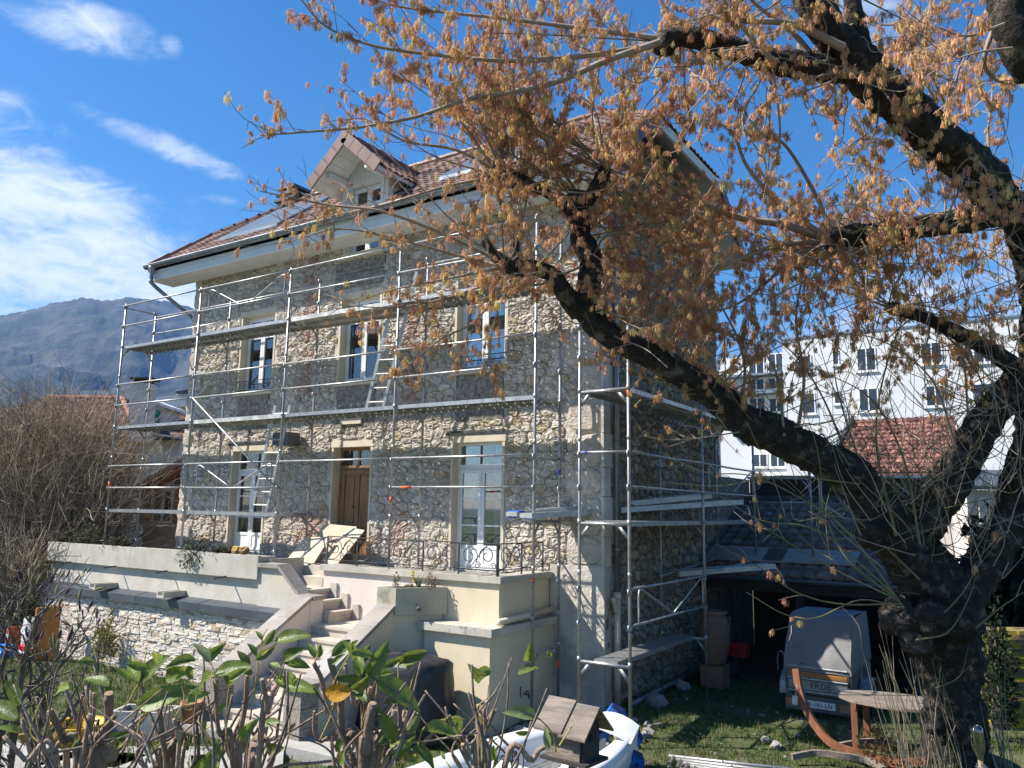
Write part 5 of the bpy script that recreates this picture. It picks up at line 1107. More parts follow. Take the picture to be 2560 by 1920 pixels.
for nm, px, py, mt, sz, lab in (('mortar_bag', 75, 1632, 'cloth', (.3, .2, .75), 'pale bag standing by the left end of the clad wall'), ('plastic_crate', 72, 1650, 'red', (.3, .22, .3), 'red crate before the pale bag by the clad wall'), ('plastic_bucket', 30, 1625, 'orange', (.16, .16, .5), 'orange bucket beside the pale bag at the lawn edge'), ('wooden_panel', 108, 1655, 'orangewood', (.06, .3, 1.1), 'orange brown wooden panel leaning at the end of the clad wall'), ('garden_bag', 12, 1650, 'blue', (.3, .2, .3), 'blue bag lying beside the orange bucket at the lawn edge')):
    c = onZ(px, py, 0); q = thing(nm, lab, nm.split('_')[1], (c[0], c[1], 0))
    b = MB(); n = 6; vs = []
    for i in range(n+1):
        f_ = i/n; g = 1-.12*abs(f_-.5)*2*(mt in ('cloth', 'blue')); 
        for u in range(8): a_ = 2*math.pi*(u+.5)/8; vs.append((sz[0]*g*max(-.75, min(.75, math.cos(a_)))*1.1*(1+.05*nzf((u, i, 1), 3)), sz[1]*g*max(-.75, min(.75, math.sin(a_)))*1.1, sz[2]*f_))
    b.add(vs, [(i*8+u, i*8+(u+1) % 8, (i+1)*8+(u+1) % 8, (i+1)*8+u) for i in range(n) for u in range(8)]+[tuple(range(7, -1, -1)), tuple(n*8+u for u in range(8))]); b.build('body', K[mt], q, mt in ('cloth', 'blue'))
    MB().box(-sz[0]*.5, sz[0]*.5, -sz[1]*.84, -sz[1]*.83, sz[2]*.55, sz[2]*.72).build('band', K['white'], q)
# ------------------------------------------------------------------ background buildings
FH = nrm((FW[0], FW[1], 0)); RH = nrm((RT[0], RT[1], 0)); UZ = V(0, 0, 1)
K['oldtile'] = mat('oldtile', (.25, .15, .11), (.15, .095, .075), 3, .9, .2, 20, attr=True)
def tiled_face(tb, a, b, c, d, nrow, ncol, rg, col):
    """courses of curved tiles on the quad a(bottom left) b(bottom right) c(top right) d(top left)"""
    a, b, c, d = [np.asarray(q, float) for q in (a, b, c, d)]; n = nrm(np.cross(b-a, d-a)); n = n if n[2] > 0 else -n
    for i in range(nrow):
        t0, t1 = i/nrow, (i+1.08)/nrow; l0, r0, l1, r1 = a+(d-a)*t0, b+(c-b)*t0, a+(d-a)*t1, b+(c-b)*t1; w_ = max(1, int(ncol*np.linalg.norm(r0-l0)/np.linalg.norm(b-a))); h = np.linalg.norm(b-a)/ncol*.16
        for k in range(w_):
            vs = []
            for j in range(4):
                u = (k+j/3)/w_; q = h*math.sin(j/3*math.pi)*1.2; vs += [l0+(r0-l0)*u+n*(q+h*.9), l0+(r0-l0)*u+n*(q-h*.2), l1+(r1-l1)*u+n*q]
            tb.add(vs, [f for j in range(3) for f in ((3*j+1, 3*j+4, 3*j+3, 3*j), (3*j, 3*j+3, 3*j+5, 3*j+2))], col*rg.uniform(.72, 1.2))
rg = np.random.default_rng(31)
def win(parent, o, U, Nv, w_, h, frame='white', glass='bglass', dep=.12, org=None, mull=1):
    """framed window centred at o on a wall with right axis U and outward normal Nv"""
    U = nrm(U); b = MB()
    def bx(u0, u1, z0, z1, n0, n1): p = [o+U*u+UZ*z for u, z in ((u0, z0), (u1, z0), (u1, z1), (u0, z1))]; b.prism([q+Nv*n0 for q in p], Nv*(n1-n0))
    t = .07
    bx(-w_/2, -w_/2+t, -h/2, h/2, .0, .05); bx(w_/2-t, w_/2, -h/2, h/2, 0, .05); bx(-w_/2+t, w_/2-t, h/2-t, h/2, 0, .05); bx(-w_/2+t, w_/2-t, -h/2, -h/2+t, 0, .05)
    if mull: bx(-t/2, t/2, -h/2+t, h/2-t, 0, .05)
    b.build('window', K[frame], parent); b = MB(); bx(-w_/2+t*.9, w_/2-t*.9, -h/2+t*.9, h/2-t*.9, .008, .02); b.build('pane', K[glass], parent)
    b = MB(); bx(-w_/2-.08, w_/2+.08, -h/2-.1, -h/2-.02, 0, .12); b.build('sill', K[frame], parent)
# neighbouring house on the left
nb = thing('neighbour_house', 'old neighbouring house with brown tiled hipped roof and tall rendered chimney', 'house')
D0 = 33.
wl, wr = at(-140, 1085, D0), at(452, 1098, D0); zt = wl[2]
b = MB(); b.prism([(wl[0], wl[1], -.1), (wr[0], wr[1], -.1), (wr[0], wr[1], zt), (wl[0], wl[1], zt)], FH*8); b.build('wall', K['gwall'], nb)
e0, e1 = wl-FH*.5-RH*.3, wr-FH*.5; e0[2] = e1[2] = zt-.05
r0, r1 = at(120, 992, D0+4), at(306, 978, D0+4); r1[2] = r0[2]
tb = MB(); oc = V(.27, .155, .115); hipr = at(352, 1082, D0-.5); hipr[2] = zt-.05
tiled_face(tb, e0, hipr, r1, r0, 20, 46, rg, oc); be = hipr+FH*9; tiled_face(tb, hipr, be, r1+FH*.2, r1, 20, 26, rg, oc*.8)
tb.build('roof_tiles', K['oldtile'], nb, kind='stuff'); MB().prism([e0, hipr, r1, r0], (0, 0, -.12)).build('roof', K['darkwood'], nb)
for i in range(14): p = r0+(r1-r0)*i/14; MB().tube([p, p+(r1-r0)/14*1.06], [.13, .11], 6).build('ridge_tile', K['terra'], nb)
for i in range(10): p = hipr+(r1-hipr)*i/10; MB().tube([p, p+(r1-hipr)/10*1.06], [.13, .11], 6).build('hip_tile', K['terra'], nb)
q0, q1 = at(385, 1092, D0-.4), at(475, 1096, D0-.4); q1[2] = q0[2]; q2, q3 = at(475, 1040, D0+3), at(395, 1030, D0+3); tb = MB(); tiled_face(tb, q0, q1, q2, q3, 12, 14, rg, oc*.85); tb.build('wing_tiles', K['oldtile'], nb, kind='stuff'); MB().prism([q0, q1, q2, q3], (0, 0, -.12)).build('wing_roof', K['darkwood'], nb)
for pts in (((355, 1083), (458, 1098)),): MB().tube([at(*pts[0], D0-.6), at(*pts[1], D0-.6)], .08, 8).build('gutter', K['zincdark'], nb)
c0 = at(349, 1105, D0-1.2); MB().prism([c0+RH*s_+FH*f_ for s_, f_ in ((-.38, -.35), (.36, -.35), (.36, .35), (-.38, .35))], (0, 0, 2.35)).build('chimney', K['gwall'], nb)
MB().prism([c0+RH*s_+FH*f_+UZ*2.5 for s_, f_ in ((-.46, -.42), (.44, -.42), (.44, .42), (-.46, .42))], (0, 0, .08)).build('chimney_cap', K['darkwood'], nb); MB().prism([c0+RH*s_+FH*f_+UZ*2.35 for s_, f_ in ((-.3, -.28), (.28, -.28), (.28, .28), (-.3, .28))], (0, 0, .15)).build('flue', K['dark'], nb)
dq = at(383, 1040, D0+.5); b = MB(); b.prism([dq+RH*s_+UZ*z for s_, z in ((-.6, -.5), (.5, -.5), (.5, .35), (-.6, .75))], FH*1.5); b.build('dormer', K['gwall'], nb); MB().prism([dq+RH*s_+UZ*z-FH*.2 for s_, z in ((-.8, .82), (.75, .28), (.75, .40), (-.8, .95))], FH*1.9).build('dormer_roof', K['soffit'], nb)
K['teal'] = mat('teal', (.03, .25, .20), None, 3, .7, .1, 9); MB().prism([dq+RH*s_+UZ*z-FH*.06 for s_, z in ((-.3, -.35), (.28, -.35), (.28, .25), (-.3, .25))], FH*.05).build('blind', K['teal'], nb)
for px in (318, 404): p = at(px, 1100, D0-.1); MB().tube([p, p+UZ*-1.0+RH*.15, p+UZ*-5], .06, 6).build('rainwater_pipe', K['gwall'], nb)
sk_ = at(395, 1082, D0-.35); MB().prism([sk_+RH*s_+UZ*z for s_, z in ((-.5, -.28), (.6, -.28), (.35, .25), (-.5, .25))], FH*.08).build('skylight', K['bglass'], nb)
for i in range(2): p = at(300+i*85, 1190, D0-.03); win(nb, p, RH, -FH, 1.1, 1.5, 'gwall')
# little annexe with shutters
hu = thing('garden_annexe', 'small rendered annexe with a red brown verge and orange shutters', 'annexe'); D1 = 23.5
b = MB(); q = [at(x, y, D1) for x, y in ((352, 1262), (490, 1175))]; bl_, br_ = at(352, 1385, D1), at(500, 1392, D1); b.prism([(*bl_[:2], -.1), (*br_[:2], -.1), (*br_[:2], q[1][2]), (*bl_[:2], q[0][2]-.1)], FH*3.5); b.build('wall', K['gwall'], hu)
v0, v1 = at(330, 1236, D1-.6), at(500, 1134, D1-.6); b = MB(); b.prism([v0, v1, v1+UZ*.22, v0+UZ*.22], FH*4.5); b.build('roof', K['brownmetal'], hu); MB().prism([v0-UZ*.1+RH*.1, v1-UZ*.1, v1-UZ*.002, v0-UZ*.002+RH*.1], FH*.6).build('eave_board', K['redwood'], hu)
p = at(408, 1265, D1-.03); win(hu, p, RH, -FH, .62, 1.0)
for s_, w_ in ((-.50, .30), (.46, .24)):
    b = MB(); 
    b.prism([p+RH*(s_+u)+UZ*z-FH*.03 for u, z in ((-w_/2, -.52), (w_/2, -.52), (w_/2, .52), (-w_/2, .52))], -FH*.04); b.build('shutter', K['orangewood'], hu)
    for z in (-.38, 0, .38): MB().prism([p+RH*(s_+u)+UZ*(z+k)-FH*.071 for u, k in ((-w_/2+.02, -.04), (w_/2-.02, -.04), (w_/2-.02, .04), (-w_/2+.02, .04))], -FH*.02).build('shutter_batten', K['orangewood'], hu)
# far pale building behind the neighbour
fb = thing('pale_building', 'pale flat roofed building with pillars far behind the neighbouring roofs', 'building'); D2 = 62.
a, c = at(384, 1000, D2), at(520, 985, D2); b = MB(); b.prism([(*a[:2], 0), (*c[:2], 0), (*c[:2], c[2]-1.6), (*a[:2], a[2]-1.6)], FH*8); b.build('wall', K['gwall'], fb); MB().prism([a-FH*1.2-UZ*1.0, c-FH*1.2-UZ*1.0, c-FH*1.2, a-FH*1.2], FH*8).build('roof_slab', K['bwhite'], fb); MB().prism([at(440, 978, D2-1.5), at(520, 966, D2-1.5), at(520, 976, D2-1.5), at(440, 984, D2-1.5)], FH*3).build('roof_parapet', K['zincdark'], fb)
for px in (447, 475): p = at(px, 1022, D2-1); MB().prism([p+RH*s_+FH*f_ for s_, f_ in ((-.2, -.2), (.2, -.2), (.2, .2), (-.2, .2))], (0, 0, 1.5)).build('pillar', K['bwhite'], fb)
for px in (418, 436): win(fb, at(px, 1022, D2-.05), RH, -FH, .9, 1.1)
# white apartment block
ap = thing('apartment_block', 'modern white apartment block with dark windows behind the red roofed house', 'apartment block'); YA = 44.
def A2(x, y, off=0): return onY(x, y, YA+off)
tl, tr_ = A2(1955, 851), A2(2720, 790); zt = tl[2]; b = MB(); b.box(tl[0], tr_[0], YA, YA+12, -.1, zt); b.build('wall', K['bwhite'], ap); MB().box(tl[0]-.1, tr_[0]+.1, YA-.08, YA+12, zt, zt+.12).build('roof_edge', K['zinc'], ap)
l0 = A2(1795, 860, 2); b = MB(); b.box(l0[0], tl[0]-.01, YA+2, YA+11, -.1, zt-.5); b.build('balcony_wing', K['bwhite'], ap)
for x0, y0, x1, y1 in ((2003, 984, 2040, 1034), (2081, 878, 2099, 912), (2084, 978, 2102, 1010), (2140, 872, 2192, 926), (2146, 972, 2198, 1028), (2300, 858, 2358, 908), (2312, 965, 2366, 1015), (1995, 890, 2030, 930), (2430, 850, 2490, 905), (2430, 960, 2490, 1010), (2240, 1080, 2290, 1120)):
    c = (A2(x0, y0)+A2(x1, y1))/2; w_ = abs(A2(x1, y1)[0]-A2(x0, y0)[0]); h = abs(A2(x0, y0)[2]-A2(x1, y1)[2]); c[1] = YA-.004
    win(ap, c, V(1, 0, 0), V(0, -1, 0), w_, h, mull=1 if w_ > .9 else 0)
for x0, y0, x1, y1 in ((1870, 890, 1912, 938), (1920, 885, 1960, 935), (1870, 948, 1912, 975), (1920, 945, 1960, 972), (1872, 995, 1915, 1030), (1922, 995, 1962, 1030), (1880, 1135, 1920, 1168), (1925, 1135, 1965, 1168)):
    c = (A2(x0, y0, 2)+A2(x1, y1, 2))/2; w_ = abs(A2(x1, y1, 2)[0]-A2(x0, y0, 2)[0]); h = abs(A2(x0, y0, 2)[2]-A2(x1, y1, 2)[2]); c[1] = YA+2-.004; win(ap, c, V(1, 0, 0), V(0, -1, 0), w_, h)
for y in (940, 985, 1040): c = A2(1880, y, 2); MB().box(l0[0], tl[0]-.02, YA+.9, YA+1.99, c[2]-.15, c[2]).build('balcony', K['zinc'], ap)
for x in np.arange(tl[0], tr_[0], 2.2): MB().box(x, x+.04, YA+.3, YA+.34, zt+.12, zt+1.0).build('roof_railing_post', K['galv'], ap)
MB().box(tl[0], tr_[0], YA+.3, YA+.33, zt+1.0, zt+1.04).build('roof_railing', K['galv'], ap)
# red roofed house
rd = thing('red_roofed_house', 'low house with a red brown tiled roof before the white apartment block', 'house'); YD = 20.
a0, a1 = onY(2080, 1185, YD), onY(2405, 1185, YD); a1[2] = a0[2]; t0, t1 = onY(2132, 1052, YD+4.5), onY(2385, 1046, YD+4.5); t1[2] = t0[2]; a0 = a0-V(.3, 0, 0)
tb = MB(); tiled_face(tb, a0, a1, t1, t0, 13, 18, rg, V(.30, .145, .105)); tb.build('roof_tiles', K['oldtile'], rd, kind='stuff'); MB().prism([a0, a1, t1, t0], (0, 0, -.12)).build('roof', K['brownmetal'], rd)
MB().prism([a0+V(-.05, 0, .02), t0+V(-.05, 0, .02), t0+V(-.05, 0, .2), a0+V(-.05, 0, .2)], (.12, 0, 0)).build('verge_flashing', K['zincdark'], rd)
b = MB(); b.box(a0[0]+.3, a1[0], YD+.4, YD+8, -.1, a0[2]-.1); b.prism([(a0[0]+.3, YD+.45, a0[2]-.15), (t0[0]+.35, t0[1], t0[2]-.16), (t0[0]+.35, YD+8, a0[2]-.15)], (.2, 0, 0)); b.build('wall', K['gwall'], rd); win(rd, V(a0[0]+2.2, YD+.39, a0[2]-1.3), V(1, 0, 0), V(0, -1, 0), 1.1, 1.3)
# cream house with louvred shutters glimpsed right
lv = thing('cream_house', 'cream house with white louvred shutters glimpsed through the fork of the tree', 'house'); D3 = 26.
a, c = at(2428, 1400, D3), at(2700, 1400, D3); b = MB(); zt = at(2500, 1225, D3)[2]; b.prism([(*a[:2], -.1), (*c[:2], -.1), (*c[:2], zt), (*a[:2], zt)], FH*5); b.build('wall', K['gwall'], lv); b = MB(); b.prism([(*(a-FH*.4-RH*.4)[:2], zt), (*(c-FH*.4)[:2], zt), (*(c+FH*2.5)[:2], zt+.7), (*(a+FH*2.5)[:2], zt+.7)], (0, 0, .12)); b.build('roof', K['zincdark'], lv)
for px in (2462, 2492):
    p = at(px, 1295, D3-.03); b = MB(); w_, h = .36, 1.3
    for u0, u1, z0, z1 in ((-w_/2, -w_/2+.05, -h/2, h/2), (w_/2-.05, w_/2, -h/2, h/2), (-w_/2+.05, w_/2-.05, h/2-.06, h/2), (-w_/2+.05, w_/2-.05, -h/2, -h/2+.06)): b.prism([p+RH*u+UZ*z for u, z in ((u0, z0), (u1, z0), (u1, z1), (u0, z1))], -FH*.04)
    for k in range(14): z = -h/2+.09+k*(h-.16)/14; b.prism([p+RH*u+UZ*(z+dz_)-FH*f_ for u, dz_, f_ in ((-w_/2+.05, 0, .035), (w_/2-.05, 0, .035), (w_/2-.05, .05, .005), (-w_/2+.05, .05, .005))], -FH*.006)
    b.build('louvred_shutter', K['cream'], lv)
# dry stone bank with yellow moss at the right edge
K['mossstone'] = mat('mossstone', (.20, .16, .09), (.10, .075, .045), 5, 1, .7, 30, rand=.3, c3=(.36, .27, .03), c3scale=3, c3lim=(.45, .6))
mw = thing('mossy_wall', 'low dry stone wall overgrown with yellow moss behind the big tree', 'wall'); D4 = 12.; base = at(2490, 1900, D4); base[2] = 0; ztop = at(2530, 1585, D4)[2]
z = 0; k = 0
while z < ztop:
    h = rg.uniform(.045, .09); x = -rg.random()*.4
    while x < 3.0:
        l_ = rg.uniform(.3, .8); d = rg.uniform(0, .05); p = base+RH*max(x, 0)+UZ*z-FH*d; x1_ = x+l_
        if x1_ > .05: MB().prism([p-FH*0+UZ*.004, p+RH*(x1_-max(x, 0)-.008)+UZ*.004, p+RH*(x1_-max(x, 0)-.008)+UZ*(h-.004)+FH*.01, p+UZ*(h-.002)+FH*.01], FH*(.4+d)).build('stone', K['mossstone'], mw)
        x += l_
    z += h
# ------------------------------------------------------------------ big old tree
rg = np.random.default_rng(77)
tc_ = at(2385, 1960, 10.0); TX = V(tc_[0], tc_[1], 0)
tree = thing('maple_tree', 'massive old gnarled tree with dark mossy limbs and hanging tan blossom', 'tree', tuple(TX))
def gp2(name, b, mt, smooth=True, kind=None): o = b.build(name, K[mt], tree, smooth, kind); o.location = -TX; return o
def limb_tube(pts, n=14, rough=.16, sub=12):
    """thick knotty limb through survey points (x, y, distance, radius)"""
    P = np.array([at(p[0], p[1], p[2]) for p in pts]); R_ = np.array([p[3] for p in pts]); Q = bez(P, sub); t = np.linspace(0, len(pts)-1, len(Q)); r = np.interp(t, np.arange(len(pts)), R_)
    b = MB(); sd, u = rect_frame(Q[1]-Q[0]); vs = []; m = len(Q); ang = np.linspace(0, 2*math.pi, n, endpoint=False)
    for i in range(m):
        T = nrm(Q[min(i+1, m-1)]-Q[max(i-1, 0)]); sd = nrm(sd-T*np.dot(sd, T)); u = np.cross(T, sd)
        for a in ang:
            d = sd*math.cos(a)+u*math.sin(a); p = Q[i]+d*r[i]; k = 1+rough*(1.3*nzf(p, 2.2)+1.0*nzf(p, 6)+.8*nzf(p, 14)+.6*nzf(p, 31)); vs.append(Q[i]+d*r[i]*k)
    fs = [(i*n+j, i*n+(j+1) % n, (i+1)*n+(j+1) % n, (i+1)*n+j) for i in range(m-1) for j in range(n)]+[tuple(range(n-1, -1, -1)), tuple((m-1)*n+j for j in range(n))]
    b.add(vs, fs); return b, Q, r
LIMBS = dict(
 trunk=[(2385, 2080, 10, .52), (2388, 1960, 10, .42), (2388, 1860, 10, .36), (2382, 1760, 10, .335), (2375, 1680, 10, .35), (2362, 1590, 10, .44), (2345, 1500, 10, .44), (2320, 1430, 10, .36), (2290, 1370, 9.95, .29)],
 long=[(2330, 1470, 9.95, .36), (2270, 1390, 9.9, .32), (2215, 1310, 9.85, .29), (2150, 1215, 9.75, .255), (2050, 1145, 9.65, .235), (1950, 1095, 9.55, .225), (1860, 1050, 9.5, .205), (1780, 985, 9.45, .185), (1700, 935, 9.4, .165), (1620, 888, 9.35, .15), (1540, 850, 9.3, .15), (1485, 805, 9.3, .15), (1455, 765, 9.3, .155)],
 up=[(1458, 785, 9.3, .15), (1474, 715, 9.3, .14), (1478, 650, 9.3, .145), (1452, 590, 9.3, .125), (1446, 520, 9.3, .115), (1448, 480, 9.3, .12)],
 upr=[(1446, 530, 9.3, .10), (1484, 480, 9.25, .085), (1506, 440, 9.2, .09), (1512, 415, 9.2, .05)],
 upl=[(1450, 560, 9.3, .08), (1415, 515, 9.3, .07), (1385, 490, 9.3, .06)],
 leftfork=[(1450, 785, 9.3, .13), (1412, 735, 9.25, .11), (1385, 692, 9.2, .10), (1340, 674, 9.2, .095), (1296, 672, 9.15, .10), (1262, 668, 9.1, .11)],
 stub=[(1262, 668, 9.1, .07), (1225, 622, 9.1, .05), (1210, 600, 9.1, .05)], stub2=[(1290, 668, 9.15, .045), (1291, 610, 9.15, .035), (1293, 560, 9.15, .03)],
 knob2=[(1395, 500, 9.3, .05), (1340, 470, 9.25, .06), (1290, 450, 9.2, .10), (1252, 440, 9.2, .12), (1242, 405, 9.2, .06)],
 rightstem=[(2370, 1520, 10, .32), (2440, 1440, 10.05, .24), (2500, 1350, 10.1, .23), (2550, 1220, 10.1, .23), (2590, 1050, 10.1, .23), (2605, 860, 10, .23), (2600, 700, 9.8, .23), (2570, 570, 9.6, .23), (2500, 500, 9.4, .23), (2430, 420, 9.0, .235), (2335, 335, 8.6, .225), (2250, 262, 8.3, .215), (2165, 180, 8.0, .205), (2105, 120, 7.9, .18), (2050, 40, 7.85, .16), (2005, -60, 7.8, .15), (1980, -160, 7.8, .13)],
 topleft=[(2150, 165, 8.0, .17), (2050, 168, 7.95, .14), (1930, 152, 7.9, .12), (1820, 118, 7.85, .105), (1720, 92, 7.85, .095), (1650, 105, 7.8, .09)],
 topright=[(2200, 215, 8.15, .1), (2150, 90, 8.1, .09), (2125, -40, 8.1, .085), (2110, -150, 8.1, .07)],
 mid=[(2555, 520, 9.6, .18), (2450, 545, 9.4, .15), (2330, 562, 9.25, .13), (2210, 580, 9.1, .12), (2120, 592, 9.0, .13), (2075, 602, 9.0, .12)],
 fork2=[(2250, 1400, 9.95, .28), (2320, 1280, 10, .25), (2390, 1180, 10, .23), (2445, 1085, 10, .22), (2505, 995, 10, .2), (2590, 920, 10, .18)],
 lowright=[(2590, 960, 10, .13), (2480, 880, 9.8, .10), (2390, 830, 9.6, .09), (2300, 790, 9.5, .08), (2226, 770, 9.4, .07)],
 far=[(2330, 1450, 10.1, .25), (2280, 1400, 10.4, .16), (2230, 1385, 10.6, .1)],
 near=[(2575, 190, 5.6, .10), (2545, 100, 5.5, .12), (2520, 20, 5.5, .125), (2500, -80, 5.5, .13)])
LQ = {}
for k, v in LIMBS.items():
    b, Q, r = limb_tube(v, 34 if k in ('trunk', 'long', 'rightstem', 'fork2') else 16); gp2('trunk' if k == 'trunk' else 'limb', b, 'bark'); LQ[k] = (Q, r)
for px, py, D, r in ((2250, 1545, 9.75, .24), (2330, 1545, 9.55, .22), (2395, 1560, 9.6, .22), (2290, 1600, 9.65, .2), (2330, 1800, 9.65, .16), (2090, 603, 8.98, .15), (1250, 440, 9.2, .13), (2030, 1150, 9.5, .14), (1880, 1065, 9.4, .12), (2180, 1330, 9.7, .2), (1660, 108, 7.8, .12)):
    c = at(px, py, D); nu, nv_ = 24, 16; vs = []
    for i in range(nv_+1):
        for u in range(nu): a, q = 2*math.pi*u/nu, math.pi*i/nv_; d = V(math.sin(q)*math.cos(a), math.sin(q)*math.sin(a), math.cos(q)); vs.append(c+d*r*(1+.25*nzf(c+d*r, 5)+.2*nzf(c+d*r, 14)+.16*nzf(c+d*r, 34)))
    gp2('burl', MB().add(vs, [(i*nu+u, i*nu+(u+1) % nu, (i+1)*nu+(u+1) % nu, (i+1)*nu+u) for i in range(nv_) for u in range(nu)]), 'bark')
# moss on the upper sides of the limbs: short tufts
mo = MB()
for k in ('long', 'rightstem', 'fork2', 'leftfork', 'topleft', 'trunk', 'up', 'mid'):
    Q, r = LQ[k]; m = int({'long': 4200, 'rightstem': 3600, 'fork2': 3200, 'trunk': 1500}.get(k, 500))
    for _ in range(m):
        i = rg.integers(0, len(Q)-1); f = rg.random(); c = Q[i]*(1-f)+Q[i+1]*f; T = nrm(Q[i+1]-Q[i]); s, u = rect_frame(T); a = rg.uniform(0, 2*math.pi); d = s*math.cos(a)+u*math.sin(a)
        if d[2] < rg.uniform(-.6, .7) or nzf(c, 1.7) < -.15: continue
        p = c+d*r[i]*1.02; l_ = rg.uniform(.02, .065); t = nrm(d+V(*rg.normal(0, .6, 3))); q = nrm(np.cross(t, rg.normal(0, 1, 3)))*.006
        mo.add([p-q, p+q, p+t*l_], [(0, 1, 2)])
gp2('moss', mo, 'moss', False, 'stuff')
# branches traced from the photograph, then random shoots from the knobs
BR = [([(1650, 105), (1520, 150), (1390, 205), (1270, 232), (1157, 252), (1040, 292), (900, 318), (760, 330), (650, 338)], 7.8, .034), ([(1640, 115), (1440, 142), (1273, 152), (1100, 138), (937, 115), (815, 66), (745, -10)], 7.8, .03),
 ([(1640, 95), (1450, 70), (1250, 45), (1020, 20), (900, -10)], 7.7, .028), ([(2075, 600), (1950, 560), (1850, 544), (1712, 486), (1540, 405), (1390, 336), (1285, 266), (1215, 205), (1170, 120)], 9.0, .05), ([(2075, 605), (1950, 612), (1830, 655), (1700, 700), (1570, 722), (1450, 730)], 9.0, .036),
 ([(2075, 605), (1990, 640), (1900, 720), (1820, 770), (1700, 790)], 8.9, .03), ([(2080, 600), (1960, 520), (1870, 420), (1830, 330), (1760, 300), (1650, 290)], 8.9, .03), ([(2085, 590), (2030, 470), (1960, 360), (1900, 330), (1840, 250)], 9.0, .03),
 ([(1262, 668), (1150, 640), (1000, 600), (850, 572), (720, 605)], 9.1, .024), ([(1262, 660), (1120, 590), (960, 530), (820, 512), (700, 488), (650, 478)], 9.1, .024), ([(1265, 690), (1150, 735), (1000, 768), (830, 762)], 9.1, .02), ([(1270, 690), (1190, 800), (1100, 850), (1000, 930)], 9.1, .018), ([(1275, 700), (1230, 830), (1225, 960)], 9.1, .012), ([(1255, 670), (1100, 700), (960, 730), (880, 760)], 9.1, .018),
 ([(1245, 430), (1140, 375), (1010, 352), (920, 300), (860, 300)], 9.2, .022), ([(1245, 410), (1195, 300), (1150, 200), (1120, 90)], 9.2, .022), ([(1245, 400), (1235, 260), (1262, 110), (1270, 0)], 9.2, .02), ([(1252, 405), (1320, 260), (1345, 100), (1360, -20)], 9.2, .02), ([(1240, 440), (1100, 470), (950, 515), (800, 545), (690, 560)], 9.2, .02), ([(1240, 430), (1150, 300), (1060, 200), (1000, 80)], 9.2, .018), ([(1255, 440), (1380, 380), (1420, 250), (1430, 90)], 9.2, .016),
 ([(1510, 430), (1540, 330), (1560, 200), (1600, 60)], 9.2, .02), ([(1510, 430), (1480, 300), (1500, 150), (1490, 20)], 9.2, .018), ([(1448, 490), (1380, 380), (1370, 250)], 9.3, .014), ([(1512, 440), (1620, 360), (1700, 240), (1720, 120)], 9.2, .018),
 ([(1700, 930), (1640, 800), (1600, 690), (1500, 560), (1420, 520)], 9.2, .02), ([(1850, 1040), (1860, 900), (1800, 760), (1700, 620)], 9.3, .022), ([(1990, 1100), (2010, 950), (1990, 800), (2010, 650), (2000, 500)], 9.5, .024), ([(1960, 1090), (1940, 930), (1870, 850), (1750, 820)], 9.4, .02),
 ([(2200, 1300), (2100, 1000), (2080, 850)], 9.6, .016), ([(2140, 1200), (2060, 1000), (1980, 880), (1900, 830)], 9.6, .016), ([(2240, 1340), (2190, 1100), (2220, 900), (2300, 700)], 9.6, .02), ([(2300, 1360), (2260, 1150), (2180, 1000), (2060, 930)], 9.5, .018), ([(2390, 1120), (2330, 950), (2200, 850), (2050, 830)], 9.8, .018), ([(2420, 1030), (2400, 880), (2300, 800), (2200, 780)], 9.8, .016),
 ([(2430, 420), (2380, 300), (2330, 180), (2300, 40)], 8.8, .03), ([(2335, 330), (2390, 200), (2420, 60)], 8.6, .02), ([(2500, 500), (2470, 350), (2480, 200), (2430, 60)], 9.2, .02), ([(2250, 260), (2300, 140), (2330, -20)], 8.2, .026), ([(2050, 165), (1980, 80), (1900, 20), (1850, -30)], 7.9, .035), ([(1930, 150), (1850, 60), (1800, -20)], 7.8, .03), ([(2110, 120), (1980, 60), (1850, 52), (1760, 30)], 7.8, .045),
 ([(2500, 30), (2460, 150), (2490, 200), (2530, 210)], 5.5, .022), ([(2510, 60), (2420, 90), (2350, 70)], 5.4, .012), ([(2530, 120), (2450, 130), (2380, 150)], 5.4, .01),
 ([(2255, 1520), (2150, 1500), (2040, 1545), (1960, 1535), (1865, 1480)], 9.5, .012), ([(2250, 1510), (2100, 1510), (1990, 1480), (1900, 1420), (1790, 1360)], 9.4, .012), ([(2245, 1500), (2120, 1400), (2060, 1290), (2000, 1230)], 9.4, .014), ([(2245, 1500), (2080, 1420), (1930, 1330), (1880, 1290)], 9.4, .012), ([(2240, 1490), (2050, 1330), (1900, 1300), (1800, 1240)], 9.3, .012), ([(2300, 1450), (2100, 1250), (2080, 1150)], 9.4, .014), ([(2260, 1520), (2120, 1330), (2010, 1250), (1880, 1190), (1760, 1180), (1650, 1130)], 9.4, .014), ([(2150, 1210), (1950, 1190), (1800, 1215), (1650, 1205)], 9.3, .012), ([(1850, 1080), (1700, 1100), (1600, 1090)], 9.2, .01),
 ([(2330, 1560), (2400, 1490), (2450, 1400), (2480, 1290)], 9.4, .01), ([(2340, 1720), (2400, 1690), (2420, 1620)], 9.4, .008), ([(2290, 1600), (2370, 1580), (2420, 1500), (2440, 1440)], 9.3, .012), ([(2440, 1570), (2500, 1520), (2560, 1480)], 9.3, .012)]
nodes = []; tw = MB(); gt = MB()
def shoot(Q, r0, r1, builder, n=4): builder.tube(Q, np.linspace(r0, r1, len(Q)), n, cap=False)
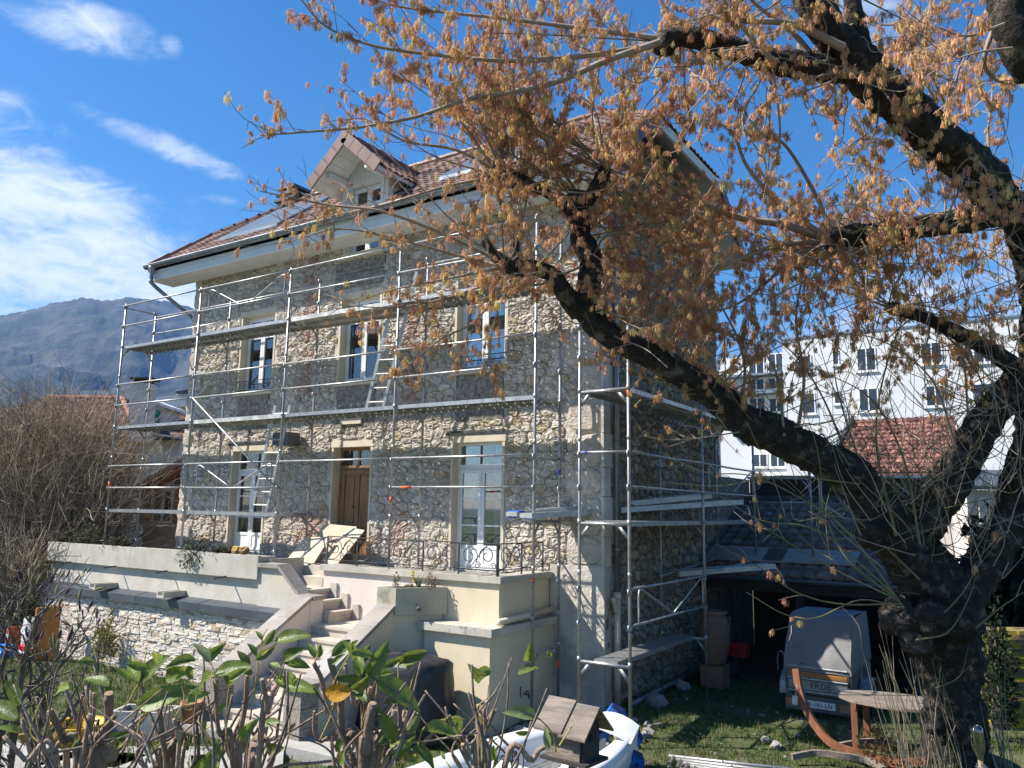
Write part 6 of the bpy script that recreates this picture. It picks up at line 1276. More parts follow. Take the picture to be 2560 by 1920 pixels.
def spread(Q, dens, start, r, D, sub=True):
    """side twigs and blossom nodes along a branch"""
    L_ = np.linalg.norm(np.diff(Q, axis=0), axis=1).sum(); n = max(1, int(L_*(1-start)*dens))
    for _ in range(n):
        t = start+(1-start)*rg.random()**.8; k = min(len(Q)-2, int(t*(len(Q)-1))); p = Q[k]+(Q[k+1]-Q[k])*rg.random(); T = nrm(Q[k+1]-Q[k])
        d = nrm(T*rg.uniform(.2, 1)+rg.normal(0, .55, 3)+V(0, 0, .28)); ln = rg.uniform(.12, .6)*(1 if sub else .6); e = p+d*ln; m = (p+e)/2+rg.normal(0, .03, 3)
        q = bez([p, m, e], 3); tw.tube(q, np.linspace(min(.0055, r*.6), .003, len(q)), 3, cap=False)
        if sub and rg.random() < .4:
            d2 = nrm(d+rg.normal(0, .6, 3)+V(0, 0, .2)); e2 = m+d2*rg.uniform(.1, .3); tw.tube([m, (m+e2)/2+rg.normal(0, .01, 3), e2], [.004, .0035, .0025], 3, cap=False); nodes.append(e2); nodes.append((m+e2)/2)
        for f in np.arange(.25, 1.05, rg.uniform(.14, .28)): nodes.append(p+(e-p)*f+rg.normal(0, .012, 3))
    return n
for pts, D, r in BR:
    ds = D+np.cumsum(rg.uniform(-.22, .22, len(pts))); P = [at(x, y, d) for (x, y), d in zip(pts, ds)]; Q = bez(P, 6); lower = pts[0][1] > 1180 or pts[-1][1] > 1300
    b = MB(); b.tube(Q, np.linspace(r, max(.004, r*.22), len(Q)), 6, cap=False); gp2('branch', b, 'greentwig' if lower else 'twig')
    spread(Q, 2.2 if lower else 10, .3 if lower else .1, r, D)
org = []
for k, w_ in (('long', 1.0), ('up', 1.5), ('leftfork', 1.6), ('knob2', 1.3), ('rightstem', .8), ('topleft', 1.4), ('mid', 1.8), ('fork2', .8), ('lowright', 1.2), ('topright', .8), ('upr', 1.2)):
    Q, r = LQ[k]
    for p in Q[len(Q)//3:]: org.append(p)
org = np.array(org)
def topix(p):
    d = p-CAM; z = d@FW; return 1280+FPX*(d@RT)/z, 960-FPX*(d@UP)/z, z
opx = np.array([topix(p) for p in org])
REG = [((1150, 150, 1800, 780), 36, .12), ((1150, 0, 2560, 700), 185, .12), ((900, 330, 1500, 720), 14, .1), ((1500, 620, 2000, 900), 34, .12), ((1750, 420, 2560, 880), 52, .12), ((1900, 820, 2480, 1150), 30, -.1), ((820, 0, 1300, 300), 22, .1), ((1560, 900, 1880, 1120), 12, 0)]
for (x0, y0, x1, y1), n, sag in REG:
    for _ in range(n):
        tx_, ty_ = rg.uniform(x0, x1), rg.uniform(y0, y1); d2 = (opx[:, 0]-tx_)**2+((opx[:, 1]-ty_)*1.0)**2; cand = np.argsort(d2)[:60]; k = cand[rg.integers(0, 60)]
        if d2[k] < 60**2 or d2[k] > 900**2: k = cand[rg.integers(30, 60)]
        D = opx[k, 2]; Dt = min(11.2 if tx_ < 1900 else 13, D+rg.uniform(-1.2, 2.0)); p = org[k]; e = at(tx_, ty_, Dt); l_ = np.linalg.norm(e-p)
        if l_ > 4.2: e = p+(e-p)*4.2/l_; l_ = 4.2
        m1 = p+(e-p)*.33+V(0, 0, -sag*l_*.5)+rg.normal(0, .10, 3); m2 = p+(e-p)*.68+V(0, 0, -sag*l_*.4)+rg.normal(0, .10, 3); Q = bez([p, m1, m2, e], 5); shoot(Q, rg.uniform(.008, .016), .004, tw if rg.random() < .75 else gt)
        spread(Q, 4.2 if y0 < 800 else 1.6, .2, .01, D)
# pale suckers round the trunk foot
for _ in range(75):
    x = rg.uniform(2190, 2330) if rg.random() < .75 else rg.uniform(2330, 2480); p = at(x+60, 1930+rg.uniform(-60, 60), 9.6+rg.uniform(-.35, .35)); p[2] = max(.02, p[2]-.3) if rg.random() < .7 else p[2]; h = rg.uniform(.5, 1.9); e = p+V(0, 0, h)-RH*rg.uniform(-.05, .55)*h*.6+rg.normal(0, .08, 3); q = bez([p, (p+e)/2+rg.normal(0, .05, 3), e], 5); shoot(q, .007, .003, gt if rg.random() < .55 else tw)
# wiry shoots off the fork
for _ in range(150):
    Q, r = LQ[('fork2', 'long', 'rightstem')[rg.integers(3)]]; k = rg.integers(0, int(len(Q)*(.5 if rg.random() < .7 else .9))); p = Q[k]; e = p-RH*rg.uniform(-.6, 1.3)+V(0, 0, rg.uniform(-.2, 1.5))-FH*rg.uniform(0, .9); q = bez([p, (p+e)/2+rg.normal(0, .16, 3)-V(0, 0, .1), e], 5); shoot(q, .008, .003, gt if rg.random() < .6 else tw)
    if rg.random() < .35: nodes.append(e); nodes.append(q[-3])
for _ in range(330):
    x, y = rg.uniform(1950, 2620), rg.uniform(620, 1420); p = at(x, y, 9.6+rg.uniform(-1.0, .9)); a = rg.normal(0, .7); e = p+(RH*math.sin(a)*rg.choice([-1, 1])+V(0, 0, math.cos(a)))*rg.uniform(.5, 1.5)+FH*rg.normal(0, .2); q = bez([p, (p+e)/2+rg.normal(0, .12, 3), e], 4); shoot(q, rg.uniform(.004, .008), .003, tw if rg.random() < .7 else gt, 3)
gp2('twigs', tw, 'twig', False, 'stuff'); gp2('green_twigs', gt, 'greentwig', False, 'stuff')
# blossom: hanging tassels of stamens under a few bud scales
def tassel(seed):
    g = np.random.default_rng(seed); vs = []; fs = []; n = g.integers(30, 38)
    for i in range(n):
        a = g.uniform(0, 2*math.pi); ro = g.uniform(.003, .026); L_ = g.uniform(.018, .062); w_ = g.uniform(.0022, .0042); p = V(math.cos(a)*ro*.5, math.sin(a)*ro*.5, g.uniform(-.012, .014)); q = p+V(math.cos(a)*ro*.9, math.sin(a)*ro*.9, -L_); m = (p+q)/2+V(math.cos(a)*.006, math.sin(a)*.006, .006); s = V(-math.sin(a), math.cos(a), 0)*w_; s2 = V(math.cos(a), math.sin(a), 0)*w_*.8; k = len(vs)
        vs += [p, m-s*.5, m+s*.5, q-s, q+s, q+V(0, 0, -.009), q+s2]; fs += [(k, k+1, k+2), (k+1, k+3, k+4), (k+1, k+4, k+2), (k+3, k+5, k+4), (k+3, k+6, k+5)]
    for i in range(4):
        a = g.uniform(0, 2*math.pi); d = V(math.cos(a), math.sin(a), g.uniform(.1, 1.1))*g.uniform(.012, .024); s = V(-math.sin(a), math.cos(a), 0)*.005; k = len(vs); vs += [V(0, 0, 0), d*.6-s, d*.6+s, d]; fs += [(k, k+1, k+3, k+2)]
    return np.array(vs), fs
TS = [tassel(s) for s in range(7)]
nodes = np.array(nodes); pxs = np.array([topix(p) for p in nodes])
keep = (pxs[:, 2] > 3.5) & (pxs[:, 0] > 560) & (pxs[:, 0] < 2900) & (pxs[:, 1] < 1700)
lowm = pxs[:, 1] > 1000; keep &= ~lowm | (rg.random(len(nodes)) < .22); keep &= (pxs[:, 0] > 900) | (rg.random(len(nodes)) < .7); keep &= ~((pxs[:, 0] < 1180) & (pxs[:, 1] > 290) & (pxs[:, 1] < 760)) | (rg.random(len(nodes)) < .42)
nodes = nodes[keep]; pxs = pxs[keep]
print('blossom nodes', len(nodes))
def bcol():
    r = rg.random()
    c = V(.70, .42, .225) if r < .45 else V(.74, .50, .23) if r < .75 else V(.64, .33, .22) if r < .92 else V(.74, .60, .26)
    return c*rg.uniform(.75, 1.25)
order = np.argsort(pxs[:, 2]*(1+.0*rg.random(len(nodes)))+np.where((pxs[:, 0] > 600) & (pxs[:, 0] < 2560) & (pxs[:, 1] > -5), 0, 50)); big = MB()
tmeshes = [MB().add(TS[i % 7][0], TS[i % 7][1], bcol()).data('blossom_cluster', K['blossom']) for i in range(21)]
for q, i in enumerate(order):
    s = rg.uniform(.68, 1.42)
    if rg.random() < .12: s *= .6
    a = rg.uniform(0, 6.283)
    if q < 300: o = link('blossom_cluster', tmeshes[rg.integers(21)], tree); o.location = nodes[i]-TX; o.scale = (s, s, s); o.rotation_euler = (rg.normal(0, .2), rg.normal(0, .2), a)
    else:
        v, f = TS[rg.integers(7)]; ca, sa = math.cos(a)*s, math.sin(a)*s; w_ = np.column_stack([v[:, 0]*ca-v[:, 1]*sa, v[:, 0]*sa+v[:, 1]*ca, v[:, 2]*s*rg.uniform(.8, 1.25)]); big.add(w_+nodes[i], f, bcol())
gp2('blossoms', big, 'blossom', False, 'stuff')
# ------------------------------------------------------------------ pruned shrubs in the foreground
rg = np.random.default_rng(101)
def leaf_mesh(seed):
    g = np.random.default_rng(seed); n = 9; vs = []; bend = g.uniform(.1, .6); cup = g.uniform(.3, .9); tw_ = g.uniform(-.5, .5)
    for i in range(n+1):
        t = i/n; w_ = .25*math.sin(math.pi*min(1, t*.97+.03))**.72*(1-.22*t); z = -bend*t*t
        for k in (-1, -.5, 0, .5, 1): a = tw_*t; x = k*w_; h = z+cup*w_*abs(k)**1.4+.012*math.sin(t*16+k*3); vs.append((x*math.cos(a), t, h+x*math.sin(a)))
    b = MB().add(vs, [(i*5+k, i*5+k+1, (i+1)*5+k+1, (i+1)*5+k) for i in range(n) for k in range(4)]); b.tube([(0, t, -bend*t*t-.006) for t in np.linspace(-.14, .95, 8)], np.linspace(.016, .006, 8), 4); return b
LM = [leaf_mesh(s).data('leaf', K['leaf'], True) for s in range(6)]; LY = leaf_mesh(9).data('leaf', K['leafyel'], True); LP = None
K['leafpale'] = mat('leafpale', (.26, .30, .13), (.20, .25, .10), 5, .45, .15, 18, trans=.35, rand=.15); LP = [leaf_mesh(s).data('leaf', K['leafpale'], True) for s in (20, 21)]
def put_leaf(parent, org, base, tip, D, me, roll=0, dD=0):
    tip = (base[0]+(tip[0]-base[0])*.86, base[1]+(tip[1]-base[1])*.86)
    p = at(base[0], base[1], D); q = at(tip[0], tip[1], D+dD); y = q-p; ln = np.linalg.norm(y); y /= ln; view = nrm(p-CAM); z = nrm(-view-y*np.dot(-view, y)+1e-6); z = nrm(z+V(0, 0, .35)-y*np.dot(V(0, 0, .35), y)); x = np.cross(y, z)
    x, z = x*math.cos(roll)+z*math.sin(roll), z*math.cos(roll)-x*math.sin(roll); o = link('leaf', me, parent); Mx = Matrix.Identity(4)
    for i in range(3): Mx[i][0] = x[i]*ln; Mx[i][1] = y[i]*ln; Mx[i][2] = z[i]*ln; Mx[i][3] = (p-org)[i]
    o.matrix_local = Mx
def stem(parent, org, pts, D, rpx, cut=True, mt='stump', taper=.72, n=9):
    ds = D+np.cumsum(rg.uniform(-.04, .04, len(pts))); P = np.array([at(x, y, d) for (x, y), d in zip(pts, ds)]); foot = P[0].copy(); foot[2] = 0; foot[:2] += rg.uniform(-.06, .06, 2); foot[:2] = org[:2]+(foot[:2]-org[:2])*.3
    Q = bez(np.vstack([foot, P]), 7); r0 = rpx*.74*D/FPX; r = np.interp(np.arange(len(Q)), [0, 7, len(Q)-1], [r0*1.15, r0*1.05, r0*taper]); r *= 1+.10*np.array([nzf(q, 13) for q in Q])+.06*rg.normal(0, 1, len(Q)).clip(-1, 1)*(rpx > 6)
    b = MB(); b.tube(Q-org, r, n, cap=True, jit=.05 if rpx > 6 else 0); b.build('stem', K[mt], parent, True)
    if cut:
        d = nrm(Q[-1]-Q[-2]); c = MB(); c.tube([Q[-1]-org-d*.001, Q[-1]-org+d*.004], r[-1]*.93, n, jit=.07); c.build('cut_face', K['cutwood'], parent)
        for _ in range(2):
            k = rg.integers(len(Q)//2, len(Q)-2); s, u = rect_frame(Q[k+1]-Q[k]); a = rg.uniform(0, 6.28); dd = s*math.cos(a)+u*math.sin(a); MB().tube([Q[k]-org, Q[k]-org+dd*r[k]*1.35+V(0, 0, .01)], [r[k]*.5, r[k]*.3], 6).build('knot', K['stump'], parent)
    return Q
def twiglet(parent, org, pts, D, rpx=2.2, mt='yeltwig'):
    P = np.array([at(x, y, D+.02*i) for i, (x, y) in enumerate(pts)]); Q = bez(P, 5)-org; MB().tube(Q, np.linspace(rpx, rpx*.6, len(Q))*D/FPX, 6).build('twig', K[mt], parent, True)
K['mgtwig2'] = mat('mgtwig2', (.24, .18, .14), (.15, .11, .085), 12, .9, .6, 40, rand=.3)
SH = [
 dict(c=(190, 2000), D=3.1, label='hard pruned shrub with grey cut stems behind the bud covered shrub', st=[([(185, 1990), (150, 1850), (125, 1778)], 14), ([(212, 1990), (195, 1870), (180, 1790), (155, 1706)], 8), ([(215, 1930), (225, 1830), (228, 1790), (215, 1715)], 9), ([(215, 1990), (262, 1850), (272, 1735)], 19), ([(208, 1990), (255, 1860), (290, 1788)], 12), ([(225, 1950), (240, 1800), (235, 1735)], 7), ([(60, 1990), (48, 1900), (55, 1800)], 9), ([(105, 1990), (100, 1860), (92, 1745)], 8), ([(130, 1990), (80, 1880), (65, 1780)], 7), ([(310, 2000), (318, 1890)], 26), ([(175, 1990), (200, 1850), (205, 1740)], 6), ([(250, 1990), (330, 1860), (365, 1790), (400, 1745)], 7), ([(275, 1985), (340, 1880), (350, 1760)], 5), ([(40, 1990), (15, 1900), (10, 1840)], 9)],
      tw=[[(300, 1780), (330, 1740), (340, 1690), (330, 1640)], [(335, 1730), (355, 1690), (365, 1630)], [(345, 1770), (348, 1700), (320, 1640)], [(110, 1860), (125, 1800), (115, 1735)], [(360, 1800), (380, 1750), (405, 1722)]],
      lf=[((272, 1716), (200, 1672), 0), ((322, 1690), (288, 1668), 1), ((345, 1705), (320, 1625), 2), ((350, 1700), (425, 1628), 3), ((335, 1668), (322, 1632), 0), ((350, 1765), (462, 1715), 4), ((45, 1765), (18, 1688), 2), ((42, 1800), (-30, 1740), 3), ((50, 1830), (-10, 1805), 0), ((268, 1860), (322, 1815), 5), ((60, 1860), (52, 1815), 'y'), ((352, 1785), (400, 1755), 1)]),
 dict(c=(420, 2010), D=3.0, label='hard pruned shrub stump with one pale cut top between two leafier shrubs', st=[([(400, 1990), (396, 1920), (405, 1862)], 19), ([(440, 1990), (420, 1900), (405, 1780), (400, 1755)], 10), ([(470, 1990), (440, 1850), (435, 1800)], 8), ([(500, 1985), (490, 1870), (445, 1805)], 6), ([(380, 1985), (365, 1880), (355, 1830)], 5)],
      tw=[[(395, 1860), (385, 1820), (380, 1800)], [(440, 1790), (460, 1750), (455, 1715)]], lf=[((470, 1760), (520, 1722), 1), ((478, 1990), (560, 1850), 2), ((440, 1700), (470, 1672), 4)]),
 dict(c=(610, 2010), D=3.0, label='pruned shrub with rough brown stems and glossy leaves before the stairs', st=[([(640, 1990), (665, 1850), (688, 1740), (712, 1690)], 13), ([(660, 1900), (668, 1780), (655, 1700)], 10), ([(560, 1990), (600, 1870), (622, 1760), (618, 1690)], 11), ([(525, 1980), (545, 1830), (540, 1700)], 9), ([(690, 1990), (712, 1880), (735, 1810)], 9), ([(650, 1995), (652, 1895)], 18), ([(585, 1990), (560, 1850), (525, 1780), (500, 1765)], 6), ([(600, 1990), (640, 1830), (700, 1770)], 6), ([(545, 1990), (585, 1850), (600, 1800)], 7), ([(520, 1990), (535, 1880), (580, 1740)], 6)],
      tw=[[(625, 1800), (640, 1700), (655, 1600), (668, 1572)], [(655, 1640), (690, 1610), (715, 1600)], [(545, 1720), (535, 1680), (525, 1650)], [(565, 1860), (568, 1760), (575, 1700)], [(700, 1700), (712, 1650), (710, 1640)]],
      lf=[((523, 1655), (482, 1592), 'p'), ((655, 1600), (640, 1568), 0), ((662, 1612), (692, 1568), 1), ((690, 1600), (780, 1578), 2), ((540, 1680), (640, 1660), 3), ((535, 1690), (465, 1705), 4), ((625, 1660), (590, 1625), 0), ((640, 1650), (690, 1615), 5), ((640, 1640), (620, 1600), 1), ((710, 1650), (745, 1615), 0), ((712, 1655), (785, 1665), 2), ((700, 1670), (670, 1652), 3), ((712, 1680), (755, 1725), 4), ((575, 1700), (610, 1668), 1), ((600, 1850), (640, 1800), 5), ((560, 1760), (540, 1790), 2), ((560, 1690), (600, 1720), 0), ((690, 1690), (720, 1720), 1)]),
 dict(c=(920, 2010), D=2.9, label='largest pruned shrub with thick bare stems, a yellow leaf and broad leaves', st=[([(885, 2000), (900, 1880), (932, 1760)], 20), ([(870, 1990), (858, 1850), (850, 1740), (825, 1648)], 14), ([(840, 1900), (820, 1780), (805, 1700), (785, 1660)], 10), ([(935, 1990), (965, 1850), (988, 1775)], 17), ([(940, 2000), (985, 1850), (1032, 1762)], 9), ([(905, 1900), (880, 1760), (862, 1662)], 10), ([(960, 1990), (1000, 1850), (1012, 1780)], 12), ([(820, 1985), (800, 1850), (785, 1780)], 7), ([(1000, 1990), (1080, 1880), (1125, 1790)], 7), ([(910, 1990), (915, 1820), (925, 1720)], 10), ([(850, 1990), (842, 1880), (800, 1720)], 6), ([(1010, 1990), (1030, 1900), (1000, 1840)], 6)],
      tw=[[(800, 1850), (830, 1780), (845, 1700)], [(940, 1745), (945, 1690), (948, 1668)], [(985, 1760), (995, 1700), (1000, 1655), (1040, 1665)], [(1040, 1900), (1060, 1820), (1130, 1795), (1165, 1800)], [(905, 1680), (890, 1640), (878, 1610)], [(785, 1660), (795, 1630), (790, 1600)], [(1010, 1790), (1020, 1740), (1040, 1670)]],
      lf=[((790, 1645), (768, 1598), 0), ((796, 1645), (806, 1600), 1), ((830, 1640), (888, 1588), 2), ((876, 1620), (896, 1598), 3), ((900, 1690), (892, 1612), 4), ((918, 1690), (978, 1608), 5), ((960, 1670), (1005, 1640), 0), ((1000, 1660), (1075, 1620), 1), ((942, 1700), (1076, 1778), 2), ((915, 1715), (828, 1690), 3), ((880, 1725), (775, 1745), 'y'), ((945, 1690), (995, 1665), 4), ((930, 1640), (880, 1625), 5), ((1022, 1830), (1052, 1782), 'p'), ((1060, 1825), (1160, 1805), 0), ((1120, 1798), (1178, 1835), 1), ((860, 1850), (830, 1890), 2), ((870, 1880), (835, 1920), 3), ((985, 1850), (955, 1780), 4), ((1030, 1870), (1110, 1910), 5), ((1010, 1870), (1040, 1840), 0), ((840, 1920), (800, 1960), 1), ((960, 1760), (1005, 1745), 1), ((945, 1860), (990, 1830), 2), ((830, 1660), (855, 1635), 4), ((905, 1640), (932, 1605), 1)]),
 dict(c=(1210, 2010), D=3.2, label='pruned shrub with two upright cut stems beside the birdhouse', st=[([(1185, 1995), (1186, 1870), (1195, 1765)], 15), ([(1195, 1900), (1215, 1820), (1236, 1775)], 12), ([(1150, 1990), (1140, 1900), (1136, 1862)], 9), ([(1235, 1990), (1235, 1880), (1230, 1842)], 7), ([(1330, 1995), (1375, 1900), (1395, 1878), (1430, 1862)], 11), ([(1160, 1990), (1165, 1890), (1168, 1850)], 5), ([(1215, 1990), (1240, 1900), (1260, 1865)], 5)],
      tw=[[(1390, 1880), (1378, 1830), (1340, 1790), (1300, 1765)], [(1395, 1870), (1420, 1830), (1435, 1810)], [(1196, 1880), (1215, 1900), (1208, 1860)]],
      lf=[((1340, 1795), (1268, 1762), 'p'), ((1150, 1845), (1100, 1810), 1), ((1215, 1905), (1205, 1835), 'p'), ((1235, 1900), (1232, 1860), 3), ((1372, 1870), (1362, 1822), 'p')])]
for s_ in SH:
    D = s_['D']; o3 = at(*s_['c'], D); o3[2] = 0; e = thing('pruned_shrub', s_['label'], 'shrub', tuple(o3))
    cx_ = s_['c'][0]
    for pts, r in s_['st']:
        dx = rg.uniform(-.15, .15)*60; pts = [(cx_+(x-cx_)*(.35 if y > 1930 else .72 if y > 1850 else 1)+(dx if 0 < i < len(pts)-1 else 0), y) for i, (x, y) in enumerate(pts)]; stem(e, o3, pts, D+rg.uniform(-.15, .25), r)
    for _ in range(12):
        x = cx_+rg.uniform(-110, 110); y = rg.uniform(1840, 1960); a_ = rg.normal(0, .62); l_ = rg.uniform(90, 230); twiglet(e, o3, [(cx_+(x-cx_)*.6, y+60), (x, y), (x+math.sin(a_)*l_*.5+rg.uniform(-8, 8), y-math.cos(a_)*l_*.5), (x+math.sin(a_)*l_, y-math.cos(a_)*l_)], D+rg.uniform(-.25, .3), rg.uniform(2.5, 5.5), ('stump', 'stump', 'mgtwig2')[rg.integers(3)])
    for pts in s_['tw']: twiglet(e, o3, pts, D-.05)
    for _ in range(16):
        pts, r = s_['st'][rg.integers(len(s_['st']))]; k = rg.integers(0, len(pts)-1); x, y = pts[k]; twiglet(e, o3, [(x, y), (x+rg.uniform(-25, 25), y-rg.uniform(20, 50)), (x+rg.uniform(-45, 45), y-rg.uniform(50, 120))], D+rg.uniform(-.1, .2), 2.4, ('stump', 'redwood', 'yeltwig')[rg.integers(3)])
    xs_ = [q[0] for pts, r in s_['st'] for q in pts]; ys_ = (1640, 1900)
    for _ in range(9):
        bx_, by_ = rg.uniform(min(xs_), max(xs_)), rg.uniform(*ys_); a_ = rg.uniform(0, 6.28); l_ = rg.uniform(35, 75); put_leaf(e, o3, (bx_, by_), (bx_+math.cos(a_)*l_, by_-abs(math.sin(a_))*l_*.7+10), D+rg.uniform(-.1, .2), LM[rg.integers(6)] if rg.random() < .8 else LP[0], rg.uniform(-.8, .8), rg.uniform(-.1, .1))
    for base, tip, k in s_['lf']: put_leaf(e, o3, base, tip, D-.06+rg.uniform(-.05, .05), LY if k == 'y' else LP[rg.integers(2)] if k == 'p' else LM[k], rg.uniform(-.5, .5), rg.uniform(-.06, .06))
# ------------------------------------------------------------------ magnolia with buds at the left
o3 = at(60, 2050, 6.2); o3[2] = 0
mg = thing('magnolia_shrub', 'leafless magnolia shrub with furry and purple buds left of the clad wall', 'shrub', tuple(o3)); mb = MB()
K['bud'] = mat('bud', (.24, .21, .10), (.16, .14, .07), 20, .9, .3, 60); K['budp'] = mat('budp', (.07, .02, .05), (.05, .015, .035), 9, .6, .1, 30)
def bud_mesh(mt): return MB().lathe([(.002, 0), (.007, .012), (.009, .028), (.006, .046), (.0015, .058)], (0, 0, 0), 7).data('bud', mt, True)
BM = [bud_mesh(K['bud']), bud_mesh(K['bud']), bud_mesh(K['budp'])]; nb_ = [0]; budj = MB()
def grow(p, d, ln, r, lev):
    n = 5; pts = [p]; q = p.copy(); dd = d.copy()
    for i in range(n): dd = nrm(dd+rg.normal(0, .16, 3)+V(0, 0, .07)); q = q+dd*ln/n; pts.append(q.copy())
    mb.tube(np.array(pts)-o3, np.linspace(r, r*.6, n+1), 5 if lev < 2 else 4, cap=False)
    if lev >= 4:
        if rg.random() < .8:
            s = rg.uniform(.8, 1.5)
            if nb_[0] < 150: o = link('bud', BM[rg.integers(3)], mg); o.location = q-o3; o.scale = (s, s, s*rg.uniform(.9, 1.5)); o.rotation_euler = Vector(nrm(dd+V(0, 0, .6))).to_track_quat('Z', 'Y').to_euler(); nb_[0] += 1
        return
    for k in range(rg.integers(2, 4)):
        t = rg.integers(2, n+1); nd = nrm(dd+rg.normal(0, .55, 3)+V(0, 0, .1)); grow(pts[t], nd, ln*rg.uniform(.55, .85), r*.62, lev+1)
for x0, y0, x1, y1, D, r in ((55, 1990, 130, 1700, 6.2, .026), (0, 1850, 110, 1680, 6.4, .022), (20, 1990, 60, 1640, 6.0, .022), (-60, 1900, 20, 1620, 6.3, .022), (60, 1950, 220, 1720, 5.9, .018), (-80, 1800, 0, 1500, 6.4, .02)):
    p, q = at(x0, y0, D), at(x1, y1, D+rg.uniform(-.2, .2)); ft = p.copy(); ft[2] = 0; ft[:2] = o3[:2]+(ft[:2]-o3[:2])*.5; Q = bez([ft, p, q], 6); mb.tube(Q-o3, np.linspace(r*1.4, r, len(Q)), 6, cap=False)
    for k in range(4): grow(Q[-1-k*2], nrm(q-p+rg.normal(0, .35, 3)), rg.uniform(.32, .5), r*.6, 1)
K['mgtwig'] = mat('mgtwig', (.16, .135, .105), (.10, .085, .065), 9, .85, .2, 40); mb.build('branches', K['mgtwig'], mg, True)
# ------------------------------------------------------------------ bare brush and evergreens on the left
def brush(name, label, bx_, by_, D, w_, h, n, mt, lean=.2, rbase=.03, trunk=True, wild=.5):
    c = at(bx_, by_, D); c[2] = 0; e = thing(name, label, 'shrub', tuple(c)); B3 = [MB(), MB(), MB()]; heads = []
    for k in range(7 if trunk else 1):
        f = RH*rg.uniform(-w_*.3, w_*.3)+FH*rg.uniform(-w_*.2, w_*.2); t = f*1.5+V(0, 0, h*rg.uniform(.16, .36))+rg.normal(0, .1, 3); Q = bez([f*.4, (f+t)/2+rg.normal(0, .06, 3), t], 5); MB().tube(Q, np.linspace(rbase*2.4, rbase*1.2, len(Q)), 7, jit=.1).build('stem', K['mgtwig'], e, True); heads.append(t)
    for _ in range(n):
        p = heads[rg.integers(len(heads))]+rg.normal(0, .15, 3)*w_*.3; a = rg.normal(0, wild); d = nrm(RH*math.sin(a)+FH*rg.normal(0, .35)+V(0, 0, math.cos(a)*.9+.05)); ln = h*rg.uniform(.25, .72); q = p+d*ln; m = (p+q)/2+rg.normal(0, .10, 3)*ln+V(0, 0, .05*ln); Q = bez([p, m, q], 4); b = B3[rg.integers(3)]; b.tube(Q, np.linspace(rg.uniform(.007, .017), .004, len(Q)), 3, cap=False)
        for _k in range(3): i = rg.integers(3, len(Q)-1); d2 = nrm(d+rg.normal(0, .8, 3)); b.tube([Q[i], Q[i]+d2*ln*rg.uniform(.1, .42)], [.007, .003], 3, cap=False)
    for b, m3 in zip(B3, (mt, 'brushd', 'brushl')): b.build('twigs', K[m3], e, False, 'stuff')
    return e
K['brush'] = mat('brush', (.36, .28, .19), (.23, .175, .12), 2, .9, 0); K['brushl'] = mat('brushl', (.46, .38, .28), (.34, .27, .19), 2, .9, 0); K['brushd'] = mat('brushd', (.19, .15, .105), (.11, .09, .065), 2, .9, 0)
brush('bare_bush', 'tall thicket of bare brown twigs beside the terrace end', 20, 1560, 21, 3.2, 6.6, 2000, 'brush', wild=.45)
brush('bare_bush', 'bare twiggy bush arching towards the scaffolding end', 110, 1560, 20, 2.0, 4.9, 1300, 'brush', wild=.55)
brush('bare_bush', 'low dark tangle of bare branches under the brown thicket', 60, 1640, 18.5, 3.0, 3.2, 900, 'brushd', wild=.9)
brush('bare_bush', 'bare bush left of the tall brown thicket reaching past it', -130, 1560, 21.5, 3.2, 7.0, 1100, 'brush', wild=.45)
def foliage(name, label, cat, c, rx, ry, rz, n, cols, ls, mt='conifer', stemmt='mgtwig', droop=0, up=.3, parent=None):
    c = np.asarray(c, float); e = thing(name, label, cat, (c[0], c[1], c[2])); b = MB()
    for _ in range(n):
        d = nrm(rg.normal(0, 1, 3)); d[2] = abs(d[2]) if not droop else d[2]; rr = rg.uniform(.45, 1.05)*(1+.3*nzf(d*2+c, 1.3)); p = V(d[0]*rx*rr, d[1]*ry*rr, d[2]*rz*rr); t = nrm(d*.6+rg.normal(0, .6, 3)+V(0, 0, up-droop)); s = nrm(np.cross(t, rg.normal(0, 1, 3))); l_ = ls*rg.uniform(.5, 1.4); w_ = l_*rg.uniform(.12, .24); cc = np.asarray(cols[rg.integers(len(cols))])*rg.uniform(.6, 1.3)
        b.add([p, p+t*l_*.5-s*w_, p+t*l_, p+t*l_*.5+s*w_], [(0, 1, 2, 3)], cc)
    b.build('foliage', K[mt], e, False, 'stuff')
    s = MB()
    for _ in range(7): d = nrm(rg.normal(0, 1, 3)+V(0, 0, .8)); s.tube([V(0, 0, -.02), V(d[0]*rx*.4, d[1]*ry*.4, abs(d[2])*rz*.45), V(d[0]*rx*.8, d[1]*ry*.8, d[2]*rz*.85)], [.02*rz+.003, .012*rz+.002, .002], 4)
    s.build('stem', K[stemmt], e); return e
DG = [V(.035, .05, .025), V(.05, .065, .03), V(.025, .035, .02)]; RS = [V(.10, .11, .05), V(.16, .16, .08), V(.08, .085, .04), V(.20, .19, .11)]; YG = [V(.35, .30, .07), V(.28, .26, .08), V(.22, .23, .07)]
for px, py, D, rx, rz, lab in ((60, 1400, 23.5, 2.6, 2.6, 'dark evergreen bush behind the low tangle of branches'), (225, 1380, 22.5, 1.3, 1.9, 'dark evergreen bush beside the annexe wall'), (2545, 1440, 17, 1.3, 3.1, 'dark evergreen bush behind the big tree and the mossy wall'), (-60, 1330, 24.5, 2.6, 4.0, 'large dark evergreen bush behind the tall thicket')):
    c = at(px, py, D); c[2] = 0; foliage('evergreen_bush', lab, 'bush', c, rx, rx, rz, 5200, DG, .3)
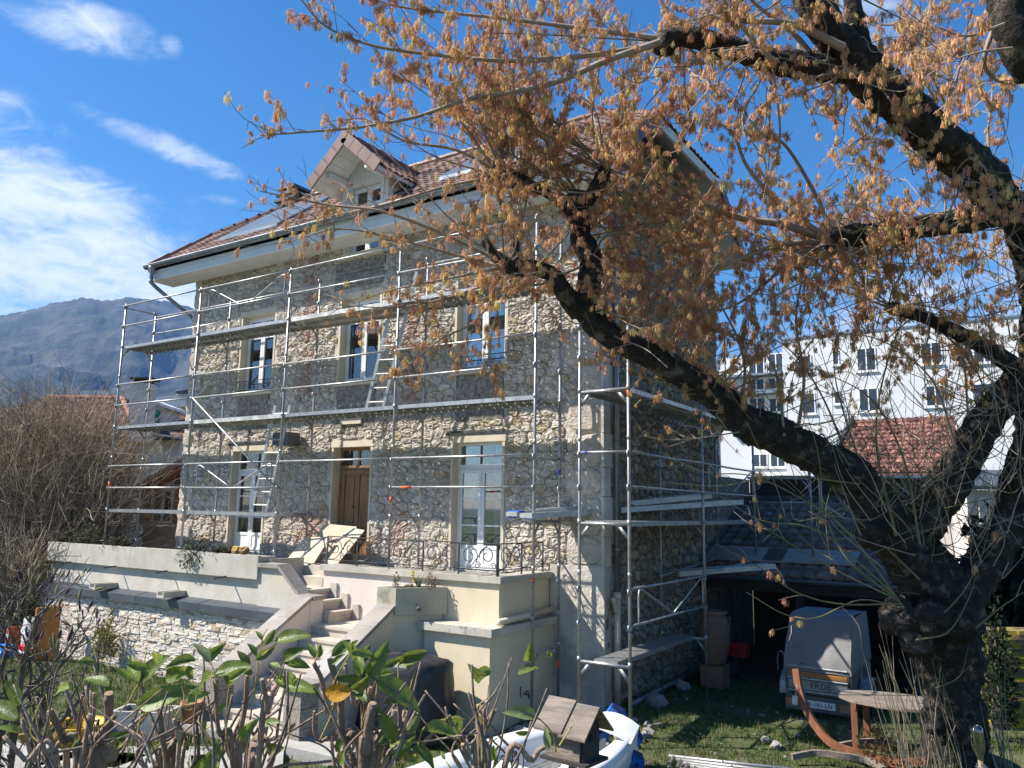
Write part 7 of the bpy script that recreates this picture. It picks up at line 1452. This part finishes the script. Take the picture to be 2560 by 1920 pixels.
for px, py, rx, rz, n, lab, dr in ((170, 1352, .55, .32, 900, 'grey green rosemary bush at the far end of the long planter', 0), (215, 1350, .5, .55, 800, 'tall wiry grey bush in the long planter beside the rosemary', 0), (295, 1362, .55, .22, 800, 'low dark rosemary mat spilling over the middle of the long planter', 0), (500, 1385, .40, .3, 900, 'trailing dark rosemary hanging over the long planter near the stairs', .5), (555, 1378, .32, .14, 500, 'low dark green plant in the long planter by the french window', 0)):
    c = onY(px, py, -1.0); foliage('rosemary_bush', lab, 'plant', (c[0], -1.0 if not dr else -1.14, 2.3), rx, .2, rz, n, RS, .06, droop=dr)
c = onZ(268, 1672, 0); foliage('young_conifer', 'small yellow green conifer seedling before the pale clad wall', 'plant', (c[0], c[1]-.1, .25), .22, .22, .75, 900, YG, .08, 'pale'); c = onZ(330, 1660, 0); foliage('dry_weed', 'thin dry yellowish weed before the pale clad wall', 'plant', (c[0], c[1]-.1, 0.0), .14, .14, 1.15, 160, YG, .07, 'pale')
for x, y, rx, rz, n, lab, cols in ((-2.0, -.93, .06, .27, 110, 'small upright brownish plant in the angled planter', [V(.16, .10, .06), V(.12, .12, .05)]), (-1.83, -.8, .14, .09, 260, 'low grey green cushion plant in the angled planter', RS), (-1.58, -.58, .10, .32, 200, 'bushy reddish green plant in the angled planter', [V(.15, .14, .06), V(.2, .1, .06)])): foliage('potted_plant', lab, 'plant', (x, y, 1.94), rx, rx, rz, n, cols, .045, 'pale')
df = thing('daffodils', 'clump of daffodils with yellow flowers in the angled planter', 'flowers', (-1.72, -.72, 1.94)); b = MB()
for _ in range(36): a = rg.uniform(0, 6.28); t = V(math.cos(a)*.09, math.sin(a)*.09, rg.uniform(.16, .27)); b.tube([V(0, 0, 0)+t*.1*V(1, 1, 0), t*V(.5, .5, .7), t], [.004, .004, .001], 3, col=V(.10, .17, .08))
b.build('leaf_blades', K['pale'], df, False, 'stuff')
for x, z in ((-.09, .3), (-.06, .16), (-.1, .24)):
    q = MB()
    for k in range(6): a = k*1.047; q.add([(x, -.03, z), (x+.03*math.cos(a-.3), -.035, z+.03*math.sin(a-.3)), (x+.042*math.cos(a), -.04, z+.042*math.sin(a)), (x+.03*math.cos(a+.3), -.035, z+.03*math.sin(a+.3))], [(0, 1, 2, 3)])
    q.tube([(x, -.03, z), (x, -.065, z)], [.012, .017], 8); q.build('flower', K['yellow'], df); MB().tube([(0, 0, 0), (x*.8, -.01, z*.7), (x, -.028, z)], .003, 4).build('flower_stalk', K['greentwig'], df)
for k, (px, lab) in enumerate(((590, 'yellow ochre stone resting on the planter rim by the stairs'), (610, 'brown ochre stone beside the yellow one on the planter rim'))):
    c = onY(px, 1378, -1.0); o = link('ochre_stone', rocks[k+2].copy(), None); o.data.materials.clear(); o.data.materials.append(K['yellow'] if False else mat('ochre%d' % k, ((.50, .33, .10), (.36, .22, .10))[k], None, 6, .9, .3, 20)); o.location = (c[0], -1.0, 2.42); o.scale = (.13, .12, .17); tag(o, lab, 'stone')
c = at(2490, 1640, 11.6); foliage('ivy', 'dark ivy climbing between the big tree and the mossy wall', 'ivy', (c[0], c[1], max(0, c[2]-.9)), .22, .2, 1.7, 1500, [V(.035, .06, .025), V(.05, .08, .03)], .09)
c = onZ(2180, 1850, 0); foliage('reddish_plant', 'small reddish brown leafy plant under the oval table', 'plant', (c[0]+.1, c[1]-.3, 0), .2, .2, .35, 220, [V(.13, .08, .04), V(.10, .08, .03)], .07, 'pale'); c = onZ(2240, 1900, 0); foliage('reddish_plant', 'larger reddish brown leafy plant at the foot of the big tree', 'plant', (c[0], c[1]-.4, 0), .4, .3, .45, 420, [V(.13, .08, .04), V(.12, .10, .03)], .08, 'pale')
# ------------------------------------------------------------------ lawn
gb = MB(); gr_ = np.random.default_rng(55)
def tuft(n, x0, x1, y0, y1, hh, test=None, dry=.25):
    for _ in range(n):
        x, y = gr_.uniform(x0, x1), gr_.uniform(y0, y1)
        if test and not test(x, y): continue
        k = nzf((x, y, 1), .9)
        if k < -.28 and gr_.random() < .75: continue
        g0 = ground_h(x, y); c = V(.085, .13, .03)*gr_.uniform(.7, 1.5)
        if gr_.random() < dry: c = V(.24, .21, .10)*gr_.uniform(.6, 1.2)
        vs = []; fs = []
        for j in range(4): a = gr_.uniform(0, 6.28); h = hh*gr_.uniform(.45, 1.2)*(1+.4*k); l_ = gr_.uniform(.01, .04); p = V(x+gr_.normal(0, .025), y+gr_.normal(0, .025), g0-.003); s = V(math.cos(a), math.sin(a), 0)*.006; t = V(math.cos(a+1.57)*l_, math.sin(a+1.57)*l_, h); vs += [p-s, p+s, p+t]; fs.append((3*j, 3*j+1, 3*j+2))
        gb.add(vs, fs, c)
clear = lambda x, y: not (x < X1+.05 and y > -1.3 and x > -12.3) and not (-3.95 < x < -1.8 and y > -3.3)
tuft(15000, .6, 7.2, -3.2, 5.4, .075, lambda x, y: clear(x, y) and not (.9 < x < 2.6 and y < -1.0) and gr_.random() < (1 if y < 3 else .45)); tuft(11000, -13, -1.8, -6.5, -1.2, .10, clear, .15); tuft(1500, -1.9, 1.0, -4, -.9, .08, clear)
gb.build('lawn_grass', K['grass'], None, False, 'stuff')
# fallen twigs and dry leaves on the lawn below the tree
lt = MB()
for _ in range(500):
    x, y = gr_.uniform(1.6, 6.5), gr_.uniform(-1, 3.2); a = gr_.uniform(0, 6.28); l_ = gr_.uniform(.02, .10); z = ground_h(x, y)+.03; d = V(math.cos(a), math.sin(a), gr_.uniform(-.2, .3))*l_; s = V(-math.sin(a), math.cos(a), 0)*.008; lt.add([V(x, y, z)-s, V(x, y, z)+s, V(x, y, z)+d], [(0, 1, 2)], V(.22, .14, .07)*gr_.uniform(.5, 1.4))
lt.build('leaf_litter', K['drygrass'], None, False, 'stuff')
# ------------------------------------------------------------------ air between here and the mountain
hz = MB(); hz.box(-4900, 4900, -4900, 4900, -12, 1060); K['haze'] = bpy.data.materials.new('haze'); K['haze'].use_nodes = True; t = K['haze'].node_tree
t.nodes.remove(t.nodes['Principled BSDF']); pv = t.nodes.new('ShaderNodeVolumePrincipled'); pv.inputs['Color'].default_value = (.22, .47, 1, 1); pv.inputs['Density'].default_value = .0001; pv.inputs['Anisotropy'].default_value = .1; t.links.new(pv.outputs[0], t.nodes['Material Output'].inputs['Volume'])
hz.build('haze', K['haze'], None, False, 'stuff')
